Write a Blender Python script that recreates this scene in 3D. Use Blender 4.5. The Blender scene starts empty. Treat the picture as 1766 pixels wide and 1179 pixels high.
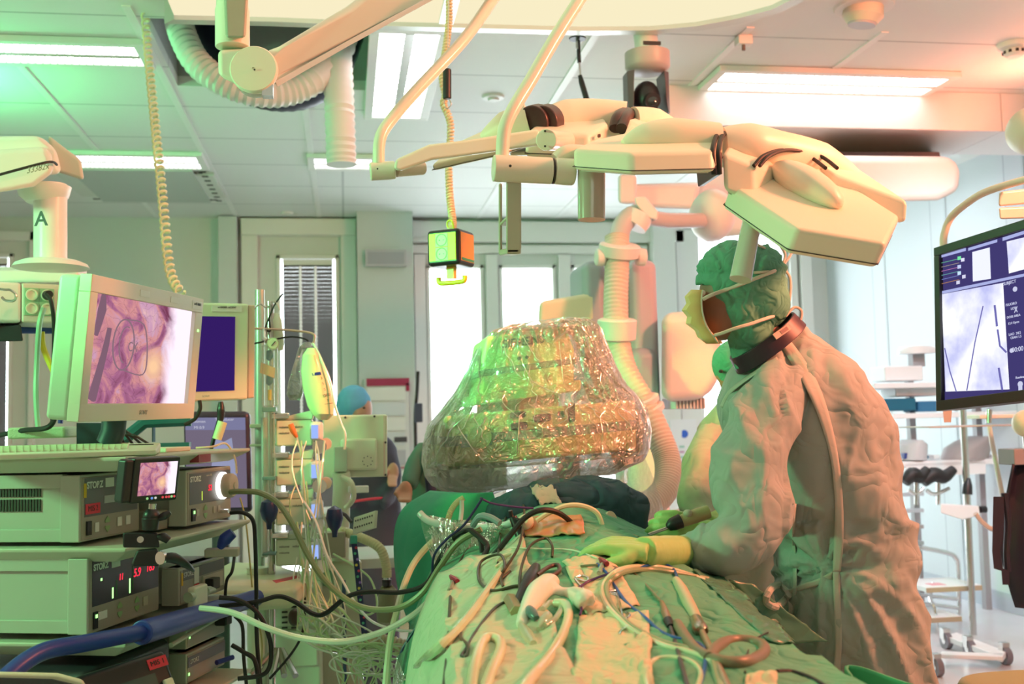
import bpy, bmesh, math, random
from mathutils import Vector as V, Matrix, noise
random.seed(7)
scn = bpy.context.scene
COL = scn.collection
# ---------------------------------------------------------------- camera
FL, YAW, PIT, ROL = 1860.0, .1543, .0731, -.0232
EYE = V((0, 0, 1.3))
_f = V((math.sin(YAW)*math.cos(PIT), math.cos(YAW)*math.cos(PIT), math.sin(PIT)))
_r = V((math.cos(YAW), -math.sin(YAW), 0)); _u = _r.cross(_f)
RT = math.cos(ROL)*_r + math.sin(ROL)*_u; UP = -math.sin(ROL)*_r + math.cos(ROL)*_u
cd = bpy.data.cameras.new('camera'); cam = bpy.data.objects.new('camera', cd); COL.objects.link(cam)
cd.sensor_width = 36; cd.lens = FL/1766*36; cd.clip_start = .05; cd.clip_end = 100
M = Matrix.Identity(4)
for i in range(3): M[i][0], M[i][1], M[i][2], M[i][3] = RT[i], UP[i], -_f[i], EYE[i]
cam.matrix_world = M
scn.camera = cam
cd.dof.use_dof = True; cd.dof.focus_distance = 2.6; cd.dof.aperture_fstop = 4.5
# ---------------------------------------------------------------- world, exposure, lights
scn.view_settings.view_transform = 'Standard'; scn.view_settings.look = 'None'
scn.view_settings.gamma = 1; scn.view_settings.exposure = 0.0; scn.view_settings.use_curve_mapping = False
scn.cycles.use_denoising = True
scn.cycles.max_bounces = 6; scn.cycles.transparent_max_bounces = 24; scn.cycles.transmission_bounces = 4
scn.cycles.sample_clamp_indirect = 4
w = bpy.data.worlds.new('world'); scn.world = w; w.use_nodes = True
w.node_tree.nodes['Background'].inputs[0].default_value = (.93, .97, 1, 1)
w.node_tree.nodes['Background'].inputs[1].default_value = 9.0
def area(name, loc, to, size, power, col, sy=None, spread=None):
    l = bpy.data.lights.new(name, 'AREA'); l.energy = power; l.color = col; l.size = size
    if sy: l.shape = 'RECTANGLE'; l.size_y = sy
    if spread: l.spread = math.radians(spread)
    o = bpy.data.objects.new(name, l); COL.objects.link(o); o.location = loc
    o.rotation_euler = (V(to)-V(loc)).to_track_quat('-Z', 'Y').to_euler(); return o
GRN, ORG = (.29, 1, .42), (1, .25, .13)
area('green_lamp', (-2.6, 2.1, 2.15), (.3, 2.7, 1.3), .3, 56, GRN, .3)
area('green_ceiling_lamp', (-2.15, 5.2, 2.68), (-1.85, 5.3, 3), .3, 24, (.1, 1, .3), .3)
area('red_lamp', (2.9, 1.8, 2.9), (.9, 2.6, 1.5), .4, 165, ORG, .4)
area('red_ceiling_lamp', (3.4, 4.75, 2.7), (3.1, 4.8, 3), .3, 5, ORG, .3)
area('green_spot', (-2.5, 1.5, 2.5), (.22, 3.25, 1.5), .25, 3.4, (.12, 1, .22), .25, 20)
area('orange_spot', (2.7, 1.5, 2.8), (.55, 3.3, 1.45), .25, 4, (1, .25, .12), .25, 30)
area('right_fill', (2.85, 4.0, 2.93), (3.55, 6.4, .7), .5, 9, (.90, .95, 1), .4, 60)  # added fill for the rack fronts and right wall, no real fixture
area('far_right_fill', (3.35, 6.7, 2.84), (3.5, 6.7, 0), .6, 12, (.86, .92, 1), .5)  # unseen fill behind the soffit, added to brighten the right side
area('fill_behind_camera', (.2, -1.2, 2.9), (.3, 1.5, 1), 1.6, 9, (.98, 1, .95), 1.2)  # soft interior fill added out of view, not a fixture
# ---------------------------------------------------------------- pixel helpers
def ray(px, py): return (RT*((px-883)/FL) - UP*((py-589.5)/FL) + _f)
def at(px, py, Y): d = ray(px, py); return EYE + d*(Y/d.y)
def atz(px, py, z): d = ray(px, py); return EYE + d*((z-EYE.z)/d.z)
def m2p(px, Y): return px/FL*Y          # pixels to metres at depth Y
# ---------------------------------------------------------------- materials
MATS = {}
def mat(name, col, rough=.5, metal=0, emit=0, bump=None, spec=.5, var=0, ecol=None, sheen=0, coat=0, alpha=None):
    if name in MATS: return MATS[name]
    m = bpy.data.materials.new(name); m.use_nodes = True; nt = m.node_tree; p = nt.nodes['Principled BSDF']
    p.inputs['Base Color'].default_value = (*col, 1); p.inputs['Roughness'].default_value = rough
    p.inputs['Metallic'].default_value = metal; p.inputs['Specular IOR Level'].default_value = spec
    if coat: p.inputs['Coat Weight'].default_value = coat
    if emit:
        p.inputs['Emission Color'].default_value = (*(ecol or col), 1); p.inputs['Emission Strength'].default_value = emit
    tc = nt.nodes.new('ShaderNodeTexCoord')
    if var:
        n = nt.nodes.new('ShaderNodeTexNoise'); n.inputs['Scale'].default_value = 6; n.inputs['Detail'].default_value = 5
        nt.links.new(tc.outputs['Object'], n.inputs['Vector'])
        mx = nt.nodes.new('ShaderNodeMix'); mx.data_type = 'RGBA'
        mx.inputs[6].default_value = (*[c*(1-var) for c in col], 1); mx.inputs[7].default_value = (*[min(1, c*(1+var)) for c in col], 1)
        nt.links.new(n.outputs['Fac'], mx.inputs[0]); nt.links.new(mx.outputs[2], p.inputs['Base Color'])
    if bump:
        kind, sc, st, di = bump
        if kind == 'crease':
            def ridged(scale, dist, w):
                n0 = nt.nodes.new('ShaderNodeTexNoise'); n0.inputs['Scale'].default_value = scale; n0.inputs['Detail'].default_value = 1.2; n0.inputs['Distortion'].default_value = dist
                nt.links.new(tc.outputs['Object'], n0.inputs['Vector'])
                a1 = nt.nodes.new('ShaderNodeMath'); a1.operation = 'SUBTRACT'; a1.inputs[1].default_value = .5; nt.links.new(n0.outputs['Fac'], a1.inputs[0])
                a2 = nt.nodes.new('ShaderNodeMath'); a2.operation = 'ABSOLUTE'; nt.links.new(a1.outputs[0], a2.inputs[0])
                a3 = nt.nodes.new('ShaderNodeMath'); a3.operation = 'MULTIPLY'; a3.inputs[1].default_value = w; nt.links.new(a2.outputs[0], a3.inputs[0]); return a3.outputs[0]
            mm = nt.nodes.new('ShaderNodeMath'); mm.operation = 'ADD'
            nt.links.new(ridged(sc*.6, .3, 1.5), mm.inputs[0]); nt.links.new(ridged(sc*1.7, .8, 1.1), mm.inputs[1]); h = mm.outputs[0]
        elif kind == 'rings':
            v = nt.nodes.new('ShaderNodeTexWave'); v.inputs['Scale'].default_value = sc; nt.links.new(tc.outputs['Object'], v.inputs['Vector']); h = v.outputs['Fac']
        else:
            v = nt.nodes.new('ShaderNodeTexNoise'); v.inputs['Scale'].default_value = sc; v.inputs['Detail'].default_value = 6
            nt.links.new(tc.outputs['Object'], v.inputs['Vector']); h = v.outputs['Fac']
        b = nt.nodes.new('ShaderNodeBump'); b.inputs['Strength'].default_value = st; b.inputs['Distance'].default_value = di
        nt.links.new(h, b.inputs['Height']); nt.links.new(b.outputs[0], p.inputs['Normal'])
    MATS[name] = m; return m
def film(name, tint, opac=.25, gloss=.5, rough=.12, bump=0, edge=.6):
    """thin clear plastic: transparent body, a milky diffuse share and a glossy coat that grows at the edges"""
    if name in MATS: return MATS[name]
    m = bpy.data.materials.new(name); m.use_nodes = True; nt = m.node_tree; nt.nodes.remove(nt.nodes['Principled BSDF'])
    out = nt.nodes['Material Output']; N = nt.nodes.new; L = nt.links.new
    tr = N('ShaderNodeBsdfTransparent'); tr.inputs[0].default_value = (*[.5+.5*c for c in tint], 1)
    df = N('ShaderNodeBsdfDiffuse'); df.inputs[0].default_value = (*tint, 1)
    tl = N('ShaderNodeBsdfTranslucent'); tl.inputs[0].default_value = (*tint, 1)
    gl = N('ShaderNodeBsdfGlossy'); gl.inputs[0].default_value = (1, 1, 1, 1); gl.inputs[1].default_value = rough
    lw = N('ShaderNodeLayerWeight'); lw.inputs[0].default_value = .35
    m0 = N('ShaderNodeMixShader'); m0.inputs[0].default_value = .5; L(df.outputs[0], m0.inputs[1]); L(tl.outputs[0], m0.inputs[2])
    ml = N('ShaderNodeMath'); ml.operation = 'MULTIPLY_ADD'; ml.inputs[1].default_value = edge; ml.inputs[2].default_value = opac
    L(lw.outputs['Facing'], ml.inputs[0])
    m1 = N('ShaderNodeMixShader'); L(ml.outputs[0], m1.inputs[0]); L(tr.outputs[0], m1.inputs[1]); L(m0.outputs[0], m1.inputs[2])
    mg = N('ShaderNodeMath'); mg.operation = 'MULTIPLY_ADD'; mg.inputs[1].default_value = gloss; mg.inputs[2].default_value = gloss*.15
    L(lw.outputs['Fresnel'], mg.inputs[0])
    m2 = N('ShaderNodeMixShader'); L(mg.outputs[0], m2.inputs[0]); L(m1.outputs[0], m2.inputs[1]); L(gl.outputs[0], m2.inputs[2])
    L(m2.outputs[0], out.inputs[0])
    if bump:
        tc = N('ShaderNodeTexCoord'); hs = []
        for scl, rot, dist in (((9, 9, 3.5), .5, 1.2), ((16, 16, 5), -.6, .6), ((30, 30, 30), 0, 1.5)):
            mp = N('ShaderNodeMapping'); mp.inputs['Rotation'].default_value = (0, rot, 0); mp.inputs['Scale'].default_value = scl; L(tc.outputs['Object'], mp.inputs[0])
            n = N('ShaderNodeTexNoise'); n.inputs['Scale'].default_value = 1; n.inputs['Detail'].default_value = 1; n.inputs['Distortion'].default_value = dist; L(mp.outputs[0], n.inputs['Vector'])
            a1 = N('ShaderNodeMath'); a1.operation = 'SUBTRACT'; a1.inputs[1].default_value = .5; L(n.outputs['Fac'], a1.inputs[0])
            a2 = N('ShaderNodeMath'); a2.operation = 'ABSOLUTE'; L(a1.outputs[0], a2.inputs[0]); hs.append(a2.outputs[0])
        s1 = N('ShaderNodeMath'); s1.operation = 'ADD'; L(hs[0], s1.inputs[0]); L(hs[1], s1.inputs[1])
        s2 = N('ShaderNodeMath'); s2.operation = 'MULTIPLY_ADD'; s2.inputs[1].default_value = .35; L(hs[2], s2.inputs[0]); L(s1.outputs[0], s2.inputs[2])
        b = N('ShaderNodeBump'); b.inputs['Strength'].default_value = bump; b.inputs['Distance'].default_value = .09
        L(s2.outputs[0], b.inputs['Height'])
        for x in (gl, df): L(b.outputs[0], x.inputs['Normal'])
    MATS[name] = m; return m
def emis(name, col, s):
    if name in MATS: return MATS[name]
    m = bpy.data.materials.new(name); m.use_nodes = True; nt = m.node_tree; nt.nodes.remove(nt.nodes['Principled BSDF'])
    e = nt.nodes.new('ShaderNodeEmission'); e.inputs[0].default_value = (*col, 1); e.inputs[1].default_value = s
    nt.links.new(e.outputs[0], nt.nodes['Material Output'].inputs[0]); MATS[name] = m; return m
WALL = mat('wall_paint', (.72, .76, .72), .6, bump=('n', 60, .1, .002))
WHITE = mat('white_paint', (.84, .85, .82), .45)
CREAM = mat('cream_plastic', (.74, .70, .56), .42)
CREAMD = mat('tan_metal', (.52, .47, .38), .4)
LIGHTC = mat('lamp_enamel', (.86, .82, .70), .3, coat=.3)
BLACK = mat('black_plastic', (.012, .012, .016), .4)
BLACKC = mat('black_rubber', (.012, .012, .013), .55)
DARK = mat('dark_grey_plastic', (.05, .05, .06), .45)
STEEL = mat('brushed_steel', (.62, .62, .6), .25, 1)
CHROME = mat('chrome', (.8, .8, .8), .12, 1)
BLUE = mat('blue_tube', (.02, .04, .28), .35)
PANEL = mat('unit_panel_grey', (.13, .125, .14), .4)
UNIT = mat('unit_cream_metal', (.46, .47, .40), .42)
UNITF = mat('unit_front_tan', (.36, .32, .26), .42)
GREYP = mat('grey_plastic', (.45, .47, .47), .45)
ORANGE = mat('orange_plastic', (.95, .35, .03), .4)
YELLOW = mat('yellow_plastic', (.8, .66, .04), .4)
REDL = mat('red_label', (.55, .02, .05), .5)
WLAB = mat('white_label', (.8, .8, .76), .5)
INK = mat('black_ink', (.02, .02, .02), .5)
GOWN = mat('gown_cloth', (.35, .42, .40), .8, bump=('crease', 8, .8, .020), spec=.2, var=.04)
GOWN2 = mat('gown_cloth_back', (.46, .46, .36), .8, bump=('crease', 8, .7, .022), spec=.2)
CAP = mat('cap_cloth', (.12, .36, .26), .85, bump=('crease', 16, .7, .02), spec=.15)
DRAPE = mat('green_drape', (.13, .40, .25), .75, bump=('crease', 8, .8, .035), spec=.25, var=.08)
DRAPED = mat('teal_drape', (.055, .10, .14), .75, bump=('crease', 7, .8, .05), spec=.2)
SHEET = mat('pale_drape', (.50, .58, .42), .75, bump=('crease', 9, .7, .03), spec=.2)
SKIN = mat('skin', (.50, .24, .15), .5, bump=('n', 40, .1, .004))
GLOVE = mat('glove_latex', (.42, .66, .22), .42, bump=('n', 25, .35, .006))
CLEAR = film('clear_plastic', (.80, .88, .80), .10, .5)
TUBEC = film('clear_tube', (.75, .85, .70), .38, .6)
FILM = film('drape_film', (.88, .90, .86), .15, 1.0, .2, bump=1.0, edge=.4)
MILK = film('drape_film_milky', (.82, .82, .74), .55, .6, .2, bump=1.0, edge=.3)
# ---------------------------------------------------------------- mesh builder
class MB:
    def __init__(s, xf=None): s.v = []; s.f = []; s.xf = xf
    def add(s, vs, fs):
        n = len(s.v)
        for p in vs: s.v.append((s.xf @ V(p)) if s.xf is not None else V(p))
        for f in fs: s.f.append(tuple(i+n for i in f))
        return s
    def box(s, a, b):
        x0, y0, z0 = a; x1, y1, z1 = b
        return s.add([(x0,y0,z0),(x1,y0,z0),(x1,y1,z0),(x0,y1,z0),(x0,y0,z1),(x1,y0,z1),(x1,y1,z1),(x0,y1,z1)],
                     [(0,3,2,1),(4,5,6,7),(0,1,5,4),(1,2,6,5),(2,3,7,6),(3,0,4,7)])
    def prism(s, poly, ext):
        n = len(poly); e = V(ext); a = [V(p) for p in poly]
        return s.add(a+[p+e for p in a], [tuple(range(n)), tuple(range(2*n-1, n-1, -1))]+[(i, i+n, (i+1) % n+n, (i+1) % n) for i in range(n)])
    def loft(s, rings, cap=True, closed=True):
        n = len(rings[0]); vs = [p for r in rings for p in r]; fs = []
        for k in range(len(rings)-1):
            for i in range(n if closed else n-1):
                j = (i+1) % n; fs.append((k*n+i, k*n+j, (k+1)*n+j, (k+1)*n+i))
        if cap: fs += [tuple(range(n-1, -1, -1)), tuple((len(rings)-1)*n+i for i in range(n))]
        return s.add(vs, fs)
    def tube(s, pts, r, seg=10, smooth=0, cap=True):
        pts = [V(p) for p in pts]
        rs = list(r) if hasattr(r, '__len__') else [r]*len(pts)
        if smooth: pts, rs = spline(pts, rs, smooth)
        rings = []; up = V((.13, .31, .94)); pn = None
        for i, p in enumerate(pts):
            t = (pts[min(i+1, len(pts)-1)]-pts[max(i-1, 0)]).normalized()
            if pn is None: pn = t.cross(up).normalized() if abs(t.dot(up)) < .98 else t.cross(V((1, 0, 0))).normalized()
            else: pn = (pn - t*pn.dot(t)).normalized()
            b = t.cross(pn)
            rings.append([p+(pn*math.cos(2*math.pi*k/seg)+b*math.sin(2*math.pi*k/seg))*rs[i] for k in range(seg)])
        return s.loft(rings, cap)
    def cyl(s, a, b, r, r2=None, seg=24): return s.tube([a, b], [r, r if r2 is None else r2], seg)
    def ell(s, c, r, seg=20, rin=10, rot=None):
        c = V(c); rings = []
        for i in range(1, rin):
            th = math.pi*i/rin; R = []
            for k in range(seg):
                a = 2*math.pi*k/seg; p = V((r[0]*math.sin(th)*math.cos(a), r[1]*math.sin(th)*math.sin(a), r[2]*math.cos(th)))
                R.append(c+(rot @ p if rot else p))
            rings.append(R)
        top = V((0, 0, r[2])); top = rot @ top if rot else top
        n = len(s.v); s.loft(rings, cap=False)
        t = len(s.v); s.add([c+top, c-top], [])
        m = (rin-2)*seg
        for k in range(seg):
            s.f.append((t, n+k, n+(k+1) % seg)); s.f.append((t+1, n+m+(k+1) % seg, n+m+k))
        return s
    def lathe(s, prof, o=(0, 0, 0), ax=(0, 0, 1), seg=28, cap=True):
        o = V(o); ax = V(ax).normalized(); a = ax.orthogonal().normalized(); b = ax.cross(a)
        return s.loft([[o+ax*h+(a*math.cos(2*math.pi*k/seg)+b*math.sin(2*math.pi*k/seg))*max(r, 1e-4) for k in range(seg)] for r, h in prof], cap)
    def grid(s, P):   # P[i][j] points
        n = len(P[0]); return s.add([p for r in P for p in r], [(i*n+j, i*n+j+1, (i+1)*n+j+1, (i+1)*n+j) for i in range(len(P)-1) for j in range(n-1)])
    def build(s, name, m, parent=None, bevel=0, smooth=True, kind=None, solid=0, sub=0, seg=2, label=None, weld=False):
        me = bpy.data.meshes.new(name)
        lo = V([min(p[i] for p in s.v) for i in range(3)]); hi = V([max(p[i] for p in s.v) for i in range(3)])
        c = (lo+hi)/2; me.from_pydata([p-c for p in s.v], [], s.f)
        bm = bmesh.new(); bm.from_mesh(me)
        if weld: bmesh.ops.remove_doubles(bm, verts=bm.verts, dist=1e-5)
        bmesh.ops.recalc_face_normals(bm, faces=bm.faces); bm.to_mesh(me); bm.free()
        me.materials.append(m)
        o = bpy.data.objects.new(name, me); COL.objects.link(o)
        o.location = c - (wl(parent) if parent else V((0, 0, 0)))
        if parent: o.parent = parent
        if smooth:
            for p in me.polygons: p.use_smooth = True
            try: me.set_sharp_from_angle(angle=math.radians(38))
            except Exception: pass
        if solid: md = o.modifiers.new('solid', 'SOLIDIFY'); md.thickness = solid; md.offset = 0
        if bevel: md = o.modifiers.new('bevel', 'BEVEL'); md.width = bevel; md.segments = seg; md.limit_method = 'ANGLE'; md.harden_normals = True
        if sub: md = o.modifiers.new('sub', 'SUBSURF'); md.levels = sub; md.render_levels = sub
        if kind: o['kind'] = kind
        if label: o['label'] = label
        return o
def wl(o):
    p = V((0, 0, 0))
    while o: p = p+o.location; o = o.parent
    return p
def spline(pts, rs, n):
    out = []; ro = []; N = len(pts)
    for i in range(N-1):
        p0, p1, p2, p3 = pts[max(i-1, 0)], pts[i], pts[i+1], pts[min(i+2, N-1)]
        for k in range(n):
            t = k/n
            out.append(.5*((2*p1)+(p2-p0)*t+(2*p0-5*p1+4*p2-p3)*t*t+(3*p1-p0-3*p2+p3)*t**3)); ro.append(rs[i]*(1-t)+rs[i+1]*t)
    out.append(pts[-1]); ro.append(rs[-1]); return out, ro
def thing(name, label, cat, loc, group=None):
    o = bpy.data.objects.new(name, None); COL.objects.link(o); o.location = loc.translation if isinstance(loc, Matrix) else V(loc); o.empty_display_size = .1
    o['label'] = label; o['category'] = cat
    if group: o['group'] = group
    return o
def tag(o, label, cat, group=None, kind=None):
    o['label'] = label; o['category'] = cat
    if group: o['group'] = group
    if kind: o['kind'] = kind
    return o
def text(s, xf, size, m, parent, name='lettering', depth=.0004, align='CENTER', shear=0, bold=0, sx=1):
    c = bpy.data.curves.new('t', 'FONT'); c.body = s; c.size = size; c.extrude = depth; c.align_x = align; c.align_y = 'CENTER'; c.shear = shear; c.offset = bold
    o = bpy.data.objects.new('t', c); COL.objects.link(o); bpy.context.view_layer.update()
    me = bpy.data.meshes.new_from_object(o.evaluated_get(bpy.context.evaluated_depsgraph_get()))
    bpy.data.objects.remove(o)
    mb = MB(xf); mb.add([(v.co.x*sx, -v.co.z, v.co.y) for v in me.vertices], [tuple(p.vertices) for p in me.polygons])
    return mb.build(name, m, parent, smooth=False)
class Pn:   # a flat face given by its corners; local x right, z up, y into the body (0 = face)
    def __init__(s, tl, tr, br, bl):
        s.W = ((tr-tl).length+(br-bl).length)/2; s.H = ((tl-bl).length+(tr-br).length)/2
        x = ((tr-tl)+(br-bl)).normalized(); z = ((tl-bl)+(tr-br)).normalized(); y = z.cross(x).normalized()
        s.m = Matrix.Identity(4); c = (tl+tr+br+bl)/4; o = c-x*s.W/2-z*s.H/2
        for i in range(3): s.m[i][0], s.m[i][1], s.m[i][2], s.m[i][3] = x[i], y[i], z[i], o[i]
    def at(s, u, v, w=0): return s.m @ Matrix.Translation((u*s.W, w, v*s.H))
def frame(o, yaw, up=V((0, 0, 1)), tilt=0):
    return Matrix.Translation(o) @ Matrix.Rotation(yaw, 4, 'Z') @ Matrix.Rotation(tilt, 4, 'X')
def ring(c, rx, ry, n=24, yaw=0, tilt=None, p=2.0):
    out = []; c = V(c)
    for k in range(n):
        a = 2*math.pi*k/n; ca, sa = math.cos(a), math.sin(a)
        q = V((rx*math.copysign(abs(ca)**(2/p), ca), ry*math.copysign(abs(sa)**(2/p), sa), 0))
        q = Matrix.Rotation(yaw, 3, 'Z') @ q
        if tilt: q = tilt @ q
        out.append(c+q)
    return out
def bake(o, voxel, fn=None, smooth=3):
    """fuse the overlapping pieces of o into one continuous skin, then shape it vertex by vertex"""
    md = o.modifiers.new('r', 'REMESH'); md.mode = 'VOXEL'; md.voxel_size = voxel; md.use_smooth_shade = True
    if smooth: ms = o.modifiers.new('s', 'SMOOTH'); ms.factor = .5; ms.iterations = smooth
    bpy.context.view_layer.update()
    me = bpy.data.meshes.new_from_object(o.evaluated_get(bpy.context.evaluated_depsgraph_get()))
    me.materials.clear(); me.materials.append(o.data.materials[0]); o.modifiers.clear(); o.data = me
    if fn:
        off = wl(o); ns = [v.normal.copy() for v in me.vertices]
        for v, n in zip(me.vertices, ns):
            v.co += n*fn(v.co+off, n)
    for p in me.polygons: p.use_smooth = True
    return o
def ridge(p, s, seed=0): return 1-abs(noise.noise(p*s+V((seed, seed*1.7, seed*.3))))*2
def cable(name, label, pts, r, m, cat='cable', sm=10, group=None, seg=8):
    return tag(MB().tube([at(*p) if not isinstance(p, V) else p for p in pts], r, seg, sm).build(name, m), label, cat, group)
# ================================================================ the room
CZ = 3.0
YF = atz(411, 376, CZ).y; XR = atz(1659, 281, CZ).x; XL = -4.2; YB = -2.5
ZW = .0
def struct(name, mb, m, **k): return mb.build(name, m, kind='structure', **k)
def grid_mat(name, col, line, sx, sy, ox, oy, mort=.012, rough=.6, sheen=None):
    m = mat(name, col, rough); nt = m.node_tree; p = nt.nodes['Principled BSDF']
    g = nt.nodes.new('ShaderNodeNewGeometry'); mp = nt.nodes.new('ShaderNodeMapping'); mp.inputs['Location'].default_value = (ox, oy, 0)
    b = nt.nodes.new('ShaderNodeTexBrick'); b.offset = 0; b.inputs['Scale'].default_value = 1
    b.inputs['Color1'].default_value = (*col, 1); b.inputs['Color2'].default_value = (*[c*.97 for c in col], 1); b.inputs['Mortar'].default_value = (*line, 1)
    b.inputs['Mortar Size'].default_value = mort; b.inputs['Mortar Smooth'].default_value = 0
    b.inputs['Brick Width'].default_value = sx; b.inputs['Row Height'].default_value = sy
    nt.links.new(g.outputs['Position'], mp.inputs[0]); nt.links.new(mp.outputs[0], b.inputs['Vector']); nt.links.new(b.outputs[0], p.inputs['Base Color'])
    return m
hx0, hx1 = atz(250, 22, CZ).x, atz(640, 150, CZ).x
hy0, hy1 = atz(400, 36, CZ).y, atz(400, 150, CZ).y
hx0 = (hx0+atz(300, 144, CZ).x)/2
ty = atz(300, 183, CZ).y; ty2 = atz(500, 321, CZ).y; TS = (ty2-ty)/3
tx = [atz(*p, CZ).x for p in ((311, 188), (985, 125), (1256, 84), (92, 176), (537, 270), (1554, 34))]
CT = grid_mat('ceiling_tiles', (.80, .83, .80), (.52, .55, .53), 50, TS, 0, -(ty % TS)+TS, .008)
mb = MB()
for a, b in (((XL, YB), (hx0, YF)), ((hx1, YB), (XR, YF)), ((hx0, YB), (hx1, hy0)), ((hx0, hy1), (hx1, YF))):
    mb.box((a[0], a[1], CZ), (b[0], b[1], CZ+.05))
struct('ceiling', mb, CT, smooth=False)
mb = MB()
for x0, x1, y0, y1 in ((hx0-.02, hx0, hy0, hy1), (hx1, hx1+.02, hy0, hy1), (hx0, hx1, hy0-.02, hy0), (hx0, hx1, hy1, hy1+.02)): mb.box((x0, y0, CZ+.05), (x1, y1, CZ+.45))
struct('trim_1', mb, mat('recess_grey', (.42, .44, .43), .6), smooth=False)
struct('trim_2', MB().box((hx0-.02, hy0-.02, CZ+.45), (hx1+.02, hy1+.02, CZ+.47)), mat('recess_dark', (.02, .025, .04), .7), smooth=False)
for k, x in enumerate(tx):
    y0 = 4.4; 
    for q, (a, b) in enumerate(((y0, hy0-.02), (hy1+.02, YF)) if hx0-.03 < x < hx1+.03 else ((y0, YF),)):
        if b > a: struct('trim_%d' % (10+2*k+q), MB().box((x-.018, a, CZ-.006), (x+.018, b, CZ+.001)), mat('ceiling_rail', (.86, .88, .86), .4), smooth=False)
struct('floor', MB().box((XL, YB, -.05), (XR, YF, 0)), mat('floor_vinyl', (.66, .68, .72), .22, var=.05), smooth=False)
struct('wall_back', MB().box((XL, YB-.1, 0), (XR, YB, CZ)), WALL, smooth=False)
print('YF', YF, 'XR', XR)
struct('wall_left', MB().box((XL-.1, YB, 0), (XL, YF, CZ)), WALL, smooth=False)
RW = grid_mat('right_wall_panels', (.70, .76, .80), (.50, .55, .60), 50, .9, 0, 0, .006)
m_ = MATS['right_wall_panels'].node_tree
struct('wall_right', MB().box((XR, YB, 0), (XR+.1, YF, CZ)), RW, smooth=False)
struct('baseboard_right', MB().box((XR-.015, YB, 0), (XR, YF, .12)), mat('skirting_blue_grey', (.50, .55, .62), .4), smooth=False)
for k, yy in enumerate((3.4, 4.3, 5.2, 6.1, 7.0, 7.9)):
    struct('trim_%d' % (40+k), MB().box((XR-.006, yy-.012, .12), (XR, yy+.012, CZ)), mat('panel_joint', (.62, .68, .72), .5), smooth=False)
# far wall with window openings (pixel columns read off the photograph)
def fx(px, py=600): return at(px, py, YF).x
def fz(py, px=800): return at(px, py, YF).z
wins = [(-160, 22, 437, 1060), (478, 586, 440, 1060), (737, 836, 457, 1060), (863, 961, 457, 1060), (988, 1085, 457, 1060), (1205, 1362, 400, 1060)]
xs = [XL]+[fx(v) for w_ in wins for v in w_[:2]]+[XR]
zt = [fz(w_[2], (w_[0]+w_[1])/2) for w_ in wins]; zb = .06
mb = MB()
for k in range(0, len(xs), 2): mb.box((xs[k], YF, 0), (xs[k+1], YF+.12, CZ))
for k in range(6): mb.box((xs[2*k+1], YF, zt[k]), (xs[2*k+2], YF+.12, CZ)); mb.box((xs[2*k+1], YF, 0), (xs[2*k+2], YF+.12, zb))
FARW = mat('far_wall_paint', (.68, .72, .66), .6)
struct('wall_far', mb, FARW, smooth=False)
def wbox(x0, y0p, x1, y1p, d, name, m, bev=.004, back=0):
    """raised moulding on the far wall, by photograph columns and rows"""
    cx = (x0+x1)/2
    return struct(name, MB().box((fx(x0), YF-d, fz(y1p, cx)), (fx(x1), YF-back, fz(y0p, cx))), m, bevel=bev)
FR = mat('window_frame_paint', (.80, .81, .76), .4)
glass = film('window_glass', (.9, .95, .95), .02, .25, .03, edge=.05)
for k, w_ in enumerate(wins):
    x0, x1 = xs[2*k+1], xs[2*k+2]; g = MB()
    for a in ((x0, x0+.03), (x1-.03, x1)): g.box((a[0], YF-.02, zb), (a[1], YF+.1, zt[k]))
    g.box((x0, YF-.02, zt[k]-.03), (x1, YF+.1, zt[k])); g.box((x0, YF-.02, zb), (x1, YF+.1, zb+.05))
    o = struct('window_%d' % (k+1), g, FR, bevel=.004)
    MB().box((x0+.03, YF+.05, zb+.05), (x1-.03, YF+.056, zt[k]-.03)).build('window_pane', glass, o, smooth=False)
# casings, pillar, header, panel
wbox(418, 386, 446, 1130, .06, 'trim_50', FR); wbox(590, 386, 616, 1130, .06, 'trim_51', FR); wbox(418, 380, 616, 408, .09, 'trim_52', FR)
wbox(380, 378, 412, 1130, .14, 'trim_53', mat('column_paint', (.62, .68, .66), .6))
wbox(52, 400, 62, 1130, .05, 'trim_54', FR); wbox(-40, 400, 62, 416, .05, 'trim_55', FR)
wbox(617, 372, 711, 1130, .32, 'wall_pillar', mat('pillar_paint', (.56, .61, .59), .6))
wbox(714, 386, 1180, 420, .10, 'trim_56', FR); wbox(714, 424, 1120, 438, .05, 'trim_57', FR)
for k, (a, b) in enumerate(((716, 735), (840, 860), (965, 986), (1096, 1108))): wbox(a, 440, b, 1120, .05, 'trim_%d' % (58+k), FR)
wbox(1122, 392, 1160, 1120, .18, 'trim_62', mat('cabinet_white', (.78, .80, .76), .5)); wbox(1166, 400, 1200, 1120, .10, 'trim_63', FR)
wbox(1364, 400, 1376, 1120, .06, 'trim_64', FR); wbox(1380, 396, 1398, 1120, .10, 'door_frame', FR)
# soffit beam across the ceiling
y1 = atz(1400, 152, CZ).y; zz = at(1400, 220, y1).z
bx = MB().box((at(1152, 180, y1).x, y1, zz), (at(1726, 180, y1).x, y1+.5, CZ))
struct('trim_70', bx, mat('soffit_paint', (.84, .80, .80), .5), bevel=.004)
struct('trim_71', MB().box((at(1727, 180, y1).x, y1, zz), (XR, y1+.5, CZ)), mat('soffit_paint'  , (1, 1, 1)), bevel=.004)
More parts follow.
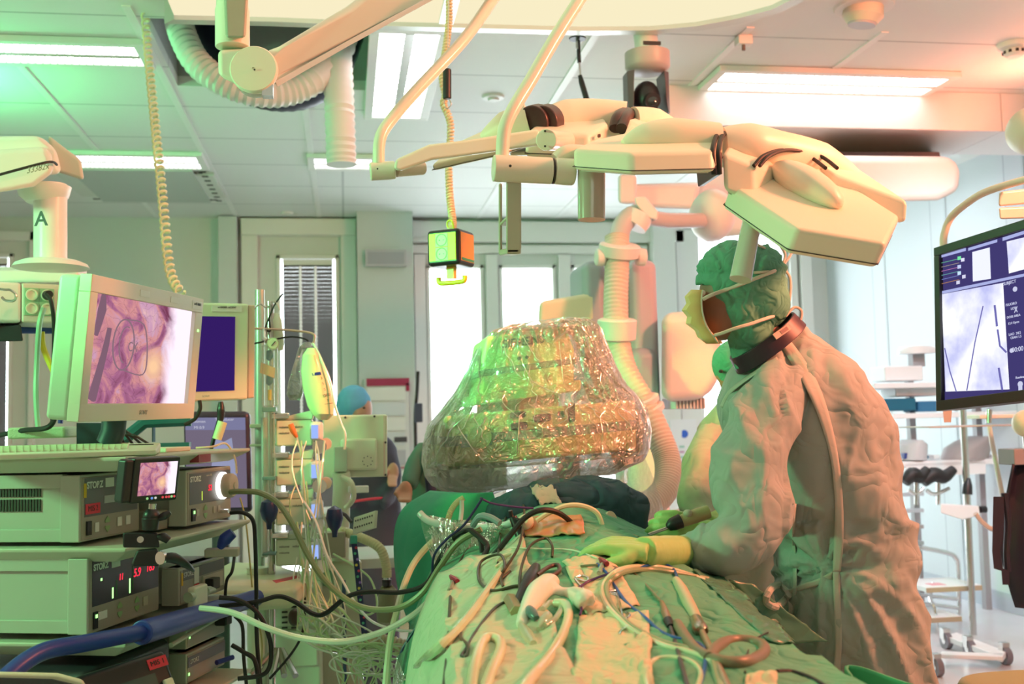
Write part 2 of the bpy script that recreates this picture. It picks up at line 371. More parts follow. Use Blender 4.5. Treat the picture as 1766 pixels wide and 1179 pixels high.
# sheer venetian blinds in the two left windows
for k in (0, 1):
    x0, x1 = xs[2*k+1]+.05, xs[2*k+2]-.05
    t = thing('venetian_blind', ('dusky venetian blind in the tall narrow window left of the grey pillar', 'dusky venetian blind at the left edge of the picture')[1-k], 'blind', ((x0+x1)/2, YF+.02, zt[k]))
    MB().box((x0, YF-.0, zt[k]-.08), (x1, YF+.04, zt[k]-.035)).build('head_rail', FR, t)
    m = MB(); z = zt[k]-.05
    while z > .2:
        m.add([(x0, YF+.012, z-.018), (x1, YF+.012, z-.018), (x1, YF+.034, z+.016), (x0, YF+.034, z+.016)], [(0, 1, 2, 3)]); z -= .032
    m.build('slats', mat('blind_slat', (.13, .12, .12), .35), t, smooth=False, kind='stuff')
    for xx in (x0+.14, x1-.14) if k else (x1-.1,):
        c = MB(); z = .25
        while z < zt[k]-.08: c.ell((xx, YF-.005, z), (.012, .008, .017), 6, 4); z += .03
        c.build('bead_cord', mat('white_cord_glow', (.95, .95, .92), .5, emit=.25), t)  # beads glow faintly by themselves, brightness put into the material
# ---------------------------------------------------------------- ceiling lights
PANE = emis('light_diffuser', (1, 1, .98), 7.0)
def ceil_light(pts, label, slat=True, strength=None):
    c = [atz(*p, CZ) for p in pts]; x0 = min(c[0].x, c[3].x); x0 = (c[0].x+c[3].x)/2; x1 = (c[1].x+c[2].x)/2; y0 = (c[2].y+c[3].y)/2; y1_ = (c[0].y+c[1].y)/2
    if y0 > y1_: y0, y1_ = y1_, y0
    t = thing('ceiling_light', label, 'ceiling light', ((x0+x1)/2, (y0+y1_)/2, CZ), 'recessed fluorescent ceiling lights')
    g = MB(); f = .045
    for a, b in (((x0-f, y0-f), (x1+f, y0)), ((x0-f, y1_), (x1+f, y1_+f)), ((x0-f, y0), (x0, y1_)), ((x1, y0), (x1+f, y1_))): g.box((*a, CZ-.03), (*b, CZ-.001))
    g.build('frame', WHITE, t, bevel=.004)
    MB().box((x0, y0, CZ-.008), (x1, y1_, CZ-.002)).build('diffuser', PANE, t, smooth=False)
    l = MB(); n = 14; w_ = x1-x0 > y1_-y0
    for i in range(1, n*(2 if w_ else 1)):
        if w_: x = x0+(x1-x0)*i/(2*n); l.box((x-.002, y0, CZ-.028), (x+.002, y1_, CZ-.010))
        else: y = y0+(y1_-y0)*i/n; l.box((x0, y-.002, CZ-.028), (x1, y+.002, CZ-.010))
    if w_: l.box((x0, (y0+y1_)/2-.02, CZ-.03), (x1, (y0+y1_)/2+.02, CZ-.010))
    else: l.box(((x0+x1)/2-.02, y0, CZ-.03), ((x0+x1)/2+.02, y1_, CZ-.010))
    l.build('louvre', mat('louvre', (.85, .85, .85), .2, .6), t, smooth=False, kind='stuff')
ceil_light([(-120, 58), (232, 74), (250, 106), (-130, 92)], 'fluorescent ceiling light at the upper left edge, nearest to the camera')
ceil_light([(108, 261), (332, 264), (352, 284), (118, 281)], 'small looking fluorescent ceiling light above the vent grille')
ceil_light([(657, 48), (758, 48), (725, 195), (640, 195)], 'lengthwise ceiling light beside the ceiling opening')
ceil_light([(1255, 118), (1640, 126), (1590, 154), (1212, 148)], 'ceiling light on the right in front of the soffit beam')
ceil_light([(540, 267), (640, 268), (640, 285), (545, 285)], 'short ceiling light behind the hanging white hose')
# vent grille
a = atz(150, 292, CZ); b = atz(365, 334, CZ)
t = thing('ceiling_vent', 'wide pale ceiling vent grille with a perforated rim', 'vent', ((a.x+b.x)/2, (a.y+b.y)/2, CZ))
x0, x1, y0, y1 = a.x-.2, b.x+.1, b.y, a.y
MB().box((x0, y0, CZ-.03), (x1, y1, CZ-.001)).build('vent_frame', mat('vent_frame_paint', (.7, .74, .68), .5), t, bevel=.004)
MB().box((x0+.12, y0+.14, CZ-.038), (x1-.12, y1-.14, CZ-.03)).build('vent_plate', mat('vent_plate_paint', (.50, .56, .52), .5), t)
h = MB(); n = 26
for i in range(n):
    x = x0+.08+(x1-x0-.16)*i/(n-1); h.box((x-.015, y0+.05, CZ-.032), (x+.015, y0+.09, CZ-.03)); h.box((x-.015, y1-.09, CZ-.032), (x+.015, y1-.05, CZ-.03))
for i in range(8):
    y = y0+.1+(y1-y0-.2)*i/7; h.box((x1-.08, y-.02, CZ-.032), (x1-.04, y+.02, CZ-.03))
h.build('slots', INK, t, smooth=False, kind='stuff')
# luminous canopy with a metal rim
zc = CZ-.09; pe = [(300, 26), (480, 30), (650, 37), (775, 40), (1000, 46), (1120, 45), (1200, 38), (1270, 25), (1330, 9), (1372, -12), (1420, -45), (1450, -90)]
edge = [atz(*p, zc) for p in pe]; back = [V((edge[-1].x+.3, 1.6, zc)), V((edge[0].x, 1.6, zc))]
t = thing('light_canopy', 'large glowing cream ceiling canopy with a curved metal rim', 'ceiling canopy', (.7, 3, CZ))
MB().prism(edge+back, (0, 0, .012)).build('glowing_panel', emis('canopy_glow', (1, .90, .60), .95), t, smooth=False)
rim = MB(); cc = sum(edge, V((0, 0, 0)))/len(edge)
out = [p+V(((p.x-.6)*.035, .05, 0)) for p in edge]
rim.loft([[p+V((0, 0, -.018)), q+V((0, 0, -.018)), q+V((0, 0, .085)), p+V((0, 0, .085))] for p, q in zip(edge, out)])
rim.build('rim', mat('canopy_rim', (.72, .74, .72), .3, .3), t)
a, b = atz(757, 38, zc-.012), atz(782, 38, zc-.012); MB().box((a.x, 2.2, zc-.02), (b.x, a.y, zc-.001)).build('divider', mat('canopy_rim', (1, 1, 1)), t)
# ================================================================ ceiling-hung things
def prismpx(mb, pts, ext):   # pts (px,py,Y); ext (dpx,dpy,dY) at the first point
    P = [at(*p) for p in pts]; p = pts[0]; e = at(p[0]+ext[0], p[1]+ext[1], p[2]+ext[2])-P[0]
    return mb.prism(P, e)
def helix(path, r, turns, wire, seg=6, per=9, vary=None):
    P, _ = spline([V(p) for p in path], [0]*len(path), 40); L = [0]
    for a, b in zip(P, P[1:]): L.append(L[-1]+(b-a).length)
    out = []; j = 0; n = int(turns*per)
    for i in range(n+1):
        t = i/n; t = t if vary is None else t**vary
        d = L[-1]*t
        while j < len(L)-2 and L[j+1] < d: j += 1
        f = (d-L[j])/max(1e-9, L[j+1]-L[j]); p = P[j].lerp(P[j+1], f); tg = (P[j+1]-P[j]).normalized()
        a = tg.cross(V((0, 1, 0))).normalized(); b = tg.cross(a); an = 2*math.pi*i/per
        out.append(p+(a*math.cos(an)+b*math.sin(an))*r)
    return MB().tube(out, wire, seg)
# --- coiled cord at left
p = [(250, 22, 4.5), (256, 100, 4.35), (264, 180, 4.2), (272, 260, 4.05), (281, 350, 3.9), (289, 440, 3.78), (297, 480, 3.72), (312, 506, 3.66)]
CORD = mat('cord_cream', (.78, .80, .50), .4)
tag(helix([at(*q) for q in p], .014, 46, .0052, vary=.9).build('coiled_cord', CORD), 'long cream coiled cord hanging from the ceiling behind the endoscopy monitor', 'cord')
# --- ventilation hoses at the ceiling opening
HOSE = mat('white_hose', (.80, .84, .82), .5)
def hose(pts, r, n, amp=.06):
    P, R_ = spline([V(q) for q in pts], [1]*len(pts), n)
    return MB().tube(P, [r*(1+amp*math.cos(i*math.pi)) if not hasattr(r, '__len__') else r[0] for i in range(len(P))], 22)
p = [(300, -60, 4.95), (306, 20, 4.8), (315, 60, 4.72), (340, 108, 4.65), (385, 142, 4.6), (440, 160, 4.6), (500, 158, 4.65), (550, 132, 4.7), (590, 80, 4.85), (600, 10, 5.1)]
tag(hose([at(*q) for q in p], .058, 10).build('ventilation_hose', HOSE), 'white ribbed hose looping down from the ceiling opening', 'hose')
p = [(350, -20, 4.85), (352, 40, 4.78), (375, 90, 4.72), (415, 130, 4.68), (470, 150, 4.7), (530, 145, 4.75), (575, 110, 4.82), (600, 50, 5.0)]
tag(hose([at(q[0], q[1]+12, q[2]+.1) for q in p], .075, 8, .02).build('rubber_hose', mat('navy_rubber', (.012, .016, .04), .4)), 'dark navy hose loop lying behind the white ribbed hose', 'hose')
p = [(578, 60, 4.9), (582, 110, 4.75), (586, 200, 4.7), (589, 284, 4.7)]
tag(hose([at(*q) for q in p], .064, 14, .05).build('ventilation_hose', HOSE), 'white ribbed hose hanging straight down from the ceiling', 'hose')
# --- power cube
Y = 3.25; c = at(778, 430, Y)
t = thing('power_cube', 'black power outlet cube with yellow and orange faces hanging from a spiral cord', 'power outlet', c)
X = frame(c, math.radians(-33)); s = .055
MB(X).box((-s, -s, -s), (s, s, s)).build('cube_body', mat('cube_black', (.012, .01, .02), .35), t, bevel=.012, seg=3)
MB(X).box((-s+.008, -s-.001, -s+.013), (s-.010, -s+.01, s-.012)).build('outlet_plate', YELLOW, t, bevel=.002)
MB(X).box((s-.01, -s+.012, -s+.012), (s+.001, s-.010, s-.010)).build('side_plate', ORANGE, t, bevel=.002, label='orange plate with a green strip')
MB(X).box((s-.01, -s+.016, -s+.014), (s+.002, s-.014, -s+.022)).build('green_strip', mat('green_strip', (.05, .35, .15), .5), t)
for dz in (.021, -.021):
    f = MB(X).box((-.024, -s-.002, dz-.02), (.018, -s, dz+.02)).build('socket', mat('socket_cream', (.72, .76, .50), .4), t, bevel=.002)
    MB(X).lathe([(.019, 0), (.019, .002), (.016, .002), (.016, -.006), (.0, -.006)], (-.003, -s-.001, dz), (0, -1, 0)).build('socket_well', mat('socket_well', (.35, .36, .22), .5), f)
    for dx in (-.007, .007): MB(X).cyl((-.003+dx, -s-.0005, dz), (-.003+dx, -s+.004-.006, dz), .0022, seg=8).build('socket_hole', INK, f)
m = MB(X); m.box((-.012, -.01, -s-.035), (.012, .01, -s)); m.tube([(-.045, 0, -s-.028), (-.043, 0, -s-.043), (-.025, 0, -s-.047), (.025, 0, -s-.047), (.043, 0, -s-.043), (.045, 0, -s-.028)], .008, 10, 4)
m.build('hook', mat('hook_yellow', (.85, .52, .02), .35), t)
MB(X).tube([(0, 0, s), (-.012, 0, s+.02), (-.008, 0, s+.034), (.006, 0, s+.03), (.012, 0, s)], .003, 8, 4).build('shackle', YELLOW, t)
top = at(768, 165, 3.45); pth = [c+V((.0, 0, s+.002)), at(781, 385, 3.3), at(776, 340, 3.36), at(774, 280, 3.4), at(777, 215, 3.42), at(765, 180, 3.44), top, at(763, 130, 3.46), at(772, 60, 3.5), at(775, 20, 3.52), V((at(775, 20, 3.52).x, 3.54, CZ-.1))]
helix(pth, .009, 92, .0042).build('spiral_cord', mat('cord_peach', (.80, .66, .42), .4), t)
t = thing('cable_weight', 'black cylinder weight hanging beside the power cube cord', 'weight', at(771, 118, 3.4))
MB().cyl(at(771, 119, 3.4), at(771, 171, 3.4), m2p(7.5, 3.4)).build('weight_body', BLACK, t, bevel=.004)
MB().tube([at(767, 172, 3.4), at(766, 180, 3.4), at(771, 187, 3.4), at(778, 180, 3.4), at(775, 172, 3.4)], .0022, 6, 5).build('wire_loop', STEEL, t)
MB().tube([at(771, 118, 3.4), at(773, 60, 3.42), at(775, -30, 3.46)], .0016, 6).build('wire', STEEL, t)
# --- hanging microphone
Y = 4.5
t = thing('ceiling_microphone', 'thin black microphone hanging from a round ceiling disc', 'microphone', at(996, 66, Y))
MB().lathe([(.036, 0), (.038, .006), (.02, .014), (.006, .02)], at(996, 68, Y), (0, 0, 1)).build('mounting_disc', BLACK, t)
MB().tube([at(997, 70, Y), at(999, 108, Y)], [.009, .009]).build('stem', BLACK, t)
MB().tube([at(999, 106, Y), at(1001, 132, Y)], .005).build('gooseneck', STEEL, t)
MB().tube([at(1000, 130, Y), at(1003, 142, Y), at(1013, 176, Y), at(1014, 179, Y)], [.009, .0125, .0125, .006], 14).build('microphone_capsule', BLACK, t)
MB().cyl(at(996, 66, Y), V((at(996, 66, Y).x, Y, CZ-.09)), .008).build('ceiling_rod', STEEL, t)
# --- robotic camera
Y = 4.3; c = at(1114, 150, Y); U = m2p(1, Y)
t = thing('dome_camera', 'grey and black pan tilt camera hanging under the ceiling', 'camera', at(1114, 92, Y))
MB().lathe([(41*U, 0), (41*U, -26*U), (38*U, -30*U), (30*U, -36*U), (0, -36*U)], at(1116, 92, Y), (0, 0, 1), 36).build('camera_base', mat('camera_grey', (.50, .44, .42), .4), t)
MB().cyl(at(1116, 92, Y), V((c.x, c.y, CZ)), .05).build('ceiling_mount', WHITE, t)
MB().box((c.x-14*U, c.y-42*U, at(1, 106, Y).z-3*U+.12), (c.x+18*U, c.y-38*U, at(1, 106, Y).z+3*U+.12)).build('sensor_slot', INK, t)
for s_ in (-1, 1):
    MB().loft([[V((c.x+s_*q*U, c.y+e*U, c.z+z*U)) for q, e in ((27+dd, -26), (39, -16), (39, 16), (27+dd, 26))] for z, dd in ((24, 0), (0, 2), (-34, 3), (-52, 6))]).build('yoke_arm', mat('yoke_dark', (.10, .08, .09), .35), t, bevel=.004)
MB().ell((c.x, c.y, c.z-22*U), (25*U, 30*U, 32*U)).build('camera_head', BLACK, t)
MB().cyl((c.x+2*U, c.y-22*U, c.z-32*U), (c.x+2*U, c.y-36*U, c.z-36*U), 15*U, 14*U, 28).build('lens_barrel', mat('lens_ring', (.03, .025, .03), .2), t)
MB().ell((c.x+2*U, c.y-35*U, c.z-36*U), (10*U, 4*U, 10*U)).build('lens', mat('lens_glass', (.01, .01, .015), .05, coat=1), t)
# --- small ceiling fittings
p = atz(1490, 10, CZ); t = thing('ceiling_speaker', 'round cream ceiling fitting tilted downwards near the canopy', 'ceiling fitting', p)
MB().lathe([(.125, 0), (.12, -.012), (.085, -.014)], p).build('flange', WHITE, t)
MB().lathe([(.08, 0), (.085, -.045), (.062, -.075), (0, -.075)], p, (.12, -.1, 1)).build('body', mat('fitting_cream', (.75, .72, .58), .4), t)
MB().lathe([(.058, -.075), (.056, -.084), (0, -.086)], p, (.12, -.1, 1)).build('face', mat('fitting_face', (.6, .58, .62), .5), t)
p = atz(1748, 76, CZ); t = thing('smoke_detector', 'round slotted smoke detector on the pink lit ceiling', 'smoke detector', p)
MB().lathe([(.075, 0), (.07, -.02), (.05, -.028)], p).build('base', WHITE, t)
MB().lathe([(.048, -.02), (.045, -.05), (.03, -.062), (0, -.062)], p).build('cap', WHITE, t)
m = MB()
for k in range(10): a = k*math.pi/5; m.box((p.x+.044*math.cos(a)-.006, p.y+.044*math.sin(a)-.006, CZ-.047), (p.x+.044*math.cos(a)+.006, p.y+.044*math.sin(a)+.006, CZ-.034))
m.build('vent_slots', INK, t, kind='stuff')
p = atz(1282, 62, CZ); t = thing('motion_sensor', 'small white box sensor on the ceiling rail', 'sensor', p)
MB().box((p.x-.035, p.y-.03, CZ-.045), (p.x+.035, p.y+.03, CZ)).build('housing', WHITE, t, bevel=.008)
MB().cyl((p.x-.005, p.y-.01, CZ-.045), (p.x-.005, p.y-.01, CZ-.07), .008).build('sensor_tip', mat('sensor_tip', (.2, .15, .12), .4), t)
p = atz(851, 166, CZ); tag(MB().lathe([(.06, 0), (.055, -.012), (.03, -.014), (.028, -.024), (0, -.026)], p).build('ceiling_disc', WHITE), 'small flat white disc on the ceiling above the lamp arm', 'ceiling fitting')
p = atz(495, 366, CZ); tag(MB().lathe([(.05, 0), (.045, -.015), (0, -.02)], p).build('ceiling_disc', WHITE), 'tiny white disc on the far ceiling above the tall window', 'ceiling fitting')
# --- spring arm of the surgical light, upper left centre
t = thing('spring_arm', 'heavy cream lamp spring arm with a round elbow cap below the canopy', 'lamp arm', at(405, 20, 2.6))
Y = 2.6
MB().lathe([(m2p(29, Y), 0), (m2p(29, Y), .09), (m2p(27, Y), .1), (m2p(27, Y), 1.2)], at(401, 82, Y), (0.0, 0, 1), 32).build('vertical_joint', LIGHTC, t, bevel=.002)
prismpx(MB(), [(384, -60, Y-.06), (431, -60, Y-.06), (424, 66, Y-.06), (389, 66, Y-.06)], (0, 0, .04)).build('cover_plate', mat('cover_grey', (.40, .42, .33), .4), t, bevel=.008)
prismpx(MB(), [(376, 86, Y-.045), (429, 84, Y-.045), (470, 90, Y-.045), (468, 150, Y-.045), (420, 152, Y-.045), (377, 131, Y-.045)], (0, 0, .09)).build('elbow_housing', LIGHTC, t, bevel=.012, seg=3)
MB().lathe([(m2p(40, Y), 0), (m2p(40, Y), .012), (m2p(38, Y), .016), (.003, .017), (.003, .014), (0, .014)], at(439, 122, Y-.045), (-.1, -1, .02), 48).build('elbow_cap', LIGHTC, t)
MB().cyl(at(439, 120, Y-.064), at(439, 120, Y-.066), .0022).build('screw', DARK, t)
prismpx(MB(), [(450, 92, Y-.02), (482, 80, Y-.02), (600, 10, Y+.06), (690, -60, Y+.1), (830, -60, Y+.1), (745, 0, Y+.06), (600, 78, Y+.04), (470, 152, Y-.02)], (0, 0, .10)).build('arm_beam', LIGHTC, t, bevel=.022, seg=4)
prismpx(MB(), [(474, 140, Y-.03), (600, 70, Y+.03), (745, -9, Y+.05), (747, 0, Y+.05), (600, 80, Y+.03), (478, 150, Y-.03)], (0, 0, .06)).build('rail_strip', mat('strip_white', (.85, .85, .85), .25), t, bevel=.002)
q = at(830, -90, Y+.16); MB().cyl(q-V((0, 0, .08)), V((q.x, q.y, CZ-.08)), .06).build('ceiling_column', LIGHTC, t)
MB().ell(at(442, 150, Y+.01), (m2p(30, Y), .035, m2p(18, Y))).build('glass_cap', film('cap_clear', (.9, .95, .9), .15, .8, .05), t)
MB().box(at(452, 164, Y-.06), at(472, 152, Y-.03)).build('clip', STEEL, t)
# --- surgical lights
def tubepx(mb, pts, rpx, seg=18, sm=8): return mb.tube([at(*p) for p in pts], [m2p(rpx, p[2]) for p in pts], seg, sm)
PODM = mat('lamp_head_enamel', (.88, .84, .68), .42)
RIMD = mat('lamp_seal_dark', (.03, .02, .02), .4)
def pod(t, top, ext, seam=True, name='light_head', bev=.012):
    o = prismpx(MB(), top, ext).build(name, PODM, t, bevel=bev, seg=3)
    P = [at(*p) for p in top]; p = top[0]; e = at(p[0]+ext[0], p[1]+ext[1], p[2]+ext[2])-P[0]; c = sum(P, V((0, 0, 0)))/len(P)
    if seam: MB().prism([c+(q-c)*1.004+e*.80 for q in P], e*.035).build('seal', RIMD, o)
    MB().prism([c+(q-c)*.9+e*1.0 for q in P], e*.06).build('lens', mat('light_lens', (.75, .75, .72), .15, coat=.5), o)
    return o
t = thing('surgical_light', 'front three-headed surgical light hanging above the surgeon with an orange lit head', 'surgical light', at(920, 292, 2.35))
Y = 2.3
tubepx(MB(), [(1012, -22, 2.45), (999, 0, 2.44), (956, 68, 2.4), (913, 142, 2.36), (884, 190, 2.33), (870, 224, 2.32), (866, 270, 2.32)], 12).build('bent_tube', LIGHTC, t)
MB().cyl(at(850, 290, Y), at(952, 295, Y), m2p(24, Y), seg=36).build('swivel_housing', LIGHTC, t, bevel=.004)
MB().cyl(at(952, 295, Y), at(955, 295, Y), m2p(23, Y), seg=36).build('joint_ring', RIMD, t)
MB().cyl(at(955, 295, Y), at(991, 297, Y), m2p(24, Y), seg=36).build('swivel_cap', LIGHTC, t, bevel=.006)
MB().cyl(at(880, 286, Y-.06), at(880, 286, Y-.035), .003).build('screw', INK, t)
tubepx(MB(), [(960, 275, 2.32), (975, 263, 2.32), (1000, 262, 2.33), (1040, 268, 2.34)], 13).build('fork', LIGHTC, t)
pod(t, [(987, 256, 2.25), (1087, 262, 2.15), (1230, 259, 2.15), (1246, 240, 2.3), (1190, 226, 2.45), (1090, 226, 2.5), (1025, 240, 2.4)], (1, 38, -.01))
MB().loft([ring(at(x, y, 2.3), .10*q, m2p(h, 2.3), 20) for x, y, q, h in ((1060, 244, .3, 2),)]+[], cap=True) if False else None
m = MB(); m.tube([at(1075, 250, 2.3), at(1110, 240, 2.3), at(1160, 238, 2.3), at(1236, 246, 2.3)], [.012, .035, .045, .045], 20, 6); m.build('spine_cover', PODM, t)
# collar and second section
for k, x in enumerate((1234, 1244)):
    MB().tube([at(x-3, 300, 2.17), at(x-5, 262, 2.16), at(x, 238, 2.24), at(x+8, 228, 2.34), at(x+14, 236, 2.46)], m2p(4.5, 2.3), 10, 6).build('black_cable', BLACKC, t)
MB().prism([at(1230, 262, 2.2), at(1246, 262, 2.2), at(1246, 300, 2.2), at(1234, 302, 2.2)], (0, .12, 0)).build('hinge', mat('hinge_brown', (.12, .05, .06), .4), t, bevel=.003)
m = MB(); m.tube([at(1246, 254, 2.32), at(1290, 254, 2.32), at(1340, 262, 2.36), at(1410, 280, 2.42), at(1470, 312, 2.46)], [.045, .055, .05, .05, .03], 20, 6); m.build('spine_cover', PODM, t)
pod(t, [(1246, 262, 2.2), (1302, 284, 2.2), (1340, 290, 2.3), (1400, 268, 2.5), (1330, 240, 2.5), (1262, 236, 2.4)], (2, 68, 0), seam=False, name='middle_arm')
for k, dx in enumerate((0, 10)):
    MB().tube([at(1300+dx, 286, 2.2), at(1318+dx, 268, 2.22), at(1350+dx, 259, 2.3), at(1392+dx*2, 268, 2.36), at(1424+dx*2, 290, 2.3)], .0045, 8, 8).build('black_cable', BLACKC, t)
# third head behind, brown side towards the right
pod(t, [(1436, 298, 2.3), (1566, 346, 2.2), (1520, 322, 2.5), (1450, 268, 2.6), (1380, 262, 2.5)], (-3, 40, 0), seam=False)
# front head, top face towards the viewer
f = pod(t, [(1260, 318, 2.22), (1374, 393, 2.0), (1530, 419, 1.98), (1553, 372, 2.16), (1432, 294, 2.36), (1350, 270, 2.44), (1303, 282, 2.38)], (-15, 42, .03))
a, b = at(1345, 290, 2.30), at(1440, 345, 2.14); d = (b-a).normalized()
rt = V((1, 0, 0)).rotation_difference(d).to_matrix()
MB().ell((a+b)/2+V((0, .0, -.004)), (.115, .055, .04), 28, 16, rt).build('dome_cover', PODM, f)
MB().cyl(at(1298, 376, 2.18), at(1277, 482, 2.16), m2p(17, 2.18), m2p(20, 2.16), 28).build('sterile_handle', mat('handle_sleeve', (.55, .62, .52), .18, coat=.6), t)
MB().cyl(at(1020, 288, 2.28), at(1020, 379, 2.28), m2p(25, 2.28), m2p(24.5, 2.28), 28).build('sterile_handle', mat('handle_sleeve_tan', (.50, .42, .36), .16, coat=.6), t)
q = at(1100, -165, 2.55); MB().tube([at(1008, -16, 2.45), q], m2p(12, 2.45), 18).build('upper_tube', LIGHTC, t); MB().cyl(q, V((q.x, q.y, CZ-.08)), .06).build('ceiling_column', LIGHTC, t)
t = thing('surgical_light', 'rear surgical light on a flat arm behind the front lamp', 'surgical light', at(780, 280, 2.75))
Y = 2.6
tubepx(MB(), [(868, -30, 2.85), (849, 0, 2.8), (798, 71, 2.72), (721, 153, 2.65), (676, 205, 2.62), (656, 238, 2.6), (653, 282, 2.6)], 10.5).build('bent_tube', LIGHTC, t)
MB().cyl(at(638, 296, Y), at(682, 293, Y), m2p(16, Y), seg=32).build('swivel_housing', LIGHTC, t, bevel=.004)
MB().cyl(at(682, 293, Y+.01), at(730, 289, Y+.05), m2p(13, Y), seg=32).build('swivel_cap', mat('peach_enamel', (.85, .70, .62), .35), t, bevel=.004)
MB().cyl(at(651, 291, Y-.05), at(651, 291, Y-.03), .002).build('screw', INK, t)
prismpx(MB(), [(679, 292, 2.5), (682, 275, 2.5), (740, 249, 2.5), (800, 242, 2.5), (930, 222, 2.5), (935, 250, 2.5), (800, 269, 2.5), (745, 276, 2.5), (690, 295, 2.5)], (0, 0, .09)).build('flat_arm', LIGHTC, t, bevel=.012, seg=3)
MB().cyl(at(942, 241, 2.4), at(978, 244, 2.62), m2p(19, 2.45), m2p(18, 2.6), 36).build('pivot_hub', LIGHTC, t, bevel=.003)
for yy in (226, 252): MB().cyl(at(940, yy, 2.385), at(940, yy, 2.40), .0025).build('screw', INK, t)
pod(t, [(745, 282, 2.6), (860, 256, 2.6), (960, 226, 2.75), (905, 208, 2.95), (850, 216, 2.95), (790, 244, 2.85)], (0, 14, 0))
m = MB(); m.tube([at(830, 238, 2.8), at(870, 222, 2.78), at(912, 210, 2.76)], [.01, .045, .05], 18, 6); m.build('spine_cover', PODM, t)
for x in (917, 934): MB().cyl(at(x, 212, 2.72), at(x+14, 208, 2.76), .045, seg=24).build('collar', mat('collar_brown', (.06, .03, .03), .35), t, bevel=.006)
pod(t, [(905, 228, 2.62), (1015, 232, 2.58), (1048, 210, 2.66), (1040, 196, 2.9), (940, 200, 2.9)], (0, 44, 0), name='centre_body')
m = MB(); m.tube([at(938, 214, 2.8), at(975, 204, 2.82), at(1020, 202, 2.82), at(1078, 207, 2.8)], [.035, .05, .05, .05], 20, 6); m.build('spine_cover', PODM, t)
MB().tube([at(1062, 222, 2.68), at(1066, 204, 2.7), at(1078, 196, 2.78), at(1094, 200, 2.88)], .018, 12, 6).build('collar', mat('collar_brown', (1, 1, 1)), t)
MB().tube([at(1072, 222, 2.66), at(1078, 204, 2.7), at(1090, 196, 2.78), at(1102, 200, 2.88)], .016, 12, 6).build('collar', mat('collar_brown', (1, 1, 1)), t)
pod(t, [(1070, 238, 2.6), (1090, 215, 2.62), (1140, 240, 2.62), (1220, 242, 2.8), (1150, 208, 2.95), (1100, 198, 2.9)], (0, 30, 0), seam=False)
m = MB(); m.tube([at(1090, 210, 2.76), at(1130, 216, 2.78), at(1190, 240, 2.8)], [.04, .045, .02], 20, 6); m.build('spine_cover', PODM, t)
pod(t, [(880, 262, 2.7), (960, 258, 2.7), (960, 245, 2.95), (880, 250, 2.95)], (0, 7, 0), seam=False, name='centre_body')
x = Pn(at(1022, 220, 2.565), at(1044, 216, 2.62), at(1044, 250, 2.62), at(1022, 254, 2.565))
text('oe', x.at(.5, .55), .016, INK, t, 'maker_mark', bold=.0012)
MB(x.m).box((x.W*.2, -.001, x.H*.25), (x.W*.8, 0, x.H*.29)).build('red_line', REDL, t)
q = at(985, -200, 2.95); MB().tube([at(866, -27, 2.85), q], m2p(10.5, 2.8), 18).build('upper_tube', LIGHTC, t); MB().cyl(q, V((q.x, q.y, CZ-.08)), .06).build('ceiling_column', LIGHTC, t)
# loop handle hanging from the front housing
g = MB()
for a, b, e in (([(873, 312, 2.3), (899, 312, 2.3), (899, 428, 2.3), (895, 437, 2.3), (873, 437, 2.3)], 0, (0, 0, .02)), ):
    prismpx(g, a, e)
prismpx(g, [(860, 316, 2.40), (866, 316, 2.40), (866, 440, 2.40), (860, 440, 2.40)], (0, 0, .02))
g.prism([at(873, 428, 2.30), at(873, 438, 2.30), at(861, 441, 2.41), at(861, 430, 2.41)], at(899, 430, 2.3)-at(873, 430, 2.3))
g.prism([at(873, 372, 2.30), at(873, 378, 2.30), at(861, 390, 2.41), at(861, 384, 2.41)], at(899, 430, 2.3)-at(873, 430, 2.3))
tag(g.build('loop_handle', mat('handle_olive', (.50, .48, .36), .45), bevel=.004), 'tan rectangular loop handle hanging below the lamp swivel', 'handle')
# --- ceiling pendant A at left
t = thing('ceiling_pendant', 'bright green lit pendant arm with a column lettered A and a socket box', 'medical pendant', at(90, 260, 3.6))
Y = 3.4; GREENP = mat('pendant_white', (.82, .84, .80), .35)
prismpx(MB(), [(-60, 236, Y), (70, 234, Y), (98, 258, Y+.05), (108, 300, Y+.05), (-60, 318, Y)], (0, 0, .25)).build('arm_housing', GREENP, t, bevel=.02, seg=4)
prismpx(MB(), [(-60, 262, Y-.08), (80, 252, Y-.02), (90, 268, Y-.02), (95, 296, Y-.02), (60, 322, Y-.05), (-60, 342, Y-.1)], (0, 0, .2)).build('arm_cover', GREENP, t, bevel=.02, seg=4)
MB().cyl(at(-150, 300, Y+.12), V((at(-150, 300, Y+.12).x, Y+.12, CZ)), .09).build('ceiling_column', GREENP, t); prismpx(MB(), [(-200, 250, Y), (-55, 240, Y), (-55, 316, Y), (-200, 330, Y)], (0, 0, .25)).build('arm_base', GREENP, t, bevel=.02)
prismpx(MB(), [(82, 232, Y+.1), (108, 252, Y+.1), (140, 276, Y+.1), (146, 312, Y+.1), (96, 296, Y+.1), (88, 260, Y+.1)], (0, 0, .22)).build('end_cover', mat('pendant_tan', (.60, .58, .50), .4), t, bevel=.012)
MB().lathe([(m2p(44, Y), 0), (m2p(40, Y), .03), (m2p(28, Y), .05)], at(76, 322, Y+.1), (0, 0, -1), 32).build('joint', GREENP, t)
MB().cyl(at(87, 318, Y+.1), at(87, 458, Y+.1), m2p(26, Y+.1), seg=40).build('column', GREENP, t)
text('A', frame(at(71, 378, Y+.008-.02), -.3), .062, INK, t, 'column_letter', bold=.0012)
x = Pn(at(35, 288, Y-.13), at(92, 276, Y-.05), at(92, 293, Y-.05), at(35, 306, Y-.13))
text('33382x', x.at(.5, .5, -.004), .026, mat('scribble', (.15, .25, .15), .6), t, 'lettering', shear=.2)
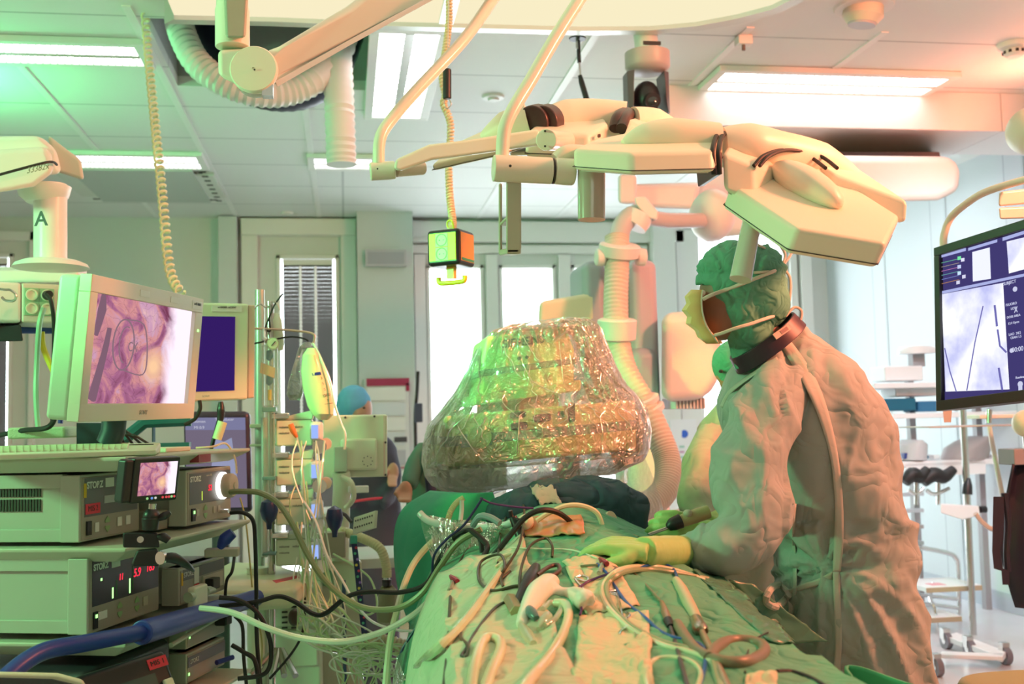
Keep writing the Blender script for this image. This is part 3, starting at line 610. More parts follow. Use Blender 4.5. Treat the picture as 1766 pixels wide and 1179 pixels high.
MB().tube([at(-40, 312, Y-.13), at(40, 290, Y-.09), at(86, 279, Y-.06), at(98, 284, Y-.0)], .004, 6, 5).build('cable_seam', INK, t)
MB().lathe([(m2p(62, Y), 0), (m2p(58, Y), .012), (m2p(45, Y), .022)], at(88, 462, Y+.1), (0, 0, 1), 36).build('shelf_hub', GREENP, t)
prismpx(MB(), [(-60, 466, Y+.25), (135, 466, Y+.25), (150, 460, Y+.5), (-60, 460, Y+.5)], (0, 22, 0)).build('upper_body', GREENP, t, bevel=.01)
x = Pn(at(37, 487, Y), at(150, 492, Y+.08), at(150, 560, Y+.08), at(37, 556, Y))
MB(x.m).box((-.24, -.0, 0), (0, .3, x.H)).build('side_body', GREENP, t, bevel=.01)
MB(x.m).box((0, 0, 0), (x.W, .28, x.H)).build('socket_box', mat('socket_box_cream', (.72, .68, .58), .4), t, bevel=.008)
for i in range(2):
    for j in range(2):
        u, v = .15+.23*i, .62-.32*j if 0 else .70-.34*j
        f = MB(x.m).box((u*x.W-.021, -.003, v*x.H-.021), (u*x.W+.021, 0, v*x.H+.021)).build('socket', mat('socket_green', (.30, .55, .34), .4), t, bevel=.003)
        MB(x.m).lathe([(.018, .004), (.017, .007), (.013, .007), (.012, 0), (0, 0)], (u*x.W, 0, v*x.H), (0, -1, 0)).build('socket_ring', mat('ring_cream', (.75, .78, .6), .4), f)
MB(x.m).cyl((.38*x.W, -.004, .70*x.H), (.38*x.W, -.035, .70*x.H), .015, .012).build('plug', BLACK, t, bevel=.002)
MB(x.m).box((.55*x.W, -.002, .25*x.H), (.92*x.W, 0, .86*x.H)).build('data_plate', WLAB, t, bevel=.002)
MB(x.m).box((.60*x.W, -.005, .58*x.H), (.66*x.W, 0, .74*x.H)).build('yellow_port', mat('port_yellow', (.9, .5, .02), .4), t)
MB(x.m).box((.70*x.W, -.005, .58*x.H), (.77*x.W, 0, .74*x.H)).build('blue_port', mat('port_blue', (.05, .15, .5), .4), t)
MB(x.m).cyl((.64*x.W, -.003, .38*x.H), (.64*x.W, 0, .38*x.H), .004).build('port_hole', INK, t)
prismpx(MB(), [(-60, 562, Y), (36, 560, Y), (40, 588, Y), (-60, 590, Y)], (0, 0, .2)).build('black_rail', BLACK, t, bevel=.004)
MB().tube([at(-40, 566, Y+.1), at(240, 568, Y+.3)], .016, 12).build('blue_rail', BLUE, t)
MB().tube([at(-30, 494, Y-.1), at(5, 499, Y-.1), at(18, 500, Y-.1), at(27, 508, Y-.1), at(24, 518, Y-.1), at(10, 518, Y-.1), at(3, 512, Y-.1)], .004, 8, 6).build('wire_hook', STEEL, t)
for k, (nm, pts, r, m) in enumerate((
    ('green cable plugged into the pendant socket box', [(75, 532, 3.36), (68, 560, 3.34), (64, 620, 3.4), (62, 680, 3.4), (66, 740, 3.4)], .008, mat('cable_green', (.35, .62, .42), .4)),
    ('black cable dropping from the pendant plug', [(80, 508, 3.34), (88, 520, 3.32), (93, 560, 3.34), (92, 640, 3.4), (90, 730, 3.5)], .006, BLACKC),
    ('yellow gas hose below the pendant', [(72, 572, 3.5), (75, 600, 3.5), (92, 640, 3.5), (106, 668, 3.5), (118, 720, 3.5)], .009, YELLOW),
    ('blue gas hose below the pendant', [(108, 572, 3.6), (112, 620, 3.6), (110, 660, 3.6), (104, 730, 3.6)], .008, BLUE))):
    cable('pendant_cable', nm, pts, r, m, 'cable')
# ================================================================ video cart and its units
O = at(208, 950, 2.6); CY = math.radians(90-18.5)
CF = Matrix.Translation(O) @ Matrix.Rotation(CY, 4, 'Z')      # local x along the front edge (away), y to the left, z up
CI = CF.inverted()
def zsh(py, px=170, Y=2.6): return at(px, py, Y).z - O.z
ZS = [zsh(788), zsh(944), zsh(1107), zsh(1270)]
L_ = .66; D_ = .50
SHELF = mat('shelf_cream', (.52, .52, .41), .4)
t = thing('video_cart', 'cream endoscopy cart with stacked shelves and a dark blue push rail', 'equipment cart', V((O.x-.2, O.y+.4, 0)))
for k, z in enumerate(ZS):
    f = 0 if k else -.0
    m = MB(CF); m.loft([[(-.03, -.03, z), (L_, -.03, z), (L_, D_, z), (-.03, D_, z)], [(-.03, -.03, z-.008), (L_, -.03, z-.008), (L_, D_, z-.008), (-.03, D_, z-.008)],
                        [(.0, .012, z-.034), (L_-.05, .012, z-.034), (L_-.05, D_, z-.034), (.0, D_, z-.034)]])
    m.build('shelf', SHELF, t, bevel=.003)
for x in (.02, L_-.1): MB(CF).box((x, D_-.08, -O.z+.1), (x+.05, D_-.03, ZS[0]-.01)).build('upright', mat('cart_upright', (.30, .33, .30), .4), t, bevel=.004)
MB(CF).box((0, .02, -O.z+.06), (L_, D_, -O.z+.12)).build('base', SHELF, t, bevel=.01)
for x in (.05, L_-.08):
    for y in (.06, D_-.06): MB(CF).cyl((x, y-.015, -O.z+.045), (x, y+.015, -O.z+.045), .045).build('castor', BLACK, t)
# dark label on the top shelf edge and the blue rail
MB(CF).box((.33, -.031, ZS[0]-.028), (.40, -.006, ZS[0]-.008)).build('red_label', mat('dull_red', (.30, .04, .05), .5), t)
MB().tube([at(-60, 1240, 2.2), at(5, 1172, 2.25), at(70, 1125, 2.32), at(150, 1108, 2.42), at(246, 1090, 2.6)], m2p(14, 2.4), 18, 6).build('blue_rail', BLUE, t)
MB().cyl(at(243, 1091, 2.59), at(443, 1030, 3.25), m2p(20, 2.6), m2p(17, 2.6), 20).build('rail_sleeve', mat('blue_sleeve', (.03, .05, .30), .35), t, bevel=.004)
MB(CF).tube([(L_-.04, .0, ZS[2]-.03), (.2, -.02, ZS[2]-.05)], .006, 8).build('rail_bracket', SHELF, t)
def unit(name, label, cat, x0, x1, y0, z0, h, dep, group=None, side=UNIT, front=UNITF, lip=True):
    t = thing(name, label, cat, CF @ V(((x0+x1)/2, y0+dep/2, z0)), group)
    MB(CF).box((x0+.02, y0+.012, z0+.006), (x1, y0+dep, z0+h)).build('housing', side, t, bevel=.003)
    if lip:
        for a, b in ((0.004, .034), (h-.030, h+.002)):
            MB(CF).loft([[(x0+.012, y0+.05, z0+a), (x0+.012, y0+dep, z0+a), (x0+.012, y0+dep, z0+b), (x0+.012, y0+.05, z0+b)], [(x0+.03, y0+.05, z0+a), (x0+.03, y0+dep, z0+a), (x0+.03, y0+dep, z0+b), (x0+.03, y0+.05, z0+b)]]).build('side_rib', side, t, bevel=.002)
    MB(CF).box((x0, y0, z0+.004), (x1, y0+.05, z0+h)).build('front_frame', side, t, bevel=.003)
    MB(CF).box((x0+.006, y0-.002, z0+.008), (x1-.004, y0+.01, z0+h-.006)).build('front_panel', front, t, bevel=.001)
    return t
def P2(x, z, y): return CF @ Matrix.Translation((x, y, z))
def rect(x0, x1, z0, z1, y, name, m, t, b=0, d=.001): return MB(CF).box((x0, y-d, z0), (x1, y, z1)).build(name, m, t, bevel=b, smooth=False)
LEDR = emis('led_red', (1, .03, .06), 1.5); LEDG = emis('led_green', (.35, 1, .25), 2.2); LEDW = emis('led_white', (1, .97, .9), 3)
def arrows(t, x, z, y, s=.010):
    for sg in (1, -1):
        MB(CF).prism([(x-s, y, z+sg*.004), (x+s, y, z+sg*.004), (x+s, y, z+sg*.010), (x, y, z+sg*.019), (x-s, y, z+sg*.010)], (0, -.001, 0)).build('arrow_button', mat('button_green', (.25, .42, .18), .4), t, smooth=False)
# camera control unit on the middle shelf
h1 = zsh(835, 150)-ZS[1]-.0; z = ZS[1]+.006; x0 = .0; y0 = .145
# shift the housings to where the photograph shows them
def lx(px, py, Y): return CI @ at(px, py, Y)
H = .158; yy = .10
t = unit('camera_control_unit', 'cream camera control unit with slotted side and a red sticker, left on the middle shelf', 'medical device', -.005, .265, yy, z, H, .36)
s = MB(CF)
for r_ in (0, 1):
    for k in range(30): s.box((.0115, yy+.11+k*.0078, z+.075+r_*.034), (.0215, yy+.1145+k*.0078, z+.103+r_*.034))
s.build('vent_slots', mat('slot_dark', (.03, .04, .03), .6), t, smooth=False, kind='stuff')
rect(.012, .25, z+.060, z+H-.008, yy-.002, 'dark_panel', PANEL, t)
text('STORZ', P2(.055, z+H-.026, yy-.003), .022, WLAB, t, bold=.0008)
rect(.100, .138, z+H-.034, z+H-.012, yy-.003, 'sticker', WLAB, t)
rect(.008, .018, z+.105, z+H-.020, yy-.003, 'yellow_strip', mat('strip_yellow', (.8, .5, .03), .5), t)
rect(.014, .076, z+.066, z+.09, yy-.0035, 'red_sticker', mat('sticker_red', (.75, .03, .06), .5), t)
text('MIS 2', P2(.045, z+.078, yy-.0045), .019, INK, t)
rect(.095, .155, z+.086, z+.104, yy-.003, 'slot', GREYP, t)
rect(.018, .036, z+.018, z+.05, yy-.003, 'power_switch', BLACK, t, d=.004)
rect(.055, .072, z+.022, z+.044, yy-.003, 'button', WLAB, t)
arrows(t, .110, z+.036, yy-.003)
for x in (.155, .195): rect(x, x+.02, z+.026, z+.048, yy-.003, 'button', WLAB, t)
# light source
xa, xb = .36, .635; yy2 = .02
t = unit('light_source', 'xenon light source with a glowing round socket and red 52 display', 'medical device', xa, xb, yy2, z, .150, .34, lip=False)
MB(CF).box((xa-.07, yy2+.05, z), (xa-.001, yy2+.14, z+.05)).build('connector_block', UNITF, t, bevel=.004)
rect(xa+.016, xb-.008, z+.058, z+.140, yy2-.002, 'dark_panel', PANEL, t)
text('STORZ', P2(xa+.05, z+.124, yy2-.003), .020, WLAB, t, bold=.0006)
text('xenon 300', P2(xa+.13, z+.131, yy2-.003), .008, WLAB, t)
text('52', P2(xa+.135, z+.096, yy2-.0035), .022, LEDR, t, 'red_display', shear=.15, bold=.0002)
rect(xa+.085, xa+.089, z+.066, z+.09, yy2-.003, 'level_bar', emis('led_yellow', (.6, .8, .1), 1), t)
rect(xa+.024, xa+.042, z+.015, z+.048, yy2-.003, 'power_switch', BLACK, t, d=.004); rect(xa+.029, xa+.037, z+.034, z+.042, yy2-.0075, 'led', LEDG, t)
arrows(t, xa+.108, z+.034, yy2-.003)
for x in (xa+.055, xa+.155, xa+.185): rect(x, x+.014, z+.026, z+.044, yy2-.003, 'button', mat('button_tan', (.5, .46, .36), .4), t)
cx, cz = xa+.205, z+.098
MB(CF).lathe([(.034, 0), (.038, .003), (.038, .010), (.034, .012)], (cx, yy2-.002, cz), (0, -1, 0), 40).build('glow_ring', LEDW, t)
MB(CF).lathe([(.033, 0), (.034, .020), (.030, .026), (.010, .028), (.010, .032), (0, .032)], (cx, yy2-.016, cz), (0, -1, 0), 40).build('socket_knob', CREAMD, t)
MB(CF).cyl((cx-.01, yy2, z+.028), (cx-.01, yy2-.03, z+.028), .006).build('side_socket', CHROME, t)
# insufflator on the lower shelf
z = ZS[2]+.012; x0, x1, yy = -.02, .31, .07; H = .175
t = unit('gas_insufflator', 'cream insufflator with red numbers and green bars on the lower shelf', 'medical device', x0, x1, yy, z, H, .37)
rect(x0+.016, x1-.008, z+.064, z+H-.008, yy-.002, 'dark_panel', mat('panel_black', (.04, .035, .06), .3), t)
text('STORZ', P2(x0+.052, z+H-.024, yy-.003), .020, WLAB, t, bold=.0008)
rect(x0+.098, x0+.135, z+H-.034, z+H-.012, yy-.003, 'sticker', WLAB, t)
for s_, dx, dz, sz in (('11', .140, .118, .021), ('5.9', .215, .118, .028), ('163', .280, .122, .028)): text(s_, P2(x0+dx, z+dz-.004, yy-.0035), sz, LEDR, t, 'red_display', shear=.15, bold=.0002)
for dx, a, b, m_ in ((.100, .070, .095, LEDG), (.117, .072, .11, mat('bar_dim', (.02, .12, .03), .4)), (.178, .070, .105, LEDG), (.192, .076, .142, mat('bar_dim', (1, 1, 1)))): rect(x0+dx, x0+dx+.005, z+a, z+b, yy-.003, 'level_bar', m_, t)
rect(x0+.05, x0+.056, z+.118, z+.124, yy-.003, 'led', LEDG, t)
rect(x0+.018, x0+.034, z+.014, z+.052, yy-.003, 'power_switch', BLACK, t, d=.004); rect(x0+.022, x0+.030, z+.038, z+.046, yy-.0075, 'led', LEDG, t)
rect(x0+.04, x0+.078, z+.030, z+.048, yy-.003, 'sticker', WLAB, t)
arrows(t, x0+.135, z+.038, yy-.003); arrows(t, x0+.215, z+.038, yy-.003)
rect(x0+.245, x0+.268, z+.028, z+.05, yy-.003, 'button', mat('button_tan', (1, 1, 1)), t)
xa, xb, yb = .36, .635, .04
t = unit('image_processor', 'low cream image processor with a black lead, right on the lower shelf', 'medical device', xa, xb, yb, z, .10, .34, lip=False)
rect(xa+.02, xb-.01, z+.066, z+.094, yb-.002, 'dark_panel', PANEL, t); rect(xa+.008, xa+.016, z+.055, z+.088, yb-.003, 'yellow_strip', mat('strip_yellow', (1, 1, 1)), t)
text('STORZ', P2(xa+.05, z+.080, yb-.003), .018, WLAB, t); rect(xa+.08, xa+.108, z+.05, z+.092, yb-.003, 'sticker', WLAB, t); rect(xa+.08, xa+.108, z+.034, z+.048, yb-.003, 'red_sticker', mat('sticker_red', (1, 1, 1)), t)
MB(CF).box((xa+.13, yb-.006, z+.02), (xb-.02, yb-.001, z+.062)).build('port_frame', CREAMD, t, bevel=.003)
MB(CF).box((xa+.14, yb-.03, z+.024), (xa+.185, yb-.004, z+.054)).build('plug', BLACK, t, bevel=.003)
MB(CF).box((.30, -.035, z+.004), (.375, -.012, z+.062)).build('filter_block', mat('filter_cream', (.70, .68, .55), .4), t, bevel=.006)
MB(CF).cyl((.28, -.025, z+.04), (.30, -.025, z+.04), .013).build('filter_port', TUBEC, t)
MB(CF).tube([(.375, -.025, z+.04), (.40, -.026, z+.04), (.425, -.028, z+.036)], [.014, .011, .006], 12).build('filter_nozzle', TUBEC, t)
# bottom row, partly below the frame
z = ZS[3]+.02
t = thing('electrosurgical_unit', 'black fronted device with a grey screen and red MIS 1 sticker at the bottom edge', 'medical device', CF @ V((.15, .2, ZS[3])))
MB(CF).box((-.06, .05, z-.02), (.34, .42, z+.13)).build('housing', mat('dark_housing', (.035, .035, .045), .3), t, bevel=.02, seg=4)
x = Pn(at(118, 1170, 2.42), at(282, 1118, 2.58), at(318, 1215, 2.55), at(150, 1275, 2.40))
MB(x.m).box((0, 0, 0), (x.W, .05, x.H)).build('front_panel', BLACK, t, bevel=.012, seg=3)
MB(x.m).box((x.W*.30, -.002, x.H*.1), (x.W*.82, 0, x.H*.66)).build('screen', mat('off_screen', (.05, .085, .08), .15), t)
MB(x.m).box((x.W*.78, -.002, x.H*.72), (x.W*.985, 0, x.H*.9)).build('red_sticker', mat('sticker_red', (1, 1, 1)), t)
text('MIS 1', x.at(.88, .81, -.003), .016, INK, t)
MB(x.m).box((x.W*.86, -.012, x.H*.28), (x.W*.96, 0, x.H*.5)).build('rocker_button', CREAM, t, bevel=.004)
t = thing('footswitch_tray', 'pale rounded tray top in the bottom left corner', 'tray', at(60, 1175, 2.2))
prismpx(MB(), [(-70, 1156, 2.2), (100, 1160, 2.2), (146, 1172, 2.2), (156, 1215, 2.2), (-70, 1215, 2.2)], (0, 0, .2)).build('tray_rim', mat('tray_cream', (.62, .62, .5), .35), t, bevel=.008)
prismpx(MB(), [(-70, 1166, 2.195), (90, 1170, 2.195), (132, 1180, 2.195), (140, 1210, 2.195), (-70, 1210, 2.195)], (0, 0, .01)).build('tray_inset', DARK, t, bevel=.002)
z = ZS[3]+.022
t = unit('video_recorder', 'upper tan recorder with a black power lead at the bottom of the cart', 'medical device', .40, .635, .04, z+.080, .072, .36, lip=False)
rect(.41, .415, z+.11, z+.115, .036, 'led', LEDG, t); MB(CF).box((.56, .0, z+.115), (.60, .036, z+.14)).build('plug', BLACK, t, bevel=.004)
t = unit('video_recorder', 'lower tan recorder with a dark name strip beneath the other one', 'medical device', .40, .635, .04, z-.01, .082, .36, lip=False)
rect(.405, .63, z+.035, z+.062, .037, 'dark_strip', PANEL, t); text('STORZ', P2(.44, z+.048, .035), .016, WLAB, t)
MB(CF).cyl((.54, .02, z+.02), (.60, .0, z+.022), .007).build('blue_plug', BLUE, t); rect(.405, .412, z+.015, z+.022, .036, 'led', LEDG, t)
# keyboard
t = thing('keyboard', 'long cream keyboard lying on the top shelf', 'keyboard', CF @ V((.0, .2, ZS[0])))
p = [at(-60, 786, 2.5), at(270, 779, 2.62), at(277, 762, 2.9), at(-60, 764, 2.85)]
q = [v+V((0, 0, .014+.010*(i > 1))) for i, v in enumerate(p)]; p = [V((v.x, v.y, O.z+ZS[0]+.001)) for v in p]; q = [V((v.x, v.y, O.z+ZS[0]+.014+.012*(i > 1))) for i, v in enumerate(p)]
MB().add(p+q, [(0, 3, 2, 1), (4, 5, 6, 7), (0, 1, 5, 4), (1, 2, 6, 5), (2, 3, 7, 6), (3, 0, 4, 7)]).build('keyboard_body', mat('keyboard_cream', (.74, .74, .56), .4), t, bevel=.004)
k_ = MB()
for i in range(5):
    for j in range(24):
        u, v = .02+.034*j, .12+.16*i
        c = q[0].lerp(q[1], u+.014).lerp(q[3].lerp(q[2], u+.014), v+.06); k_.box((c.x-.0085, c.y-.008, c.z), (c.x+.0085, c.y+.008, c.z+.005))
k_.build('keys', mat('key_cream', (.80, .80, .60), .4), t, smooth=False, kind='stuff')
c = q[0].lerp(q[1], .9).lerp(q[3].lerp(q[2], .9), .7); MB().box((c.x-.03, c.y-.004, c.z), (c.x+.03, c.y+.004, c.z+.002)).build('key_slot', INK, t)
tag(MB().box(at(12, 757, 3.0), at(150, 735, 3.25)).build('speaker_bar', mat('perforated_cream', (.55, .62, .42), .5, bump=('n', 300, .6, .004)), bevel=.006), 'perforated cream bar behind the keyboard', 'device')
t = thing('paper_pad', 'small cream pad lying beside the keyboard on the top shelf', 'pad', CF @ V((.42, .08, ZS[0])))
MB(CF).box((.33, .06, ZS[0]), (.47, .16, ZS[0]+.012)).build('pad', CREAM, t, bevel=.003)
# endoscopy monitor
def endo(name):
    m = bpy.data.materials.new(name); m.use_nodes = True; nt = m.node_tree; nt.nodes.remove(nt.nodes['Principled BSDF']); N = nt.nodes.new; L = nt.links.new
    tc = N('ShaderNodeTexCoord'); sp = N('ShaderNodeSeparateXYZ'); L(tc.outputs['UV'], sp.inputs[0])
    n1 = N('ShaderNodeTexNoise'); n1.inputs['Scale'].default_value = 3.2; n1.inputs['Detail'].default_value = 8; n1.inputs['Distortion'].default_value = 1.2
    mp = N('ShaderNodeMapping'); mp.inputs['Scale'].default_value = (1.5, .8, 1); mp.inputs['Rotation'].default_value = (0, 0, .35); L(tc.outputs['UV'], mp.inputs[0]); L(mp.outputs[0], n1.inputs['Vector'])
    cr = N('ShaderNodeValToRGB'); e = cr.color_ramp.elements; e[0].position = .30; e[0].color = (.20, .05, .10, 1); e[1].position = .72; e[1].color = (.85, .52, .50, 1)
    k = e.new(.43); k.color = (.42, .15, .28, 1); k = e.new(.53); k.color = (.70, .30, .30, 1); k = e.new(.62); k.color = (.62, .34, .50, 1)
    L(n1.outputs['Fac'], cr.inputs[0])
    v = N('ShaderNodeTexVoronoi'); v.feature = 'DISTANCE_TO_EDGE'; v.inputs['Scale'].default_value = 9
    a = N('ShaderNodeMixRGB'); a.blend_type = 'ADD'; a.inputs[0].default_value = .25; L(tc.outputs['UV'], a.inputs[1]); L(n1.outputs['Color'], a.inputs[2]); L(a.outputs[0], v.inputs['Vector'])
    vr = N('ShaderNodeMapRange'); vr.inputs[1].default_value = 0; vr.inputs[2].default_value = .03; vr.inputs[3].default_value = .72; vr.inputs[4].default_value = 1; L(v.outputs['Distance'], vr.inputs[0])
    mu = N('ShaderNodeMixRGB'); mu.blend_type = 'MULTIPLY'; mu.inputs[0].default_value = 1; L(cr.outputs[0], mu.inputs[1]); L(vr.outputs[0], mu.inputs[2])
    # yellow lobe low right of centre
    ds = N('ShaderNodeVectorMath'); ds.operation = 'DISTANCE'; ds.inputs[1].default_value = (.62, .36, 0); m3 = N('ShaderNodeMapping'); m3.inputs['Scale'].default_value = (1, .7, 0); m3.inputs['Location'].default_value = (0, .10, 0); L(tc.outputs['UV'], m3.inputs[0]); L(m3.outputs[0], ds.inputs[0])
    r1 = N('ShaderNodeMapRange'); r1.inputs[1].default_value = .16; r1.inputs[2].default_value = .03; L(ds.outputs['Value'], r1.inputs[0])
    y = N('ShaderNodeMixRGB'); y.inputs[2].default_value = (1, .62, .36, 1); L(r1.outputs[0], y.inputs[0]); L(mu.outputs[0], y.inputs[1])
    # white band at the right
    ad = N('ShaderNodeMath'); ad.operation = 'MULTIPLY_ADD'; ad.inputs[1].default_value = .22; L(n1.outputs['Fac'], ad.inputs[0]); L(sp.outputs[0], ad.inputs[2])
    r2 = N('ShaderNodeMapRange'); r2.inputs[1].default_value = .80; r2.inputs[2].default_value = .93; L(ad.outputs[0], r2.inputs[0])
    wh = N('ShaderNodeMixRGB'); wh.inputs[2].default_value = (1.1, .95, 1.1, 1); L(r2.outputs[0], wh.inputs[0]); L(y.outputs[0], wh.inputs[1])
    em = N('ShaderNodeEmission'); em.inputs[1].default_value = 1.0; L(wh.outputs[0], em.inputs[0]); L(em.outputs[0], nt.nodes['Material Output'].inputs[0]); return m
ENDO = endo('endoscopy_picture')
def screen(xf, x0, x1, z0, z1, y, m, t, name='screen'):
    o = MB(xf).add([(x0, y, z0), (x1, y, z0), (x1, y, z1), (x0, y, z1)], [(0, 1, 2, 3)]).build(name, m, t, smooth=False)
    uv = o.data.uv_layers.new(name='UVMap'); inv = (xf.inverted())
    for lp in o.data.loops:
        p = inv @ (o.data.vertices[lp.vertex_index].co + wl(o)); uv.data[lp.index].uv = ((p.x-x0)/(x1-x0), (p.z-z0)/(z1-z0))
    return o
x = Pn(at(158, 473, 2.55), at(353, 515, 3.13), at(333, 722, 3.13), at(137, 727, 2.55)); W, H = x.W, x.H; X = x.m
t = thing('endoscopy_monitor', 'large cream monitor showing a pink endoscopic picture', 'monitor', x.at(.5, 0, .05))
BEZ = mat('monitor_cream', (.66, .62, .50), .4)
for a, b in (((0, 0, 0), (W, .03, .042)), ((0, 0, H-.040), (W, .03, H)), ((0, 0, .04), (.033, .03, H-.04)), ((W-.045, 0, .04), (W, .03, H-.04))): MB(X).box(a, b).build('bezel', BEZ, t, bevel=.002)
MB(X).box((0.002, .028, 0.002), (W-.002, .085, H-.002)).build('back_housing', mat('monitor_side', (.48, .52, .42), .4), t, bevel=.012, seg=3)
screen(X, .033, W-.045, .042, H-.040, .012, ENDO, t)
text('SONY', x.at(.5, .057, -.001), .016, mat('silver_ink', (.35, .35, .32), .4), t)
for u in (.38, .66): MB(X).box((W*u, -.001, H-.028), (W*u+.05, 0, H-.012)).build('sticker', mat('sticker_dim', (.72, .70, .62), .5), t)
MB(X).box((W*.88, -.001, H-.032), (W*.985, 0, H-.010)).build('sticker', WLAB, t); text('m45 00871', x.at(.933, .945, -.002), .010, INK, t)
MB(X).box((W*.955, -.002, H*.72), (W*.968, 0, H*.74)).build('led', LEDG, t)
# clear plastic ring and instruments in the picture, as raised lines of the picture itself
g = MB(X); cx, cz = .033+(W-.078)*.30, .042+(H-.082)*.56
g.tube([(cx+.052*math.cos(a), .010, cz+.062*math.sin(a)) for a in [i*math.pi/14 for i in range(29)]], .0018, 6)
g.tube([(cx+.005, .010, cz+.062), (cx+.095, .010, cz+.055), (cx+.125, .010, cz-.02), (cx+.11, .010, cz-.07), (cx+.01, .010, cz-.062)], .0016, 6, 5)
g.tube([(cx+.012+.034*math.cos(a), .010, cz+.045*math.sin(a)) for a in [1.3+i*.25 for i in range(14)]], .0014, 6)
g.build('ring_outline', emis('ring_line', (.26, .16, .20), 1), t)
text('CX', X @ Matrix.Translation((cx+.045, .009, cz-.004)), .034, emis('ring_line', (1, 1, 1), 1), t)
g = MB(X); g.tube([(.06, .010, .05), (.10, .010, .16), (.115, .010, .22)], [.012, .008, .006], 8, 3); g.tube([(.055, .010, .20), (.07, .010, .26), (.075, .010, .30)], [.006, .012, .004], 8, 3); g.build('instrument_image', emis('instr', (.22, .12, .17), 1), t)
MB(X).tube([(W*.42, .05, 0), (W*.42, .05, -.03), (W*.42, .06, -.06)], .03, 12).build('neck', mat('stand_navy', (.02, .04, .06), .4), t)
tag(prismpx(MB(), [(132, 729, 3.0), (182, 729, 3.0), (182, 770, 3.0), (132, 770, 3.0)], (0, 0, .05)).build('monitor_stand', mat('stand_navy', (1, 1, 1))), 'dark stand plate between the endoscopy monitor and the keyboard', 'stand')
# second monitor
x = Pn(at(316, 520, 3.35), at(430, 524, 3.45), at(428, 688, 3.45), at(314, 694, 3.35)); W, H = x.W, x.H; X = x.m
t = thing('display_monitor', 'pale monitor with a dark purple screen behind the endoscopy monitor', 'monitor', x.at(.5, 0, .05))
MB(X).box((0, 0, 0), (W, .05, H)).build('housing', mat('monitor_pale', (.70, .76, .58), .4), t, bevel=.008)
MB(X).box((W, .004, .004), (W+.022, .05, H-.004)).build('side', mat('tan_side', (.66, .54, .40), .4), t, bevel=.004)
screen(X, .01, W*.78, H*.10, H*.86, -.002, emis('purple_screen', (.035, .012, .13), 1), t)
MB(X).box((W*.42, -.002, H*.91), (W*.88, -.0005, H*.97)).build('sticker', WLAB, t); text('w104589  w22097', x.at(.65, .955, -.003), .008, INK, t)
text('SONY', x.at(.35, .05, -.002), .009, GREYP, t)
t = thing('display_cable', 'black plug and lead with a pale tag hanging below the second monitor', 'cable', at(380, 694, 3.3))
MB().tube([at(381, 692, 3.3), at(381, 706, 3.3), at(380, 722, 3.3), at(372, 745, 3.3), at(364, 775, 3.3)], [.006, .012, .010, .006, .006], 10, 5).build('lead', BLACK, t)
MB().tube([at(384, 727, 3.29), at(374, 757, 3.29)], .014, 12).build('cable_tag', mat('tag_green', (.62, .72, .42), .5), t)
# ultrasound monitor
x = Pn(at(316, 710, 3.9), at(430, 708, 3.9), at(436, 885, 3.9), at(318, 885, 3.9)); W, H = x.W, x.H; X = x.m
t = thing('ultrasound_monitor', 'dark framed ultrasound screen standing behind the cart', 'monitor', x.at(.5, 0, .04))
MB(X).box((0, 0, 0), (W, .05, H)).build('housing', mat('us_frame', (.03, .025, .06), .3), t, bevel=.02, seg=4)
screen(X, .008, W-.016, .02, H-.022, -.002, emis('us_screen', (.17, .14, .20), 1), t)
screen(X, .008, W-.016, H-.065, H-.022, -.003, emis('us_band', (.20, .20, .34), 1), t, 'status_band')
MB(X).prism([(W*.38, -.004, H*.28), (W*.80, -.004, H*.28), (W*.72, -.004, H*.74), (W*.60, -.004, H*.70), (W*.46, -.004, H*.74)], (0, .0005, 0)).build('scan_sector', emis('us_sector', (.30, .32, .48), 1), t)
for u, v, s_ in ((.22, .90, 'abdomen'), (.24, .84, 'MI 0.9'), (.62, .92, 'Transducer')): text(s_, x.at(u, v, -.0035), .014, emis('us_text', (.6, .6, .7), 1), t)
p_ = x.at(.5, 0, .06).translation; MB().cyl(p_, V((p_.x, p_.y, .06)), .03).build('stand_column', DARK, t); MB().box((p_.x-.2, p_.y-.15, 0), (p_.x+.2, p_.y+.2, .06)).build('stand_base', DARK, t, bevel=.01)
# field monitor on a clamp arm
Y = 2.42
x = Pn(at(236, 791, 2.40), at(312, 786, 2.50), at(306, 862, 2.50), at(226, 868, 2.40)); W, H = x.W, x.H; X = x.m
t = thing('field_monitor', 'small black field monitor on a clamp arm showing the same picture', 'monitor', x.at(.4, 0, .02))
MB(X).box((-.002, 0, 0), (W, .028, H)).build('housing', mat('matt_black_green', (.012, .022, .022), .4), t, bevel=.004)
MB(X).box((-.024, .002, .002), (0, .03, H-.002)).build('side_grip', BLACK, t, bevel=.006)
screen(X, .012, W-.010, H*.16, H-.010, -.0015, ENDO, t)
for u in (.32, .42, .5, .66, .74, .8, .86, .92): MB(X).cyl((W*u, -.002, H*.09), (W*u, 0, H*.09), .0026, seg=12).build('touch_icon', emis('icon%d' % int(u*100), random.choice([(.8, .1, .1), (.2, .4, .9), (.4, .8, .3), (.8, .8, .7)]), .8), t)
t = thing('clamp_arm', 'black ball head and clamp holding the field monitor on the shelf edge', 'clamp', at(250, 950, 2.45))
Y = 2.45
MB().cyl(at(263, 868, Y), at(262, 880, Y), .008).build('stud', STEEL, t)
MB().ell(at(261, 890, Y), (.018, .018, .018)).build('ball_head', BLACK, t)
MB().cyl(at(260, 892, Y), at(259, 914, Y), .019, .016).build('ball_housing', BLACK, t, bevel=.003)
MB().tube([at(270, 895, Y), at(284, 889, Y), at(294, 883, Y)], [.005, .009, .004], 10, 4).build('lock_lever', BLACK, t)
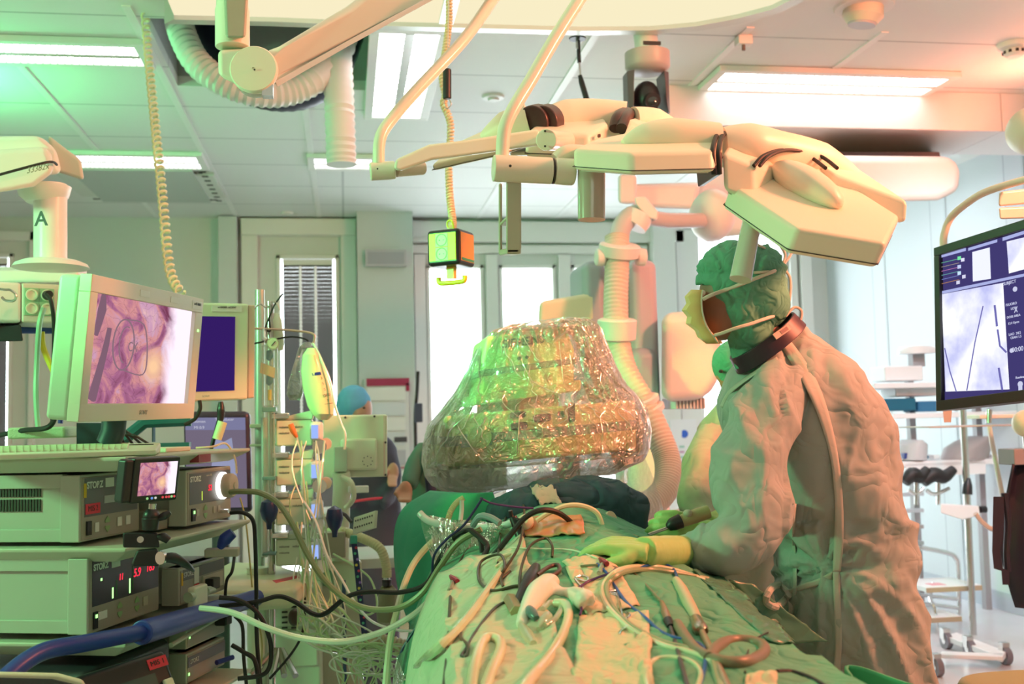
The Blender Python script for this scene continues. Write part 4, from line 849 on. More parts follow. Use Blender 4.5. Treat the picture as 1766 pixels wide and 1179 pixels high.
prismpx(MB(), [(212, 918, Y), (272, 918, Y), (276, 944, Y), (212, 944, Y)], (0, 0, .05)).build('clamp_upper', BLACK, t, bevel=.004)
MB().cyl(at(242, 930, Y-.002), at(242, 930, Y+.002), .007).build('clamp_bolt', STEEL, t)
MB().tube([at(272, 926, Y), at(282, 926, Y), at(291, 932, Y)], [.006, .010, .008], 10, 3).build('thumb_knob', BLACK, t)
prismpx(MB(), [(228, 968, Y), (236, 948, Y), (272, 944, Y), (276, 976, Y), (226, 976, Y)], (0, 0, .05)).build('clamp_jaw', BLACK, t, bevel=.006)
MB().cyl(at(276, 962, Y-.01), at(283, 961, Y), .014, .012).build('jaw_ring', CHROME, t)
MB().tube([at(283, 962, Y), at(300, 962, Y), at(322, 974, Y+.02), at(334, 984, Y+.05)], [.010, .012, .008, .003], 12, 4).build('handle_lever', BLACK, t)
# odd pieces on the shelf's far end
t = thing('camera_head_holder', 'blue and green camera plug resting at the far end of the middle shelf', 'plug', CF @ V((.6, 0, ZS[1])))
MB().tube([at(378, 945, 3.0), at(388, 930, 3.0), at(402, 918, 3.0)], [.008, .018, .014], 12, 4).build('plug_body', BLUE, t)
MB().box(at(352, 962, 3.05), at(414, 942, 3.1)).build('drawer_lip', CREAMD, t, bevel=.003)
# --- cables of the cart
cable('light_cable', 'thick grey green light guide cable sagging from the glowing socket', [(398, 848, 2.95), (420, 847, 2.9), (450, 850, 2.88), (480, 868, 2.85), (505, 905, 2.8), (530, 955, 2.78), (560, 1000, 2.75), (600, 1035, 2.72), (640, 1050, 2.7), (690, 1047, 2.68), (730, 1020, 2.66), (760, 975, 2.64), (790, 935, 2.62), (830, 912, 2.6)], .0075, mat('light_guide', (.24, .26, .13), .4))
cable('black_cable', 'long wavy black cable running from the cart to the table', [(330, 1050, 3.0), (380, 1045, 2.95), (440, 1038, 2.9), (480, 1028, 2.9), (510, 1038, 2.88), (540, 1058, 2.86), (562, 1057, 2.84), (600, 1028, 2.82), (640, 1020, 2.8), (690, 1021, 2.78), (735, 1006, 2.74), (760, 960, 2.7), (785, 925, 2.66), (812, 914, 2.62), (828, 930, 2.6), (832, 962, 2.58)], .0062, BLACKC)
cable('gas_tube', 'clear insufflation tube hanging from the filter block across to the drapes', [(345, 1048, 2.65), (400, 1056, 2.62), (460, 1082, 2.6), (520, 1100, 2.6), (590, 1106, 2.58), (650, 1092, 2.56), (700, 1068, 2.54), (735, 1040, 2.5), (765, 1000, 2.48)], .0072, mat('tube_white', (.66, .76, .62), .2, coat=.5))
for nm, pts, r, m in (
    ('thin yellow cable hanging down beside the light source', [(414, 858, 3.3), (424, 900, 3.3), (432, 980, 3.3), (438, 1040, 3.3), (452, 1110, 3.3), (445, 1190, 3.3)], .0025, mat('cord_olive', (.45, .42, .15), .5)),
    ('black camera lead hanging in front of the shelf ends', [(398, 884, 2.98), (420, 884, 2.95), (436, 897, 2.95), (440, 930, 2.95), (442, 1010, 2.95), (443, 1100, 2.95), (450, 1190, 2.95)], .0055, BLACKC),
    ('black power lead drooping from the recorder', [(400, 1112, 2.95), (420, 1124, 2.94), (440, 1140, 2.93), (447, 1190, 2.93)], .006, BLACKC),
    ('black lead from the image processor curving down', [(378, 1030, 2.9), (410, 1034, 2.9), (440, 1052, 2.9), (458, 1080, 2.9), (468, 1120, 2.9), (458, 1160, 2.9), (410, 1170, 2.9)], .006, BLACKC),
    ('black lead dropping behind the blue rail end', [(405, 1062, 3.1), (418, 1080, 3.1), (420, 1130, 3.1), (426, 1190, 3.1)], .005, BLACKC),
    ('black lead hanging from the arm of the cream table', [(524, 1020, 3.4), (526, 1050, 3.4), (520, 1095, 3.4), (500, 1130, 3.4), (465, 1170, 3.4)], .004, BLACKC),
    ('black lead behind the middle shelf', [(404, 960, 3.25), (400, 985, 3.2), (390, 1005, 3.2), (388, 1060, 3.2)], .0045, BLACKC),
    ('thick black lead running behind the keyboard', [(-10, 752, 3.05), (40, 742, 3.0), (85, 735, 2.95), (100, 700, 3.0), (112, 668, 3.0)], .007, BLACKC),
    ('black lead coming down from behind the endoscopy monitor', [(318, 732, 3.3), (336, 722, 3.3), (345, 705, 3.3), (344, 690, 3.3)], .006, BLACKC),
    ('pale lead along the top shelf end', [(338, 772, 3.0), (366, 770, 3.0), (390, 765, 3.1), (405, 790, 3.15), (408, 815, 3.2)], .003, mat('cord_peach', (1, 1, 1)))):
    cable('cart_cable', nm, pts, r, m)
for k in range(4): cable('cart_cable', 'black leads bunched behind the upper camera control unit', [(-10, 826+k*3, 2.9), (60, 822+k, 2.92), (140, 824-k, 2.9), (185, 828+k, 2.85), (212, 842+2*k, 2.8)], .0035, BLACKC, group='leads behind the camera control unit')
for k in range(5): cable('cart_cable', 'dark leads dangling between the two monitors and the shelf', [(150+k*14, 735, 3.3), (160+k*16, 748, 3.3), (190+k*12, 742+3*k, 3.3), (200+k*16, 770, 3.35)], .004, BLACKC, group='leads under the monitors')
t = thing('teal_bracket', 'teal metal bracket behind the monitors above the top shelf', 'bracket', at(240, 745, 3.5))
MB().tube([at(200, 768, 3.5), at(250, 728, 3.5), at(330, 724, 3.5)], .02, 8).build('brace', mat('teal_metal', (.02, .14, .15), .4), t)
MB().box(at(190, 775, 3.5), at(330, 762, 3.55)).build('lower_bar', mat('teal_metal', (1, 1, 1)), t)
MB().box(at(262, 762, 3.52), at(268, 728, 3.56)).build('post', mat('teal_metal', (1, 1, 1)), t)

p_ = at(265, 765, 3.54); MB().box((p_.x-.02, p_.y, .0), (p_.x+.02, p_.y+.03, p_.z)).build('floor_post', mat('teal_metal', (1, 1, 1)), t)
# ================================================================ C-arm, detector and its cover
CARM = mat('carm_white', (.80, .78, .76), .4); PEACH = CARM
CBLUE = mat('carm_blue_grey', (.38, .42, .50), .45)
t = thing('x_ray_c_arm', 'ceiling mounted x-ray C-arm with a ribbed hose and blue grey panels', 'x-ray machine', at(1075, 560, 4.3))
Y = 4.4
# blue grey spine: two rounded boxes and the darker gap between
def rbox(x0, y0, x1, y1, Y, d, name, m, bev=.02, seg=4, par=None):
    return MB().box(tuple(V((at(x0, (y0+y1)/2, Y).x, Y, at((x0+x1)/2, y1, Y).z))), tuple(V((at(x1, (y0+y1)/2, Y).x, Y+d, at((x0+x1)/2, y0, Y).z)))).build(name, m, par or t, bevel=bev, seg=seg)
rbox(1008, 448, 1050, 700, Y, .3, 'left_cover', CBLUE, .04); rbox(1034, 470, 1112, 700, Y+.04, .26, 'centre_cover', mat('carm_mid', (.50, .44, .46), .45), .02)
rbox(1092, 446, 1139, 720, Y, .3, 'right_cover', mat('carm_lilac', (.52, .48, .56), .45), .04)
rbox(1090, 598, 1141, 730, Y-.05, .28, 'lower_cover', CBLUE, .05)
# cone to the left and tube housing to the right
MB().loft([ring(at(x, y, Y+.1), m2p(r, Y)*.7, m2p(r, Y), 28, tilt=Matrix.Rotation(math.pi/2, 3, 'Y')) for x, y, r in ((1028, 530, 25), (1000, 532, 24), (950, 540, 20), (932, 543, 16))]).build('collimator_cone', CARM, t)
prismpx(MB(), [(930, 520, Y), (940, 518, Y), (1030, 503, Y), (1030, 556, Y), (928, 560, Y)], (0, 0, .24)).build('collimator_cover', mat('carm_cream', (.80, .74, .56), .4), t, bevel=.02)
prismpx(MB(), [(1141, 540, Y-.12), (1190, 536, Y-.12), (1236, 560, Y-.12), (1248, 610, Y-.12), (1240, 660, Y-.12), (1215, 690, Y-.12), (1141, 695, Y-.12)], (0, 0, .36)).build('tube_housing', CARM, t, bevel=.06, seg=6)
m = MB()
for k in range(9): p = at(1166+k*6, 690, Y-.06); m.box((p.x, p.y, p.z-.035), (p.x+.006, p.y+.2, p.z+.01))
m.build('cooling_fins', CARM, t, kind='stuff')
# C-shaped arc running down behind the cover to the underside of the table
arc = [(1085, 690, Y+.2), (1100, 780, Y+.2), (1110, 860, Y+.15), (1100, 940, Y+.1), (1060, 1010, Y)]
MB().loft([ring(at(*p), .10, .16, 20, p=3) for p in arc]).build('c_arc', CARM, t)
prismpx(MB(), [(1130, 890, Y-.2), (1190, 870, Y-.2), (1236, 900, Y-.2), (1236, 1010, Y-.2), (1110, 1010, Y-.2)], (0, 0, .3)).build('arc_carriage', mat('carm_pale', (.75, .76, .85), .4), t, bevel=.04)
# ceiling carriage: large rounded housing on the rail
t2 = t
m = prismpx(MB(), [(1212, 262, 5.2), (1440, 268, 5.2), (1640, 270, 5.2), (1659, 290, 5.2), (1655, 330, 5.2), (1620, 346, 5.2), (1420, 352, 5.2), (1330, 400, 5.2), (1250, 410, 5.2), (1200, 400, 5.2), (1198, 340, 5.2)], (0, 0, .7)); m.build('ceiling_carriage', CARM, t, bevel=.07, seg=6)
prismpx(MB(), [(1430, 262, 5.25), (1620, 262, 5.25), (1622, 272, 5.25), (1430, 274, 5.25)], (0, 0, .5)).build('carriage_seal', BLACK, t)
c0 = at(1520, 262, 5.4); MB().box((c0.x-.1, 5.9, c0.z-.1), (c0.x+.1, 6.1, CZ-.001)).build('carriage_neck', mat('rail_grey', (.55, .52, .52), .5), t)
prismpx(MB(), [(1070, 318, 5.0), (1210, 314, 5.0), (1200, 362, 5.0), (1090, 358, 5.0)], (0, 0, .5)).build('swivel_plate', CARM, t, bevel=.03)
prismpx(MB(), [(1066, 300, 4.9), (1098, 300, 4.9), (1098, 352, 4.9), (1066, 352, 4.9)], (0, 0, .15)).build('swivel_block', CARM, t, bevel=.02)
rail = thing('ceiling_rail', 'pale twin ceiling rail carrying the C-arm near the right wall', 'rail', (2.4, 6, CZ))
for (xa, ya), (xb, yb) in (((1600, 262), (1672, 222)), ((1616, 262), (1694, 226))):
    a, b = atz(xa, ya, CZ-.03), atz(xb, yb, CZ-.03); MB().box((min(a.x, b.x), min(a.y, b.y), CZ-.05), (min(a.x, b.x)+.08, max(a.y, b.y)+.1, CZ-.005)).build('rail_profile', mat('rail_pale', (.75, .72, .72), .4), rail, bevel=.004)
a = atz(1415, 256, CZ-.02); b = atz(1700, 236, CZ-.02); MB().box((a.x, a.y, CZ-.04), (b.x, a.y+.12, CZ-.005)).build('cross_profile', mat('rail_pale', (1, 1, 1)), rail, bevel=.004)
# horizontal tube + elbow + hose
PIPE = mat('pipe_grey', (.55, .54, .54), .35)
MB().tube([at(1225, 380, 4.6), at(1150, 380, 4.5), at(1110, 374, 4.45)], m2p(14, 4.5), 20).build('support_tube', PIPE, t)
MB().ell(at(1228, 372, 4.65), (.10, .14, .12)).build('tube_socket', CARM, t)
MB().lathe([(m2p(24, 4.4), -.03), (m2p(26, 4.4), 0), (m2p(24, 4.4), .03)], at(1098, 380, 4.4), (.5, 0, .8), 28).build('elbow_clamp', CARM, t)
prismpx(MB(), [(1094, 340, 4.35), (1112, 338, 4.35), (1136, 366, 4.35), (1134, 380, 4.35), (1116, 376, 4.35), (1096, 352, 4.35)], (0, 0, .12)).build('clamp_bracket', CARM, t, bevel=.01)
MB().tube([at(1112, 372, 4.42), at(1090, 372, 4.4), at(1072, 392, 4.38), at(1066, 425, 4.35)], m2p(18, 4.4), 22, 6).build('upper_pipe', PIPE, t)
pts = [(1064, 410, 4.3), (1064, 460, 4.26), (1062, 520, 4.22), (1064, 580, 4.18), (1078, 640, 4.12), (1112, 700, 4.06), (1140, 760, 4.0), (1152, 800, 3.96), (1148, 840, 3.9), (1125, 866, 3.85), (1090, 880, 3.8)]
P, _ = spline([at(*p) for p in pts], [1]*len(pts), 17)
MB().tube(P, [m2p(22.5, 4.1)*(1+.035*(-1)**i) for i in range(len(P))], 24).build('ribbed_hose', mat('hose_beige', (.66, .58, .50), .5), t)
def collar(x, y, Y, r, h, ax, name='hose_collar'):
    return MB().lathe([(m2p(r-4, Y), -h/2), (m2p(r, Y), -h/2+.006), (m2p(r+1, Y), h/2-.006), (m2p(r-3, Y), h/2), (m2p(r-9, Y), h/2)], at(x, y, Y), ax, 36).build(name, CARM, t)
collar(1068, 432, 4.27, 36, .055, (.05, -.35, 1)); collar(1064, 568, 4.17, 34, .085, (0, -.2, 1)); collar(1110, 692, 4.07, 28, .03, (-.4, -.2, 1)); collar(1120, 706, 4.06, 27, .03, (-.4, -.2, 1))
for x in (1030, 1100): MB().cyl(at(x-3, 443, 4.27), at(x+14, 444, 4.27), m2p(16, 4.27), seg=24).build('collar_lug', CARM, t, bevel=.01)
# ---- detector
Y = 3.25
DET = mat('detector_cream', (.62, .65, .34), .42); DETB = mat('detector_band', (.26, .31, .26), .4)
t = thing('x_ray_detector', 'cream flat panel x-ray detector with dark buttons inside clear plastic', 'x-ray detector', at(930, 800, Y+.2))
tl, tr, br, bl = at(765, 716, Y), at(1098, 690, Y), at(1098, 774, Y), at(770, 808, Y)
x = Pn(tl, tr, br, bl); X = x.m; W, H = x.W, x.H
MB(X).box((0, 0, 0), (W, .46, H)).build('panel_housing', DET, t, bevel=.014, seg=3)
MB(X).box((-.002, -.002, H*.40), (W+.002, .44, H*.60)).build('dark_band', DETB, t, bevel=.003)
MB(X).box((W*.08, -.003, H*.36), (W*.24, -.001, H*.62)).build('label_plate', mat('label_grey', (.35, .40, .42), .4), t)
MB(X).cyl((W*.175, -.014, H*.53), (W*.175, 0, H*.53), H*.24, seg=40).build('round_cap', DET, t, bevel=.003)
for u, v, a, b, r in ((.375, .90, .026, .010, .5), (.38, .68, .026, .012, .5), (.50, .80, .028, .012, .5), (.60, .83, .011, .011, .5), (.655, .86, .011, .030, .4)):
    MB(X).loft([[(W*u+a*math.copysign(abs(math.cos(q))**r, math.cos(q)), y, H*v+b*math.copysign(abs(math.sin(q))**r, math.sin(q))) for q in [k*math.pi/12 for k in range(24)]] for y in (-.001, -.006)]).build('control_button', mat('button_maroon', (.045, .012, .03), .3), t)
# upper housing
x2 = Pn(at(834, 584, Y+.05), at(990, 556, Y+.05), at(992, 676, Y+.05), at(826, 692, Y+.05)); X2 = x2.m; W2, H2 = x2.W, x2.H
MB(X2).loft([[(W2*a, .0, H2*h), (W2*b, .0, H2*h), (W2*b, .32, H2*h), (W2*a, .32, H2*h)] for h, a, b in ((0, -.01, 1.01), (.42, 0, 1.0), (.62, .0, 1.0), (1, .035, .9))]).build('upper_housing', DET, t, bevel=.014, seg=3)
MB(X2).box((-.006, -.004, H2*.40), (W2+.006, .33, H2*.50)).build('grey_band', DETB, t, bevel=.003)
MB(X2).box((W2*.08, .03, -.06), (W2*.86, .28, .02)).build('neck', mat('detector_neck', (.50, .48, .34), .45), t, bevel=.006)
MB(X2).box((-.02, -.015, -.004), (W2+.02, .34, .03)).build('collar_plate', DET, t, bevel=.006)
text('SIEMENS', x2.at(.44, .84, -.004), .036, mat('brand_ink', (.015, .07, .05), .4), t, bold=.0012)
for u in (.40, .48): MB(X2).cyl((W2*u, -.003, H2*.60), (W2*u, 0, H2*.60), .006).build('screw', DARK, t)
MB().box(tuple(at(870, 575, Y+.15)), tuple(at(960, 500, Y+.55))).build('arm_mount', DET, t, bevel=.02) if False else None
rings = []
for y, xa, xb, d in ((553, 905, 985, .07), (558, 872, 1010, .13), (572, 838, 1028, .19), (596, 822, 1038, .21), (630, 808, 1052, .23), (668, 786, 1072, .25), (696, 758, 1092, .28), (720, 738, 1106, .31), (752, 729, 1112, .33), (784, 727, 1110, .33), (806, 732, 1098, .31), (824, 744, 1060, .28), (836, 770, 980, .22), (845, 812, 900, .12)):
    a, b = at(xa, y+(14 if y > 690 else 5), Y+.18), at(xb, y-(14 if y > 690 else 5), Y+.18); c = (a+b)/2
    R = []
    for k in range(120):
        an = 2*math.pi*k/120; ca, sa = math.cos(an), math.sin(an); e = 2/2.6
        ux = math.copysign(abs(ca)**e, ca); uy = math.copysign(abs(sa)**e, sa)
        p = c+(b-a)/2*ux+V((0, d, 0))*uy
        R.append(p)
    rings.append(R)
RR = []
for i in range(len(rings)-1):
    for k in range(7): RR.append([p.lerp(q, k/7) for p, q in zip(rings[i], rings[i+1])])
RR.append(rings[-1])
c0 = at(920, 720, Y+.18)
for R in RR:
    for k, p in enumerate(R):
        d = (p-c0).normalized(); s = V((p.x*7, p.y*7, p.z*2.6))
        q = noise.noise(s*1.3)*.5+ridge(V((math.atan2(p.x-c0.x, -(p.y-c0.y))*5, p.z*2.2, 0)), 1.1, 3)*.5+noise.noise(p*26)*.25
        R[k] = p+d*(q*.011-.006)
FC = thing('plastic_drape', 'crumpled clear plastic bag wrapped around the x-ray detector', 'plastic cover', c0)
MB().loft(RR[:67], cap=False).build('clear_cover', FILM, FC, smooth=False)
MB().loft(RR[66:]).build('cover_bottom', MILK, FC, smooth=False)
random.seed(3); g = MB()
for q in range(95):
    k = random.randint(64, 119) if q % 4 else random.randint(0, 119); i = random.randint(5, 52) if q % 3 else random.randint(5, 12); dk = random.uniform(-.9, .9); pts = []
    for j in range(random.randint(4, 9)):
        if i+j*2 < len(RR)-4: p = RR[i+j*2][int(k+dk*j*1.6) % 120]; pts.append(p+(p-c0).normalized()*.003)
    if len(pts) > 2: g.tube(pts, [.0004]+[random.choice((.0010, .0014, .0020))]*(len(pts)-2)+[.0004], 5, 3)
g.build('plastic_creases', film('crease_film', (.92, .92, .88), .22, 1.0, .18, edge=.3), FC, kind='stuff')
# loose sheet trailing down to the right of the bag
pts = []
for i in range(26):
    v = i/25; a = at(1030-10*v, 800+110*v, Y+.1); b = at(1105+35*v, 770+120*v, Y+.3); row = []
    for j in range(20):
        u = j/19; p = a.lerp(b, u); p = p+V((0, .05*math.sin(u*9+v*3), 0))+V((0, noise.noise(p*9)*.05, 0)); row.append(p)
    pts.append(row)
MB().grid(pts).build('hanging_flap', FILM, FC, smooth=False)
# ================================================================ far left and middle background
Y = 6.6
t = thing('wall_chart', 'pinned papers on a board with a dark red top edge on the grey pillar', 'notice board', at(665, 660, YF-.4))
Yc = YF-.36
rbox(630, 652, 706, 872, Yc, .02, 'board', mat('board_pale', (.66, .68, .68), .5), .002, par=t)
rbox(632, 652, 706, 665, Yc-.01, .012, 'red_header', mat('maroon', (.32, .02, .07), .4), .001, par=t)
rbox(700, 660, 706, 674, Yc-.01, .012, 'red_corner', mat('maroon', (1, 1, 1)), .001, par=t)
for k in range(4): rbox(633, 668+k*26, 699, 690+k*26, Yc-.012, .012, 'paper', mat('paper_%d' % (k % 2), ((.74, .76, .74), (.62, .66, .70))[k % 2], .6), .001, par=t)
rbox(636, 776, 700, 802, Yc-.012, .012, 'photo_strip', mat('photo_grey', (.42, .42, .46), .6), .001, par=t); rbox(680, 753, 702, 762, Yc-.02, .02, 'dark_clip', DARK, .001, par=t)
rbox(636, 806, 704, 808, Yc-.015, .012, 'red_line', mat('maroon', (1, 1, 1)), .0, par=t); rbox(634, 812, 704, 870, Yc-.013, .012, 'lower_sheet', mat('paper_0', (1, 1, 1)), .001, par=t)
t = thing('wall_sign', 'small grey display panel high on the grey pillar', 'sign', at(665, 444, YF-.36))
rbox(630, 430, 701, 459, Yc-.02, .03, 'frame', mat('sign_frame', (.45, .45, .47), .4), .003, par=t); rbox(634, 434, 697, 455, Yc-.022, .02, 'display', mat('sign_grey', (.32, .33, .36), .4), .0, par=t)
tag(MB().tube([at(721, 640, 7.6), at(719, 680, 7.6), at(716, 715, 7.6), at(717, 780, 7.6), at(716, 840, 7.6)], .012, 8, 5).build('black_cable', BLACKC), 'black cord hanging beside the notice board left of the window', 'cord')
t = thing('wall_handset', 'dark handset box hanging on the post left of the bright window', 'handset', at(722, 712, 7.6)); rbox(715, 695, 729, 728, 7.55, .05, 'box', mat('handset_navy', (.05, .06, .10), .4), .006, par=t)
t = thing('low_cabinet', 'beige low cabinet far behind the tubing in the middle', 'cabinet', at(650, 960, 6.9))
rbox(540, 880, 800, 1112, 6.9, .5, 'carcass', mat('cabinet_beige', (.52, .50, .40), .5), .01, par=t); rbox(545, 884, 660, 1070, 6.88, .02, 'door', mat('cabinet_beige', (1, 1, 1)), .004, par=t); rbox(664, 884, 795, 1070, 6.88, .02, 'door', mat('cabinet_beige', (1, 1, 1)), .004, par=t)
# person with the blue cap
BLC = mat('blue_cap', (.12, .38, .58), .8, bump=('n', 20, .3, .01)); DKB = mat('dark_jacket', (.05, .045, .07), .7, bump=('n', 10, .3, .02))
Y = 5.6
t = thing('person', 'person in a pale blue cap and dark top behind the back of the green monitor', 'person', at(640, 1150, Y))
b = MB()
b.loft([ring(at(x, y, Y), m2p(w_, Y), m2p(w_*.62, Y), 24, p=2.3) for x, y, w_ in ((632, 724, 9), (632, 742, 16), (634, 760, 44), (636, 790, 52), (640, 850, 50), (642, 900, 50), (642, 1000, 48), (642, 1100, 46), (642, 1230, 44))])
b.tube([at(672, 772, Y), at(678, 815, Y-.02), at(672, 850, Y-.1), at(662, 872, Y-.2)], [m2p(15, Y), m2p(14, Y), m2p(12, Y), m2p(10, Y)], 16, 4)
b.tube([at(594, 772, Y), at(588, 815, Y-.02), at(596, 850, Y-.1), at(610, 872, Y-.2)], [m2p(15, Y), m2p(14, Y), m2p(12, Y), m2p(10, Y)], 16, 4)
bake(b.build('jacket', DKB, t), .016, lambda p, n: noise.noise(p*9)*.012)
h = MB(); h.ell(at(620, 706, Y), (m2p(22, Y), m2p(26, Y), m2p(31, Y)), 24, 14); h.ell(at(616, 712, Y-.07), (m2p(4, Y), m2p(5, Y), m2p(7, Y)), 10, 6)
h.tube([at(626, 720, Y), at(630, 748, Y)], m2p(13, Y), 14)
bake(h.build('head', SKIN, t), .010)
c = MB(); c.ell(at(610, 693, Y), (m2p(29, Y), m2p(30, Y), m2p(29, Y)), 26, 14); c.tube([at(596, 696, Y+.03), at(600, 722, Y+.03), at(612, 742, Y+.04)], [m2p(18, Y), m2p(16, Y), m2p(12, Y)], 14, 3)
bake(c.build('cap', BLC, t), .010, lambda p, n: noise.noise(p*22)*.006)
for dx in (-6, 6): MB().ell(at(622+dx, 703, Y-.075), (.007, .005, .005), 10, 6).build('eye', INK, t)
hh = MB(); ca, cb = at(676, 806, Y-.08), at(680, 822, Y-.12); hh.ell((ca+cb)/2, (.03, .018, .05), 14, 10)
for k in range(4): hh.tube([at(671+4*k, 822, Y-.12), at(670+4*k, 832, Y-.15), at(672+3.5*k, 838, Y-.19)], [.009, .009, .007], 8, 3)
hh.tube([at(670, 808, Y-.1), at(664, 820, Y-.14)], [.010, .008], 8)
bake(hh.build('hand', SKIN, t), .006)
MB().tube([at(600, 866, Y-.19), at(640, 860, Y-.22), at(672, 858, Y-.12)], .007, 8, 5).build('red_piping', mat('red_piping', (.6, .03, .06), .5), t)
# person partly hidden at the left of the detector
Y = 4.3
t = thing('person', 'person in green scrubs mostly hidden behind the plastic covered detector', 'person', at(740, 1150, Y))
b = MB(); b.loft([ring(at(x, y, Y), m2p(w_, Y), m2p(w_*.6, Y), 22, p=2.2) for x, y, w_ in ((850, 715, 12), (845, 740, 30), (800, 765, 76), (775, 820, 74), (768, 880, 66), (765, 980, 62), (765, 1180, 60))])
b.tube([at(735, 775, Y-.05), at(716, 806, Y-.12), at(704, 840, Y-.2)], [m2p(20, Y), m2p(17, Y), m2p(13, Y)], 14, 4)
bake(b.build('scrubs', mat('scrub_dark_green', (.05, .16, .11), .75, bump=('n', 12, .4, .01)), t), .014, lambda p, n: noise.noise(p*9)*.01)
h = MB(); h.ell(at(856, 680, Y), (m2p(27, Y), m2p(30, Y), m2p(36, Y)), 22, 12); bake(h.build('head', SKIN, t), .012)
c = MB(); c.ell(at(858, 668, Y+.01), (m2p(30, Y), m2p(33, Y), m2p(32, Y)), 22, 12); bake(c.build('cap', CAP, t), .012)
MB().tube([at(748, 770, Y-.15), at(742, 810, Y-.17), at(744, 850, Y-.17)], m2p(9, Y), 12, 4).build('lead_apron_strap', mat('apron_navy', (.03, .035, .08), .6), t)
hh = MB(); hh.ell(at(699, 846, Y-.22), (.028, .02, .038), 14, 8)
for k in range(4): hh.tube([at(690+6*k, 850, Y-.23), at(689+6*k, 860, Y-.26), at(691+5*k, 864, Y-.29)], [.009, .009, .007], 8, 3)
hh.tube([at(688, 842, Y-.22), at(681, 852, Y-.26)], [.010, .008], 8); bake(hh.build('hand', SKIN, t), .006)
# monitor seen from behind
t = thing('patient_monitor', 'green lit monitor seen from behind with a round rosette of dots', 'monitor', at(612, 830, 3.9)); GM = mat('medical_cream', (.72, .76, .58), .4)
x = Pn(at(556, 716, 3.9), at(668, 714, 3.9), at(668, 822, 3.9), at(556, 824, 3.9)); X = x.m; W, H = x.W, x.H
MB(X).box((0, 0, 0), (W, .03, H)).build('back_shell', GM, t, bevel=.008, seg=3); MB(X).box((W*.28, -.03, H*.12), (W*.84, 0, H*.62)).build('back_box', GM, t, bevel=.01, seg=3)
MB(X).box((W*.94, -.002, 0.004), (W*.965, .002, H-.004)).build('pink_edge', mat('edge_tan', (.75, .60, .50), .4), t)
for k in range(8): a = k*math.pi/4; MB(X).cyl((W*.69+.017*math.cos(a), -.033, H*.26+.017*math.sin(a)), (W*.69+.017*math.cos(a), -.029, H*.26+.017*math.sin(a)), .002, seg=8).build('vent_dot', DARK, t)
for u, v in ((.35, .96), (.8, .97), (.97, .55), (.97, .03)): MB(X).cyl((W*u, -.004, H*v), (W*u, 0, H*v), .004, seg=10).build('screw', DARK, t)
MB(X).box((W*.18, -.05, H*.1), (W*.38, -.005, H*.5)).build('arm_plate', mat('plate_grey_green', (.48, .56, .44), .4), t, bevel=.004)
MB().tube([at(588, 812, 3.88), at(590, 840, 3.9), at(588, 880, 3.95), at(586, 1000, 4.0), at(586, 1150, 4.0)], .032, 18, 4).build('arm_column', GM, t)
MB().tube([at(590, 822, 3.85), at(606, 832, 3.8), at(610, 858, 3.8), at(596, 876, 3.82)], .009, 10, 6).build('arm_hose', mat('medical_cream', (1, 1, 1)), t)
rbox(600, 838, 636, 850, 3.86, .04, 'side_arm', WHITE, .004, par=t)
# drip stand with pumps
Y = 3.55; MG = mat('pump_green_cream', (.66, .78, .58), .4)
t = thing('drip_stand', 'tall drip stand pole with hooks holding pumps bags and a gauge', 'drip stand', at(466, 1150, Y))
MB().cyl(at(466, 520, Y+.02), V((at(466, 900, Y).x, Y+.02, .05)), .012).build('pole', STEEL, t)
MB().cyl(at(448, 500, Y+.1), at(448, 1150, Y+.1), .016).build('second_pole', mat('pole_green', (.5, .62, .55), .3, .5), t)
MB().tube([at(436, 535, Y), at(448, 524, Y), at(460, 530, Y), at(474, 520, Y), at(482, 535, Y)], .003, 6, 5).build('hook_bar', STEEL, t)
MB().tube([at(430, 566, Y), at(480, 568, Y), at(536, 574, Y), at(542, 586, Y), at(538, 594, Y)], .004, 8, 5).build('cross_arm', mat('copper_rod', (.7, .5, .42), .3, .6), t)
MB().box(tuple(at(430, 770, Y+.05)), tuple(at(482, 764, Y+.12))).build('clamp', CREAMD, t, bevel=.003)
MB().box(tuple(at(430, 738, Y+.05)), tuple(at(482, 730, Y+.12))).build('clamp', CREAMD, t, bevel=.003)
for k in range(5): MB().tube([at(474+3*k, 1120, Y), at(470+20*k-40, 1165, Y-.1)], .01, 8).build('foot', STEEL, t)
t = thing('pressure_gauge', 'round dial pressure gauge with a blue valve on the drip stand', 'gauge', at(470, 592, Y-.06))
MB().cyl(at(469, 592, Y-.03), at(471, 592, Y-.075), m2p(10, Y), seg=28).build('gauge_body', mat('gauge_rim', (.70, .66, .50), .25, .5), t)
MB().cyl(at(471, 592, Y-.076), at(471, 592, Y-.078), m2p(8.3, Y), seg=28).build('dial', mat('dial_tan', (.70, .56, .46), .4), t)
MB().tube([at(468, 596, Y-.08), at(475, 588, Y-.08)], .0012, 6).build('needle', INK, t)
MB().tube([at(461, 588, Y-.04), at(456, 584, Y-.03), at(456, 570, Y)], .009, 10).build('valve', CHROME, t)
for y in (612, 655): MB().tube([at(464, y-8, Y-.04), at(465, y+2, Y-.04), at(461, y+8, Y-.04)], [.008, .012, .006], 10, 3).build('blue_knob', mat('valve_blue', (.03, .16, .30), .35), t)
MB().cyl(at(465, 672, Y-.04), at(465, 690, Y-.04), .006).build('yellow_tip', YELLOW, t)
x = Pn(at(450, 625, Y-.06), at(475, 634, Y-.05), at(473, 652, Y-.05), at(448, 642, Y-.06)); tag(MB(x.m).box((0, 0, 0), (x.W, .003, x.H)).build('paper_tag', mat('tag_orange', (.80, .62, .36), .5)), 'small orange paper tag hanging below the pressure gauge', 'tag')
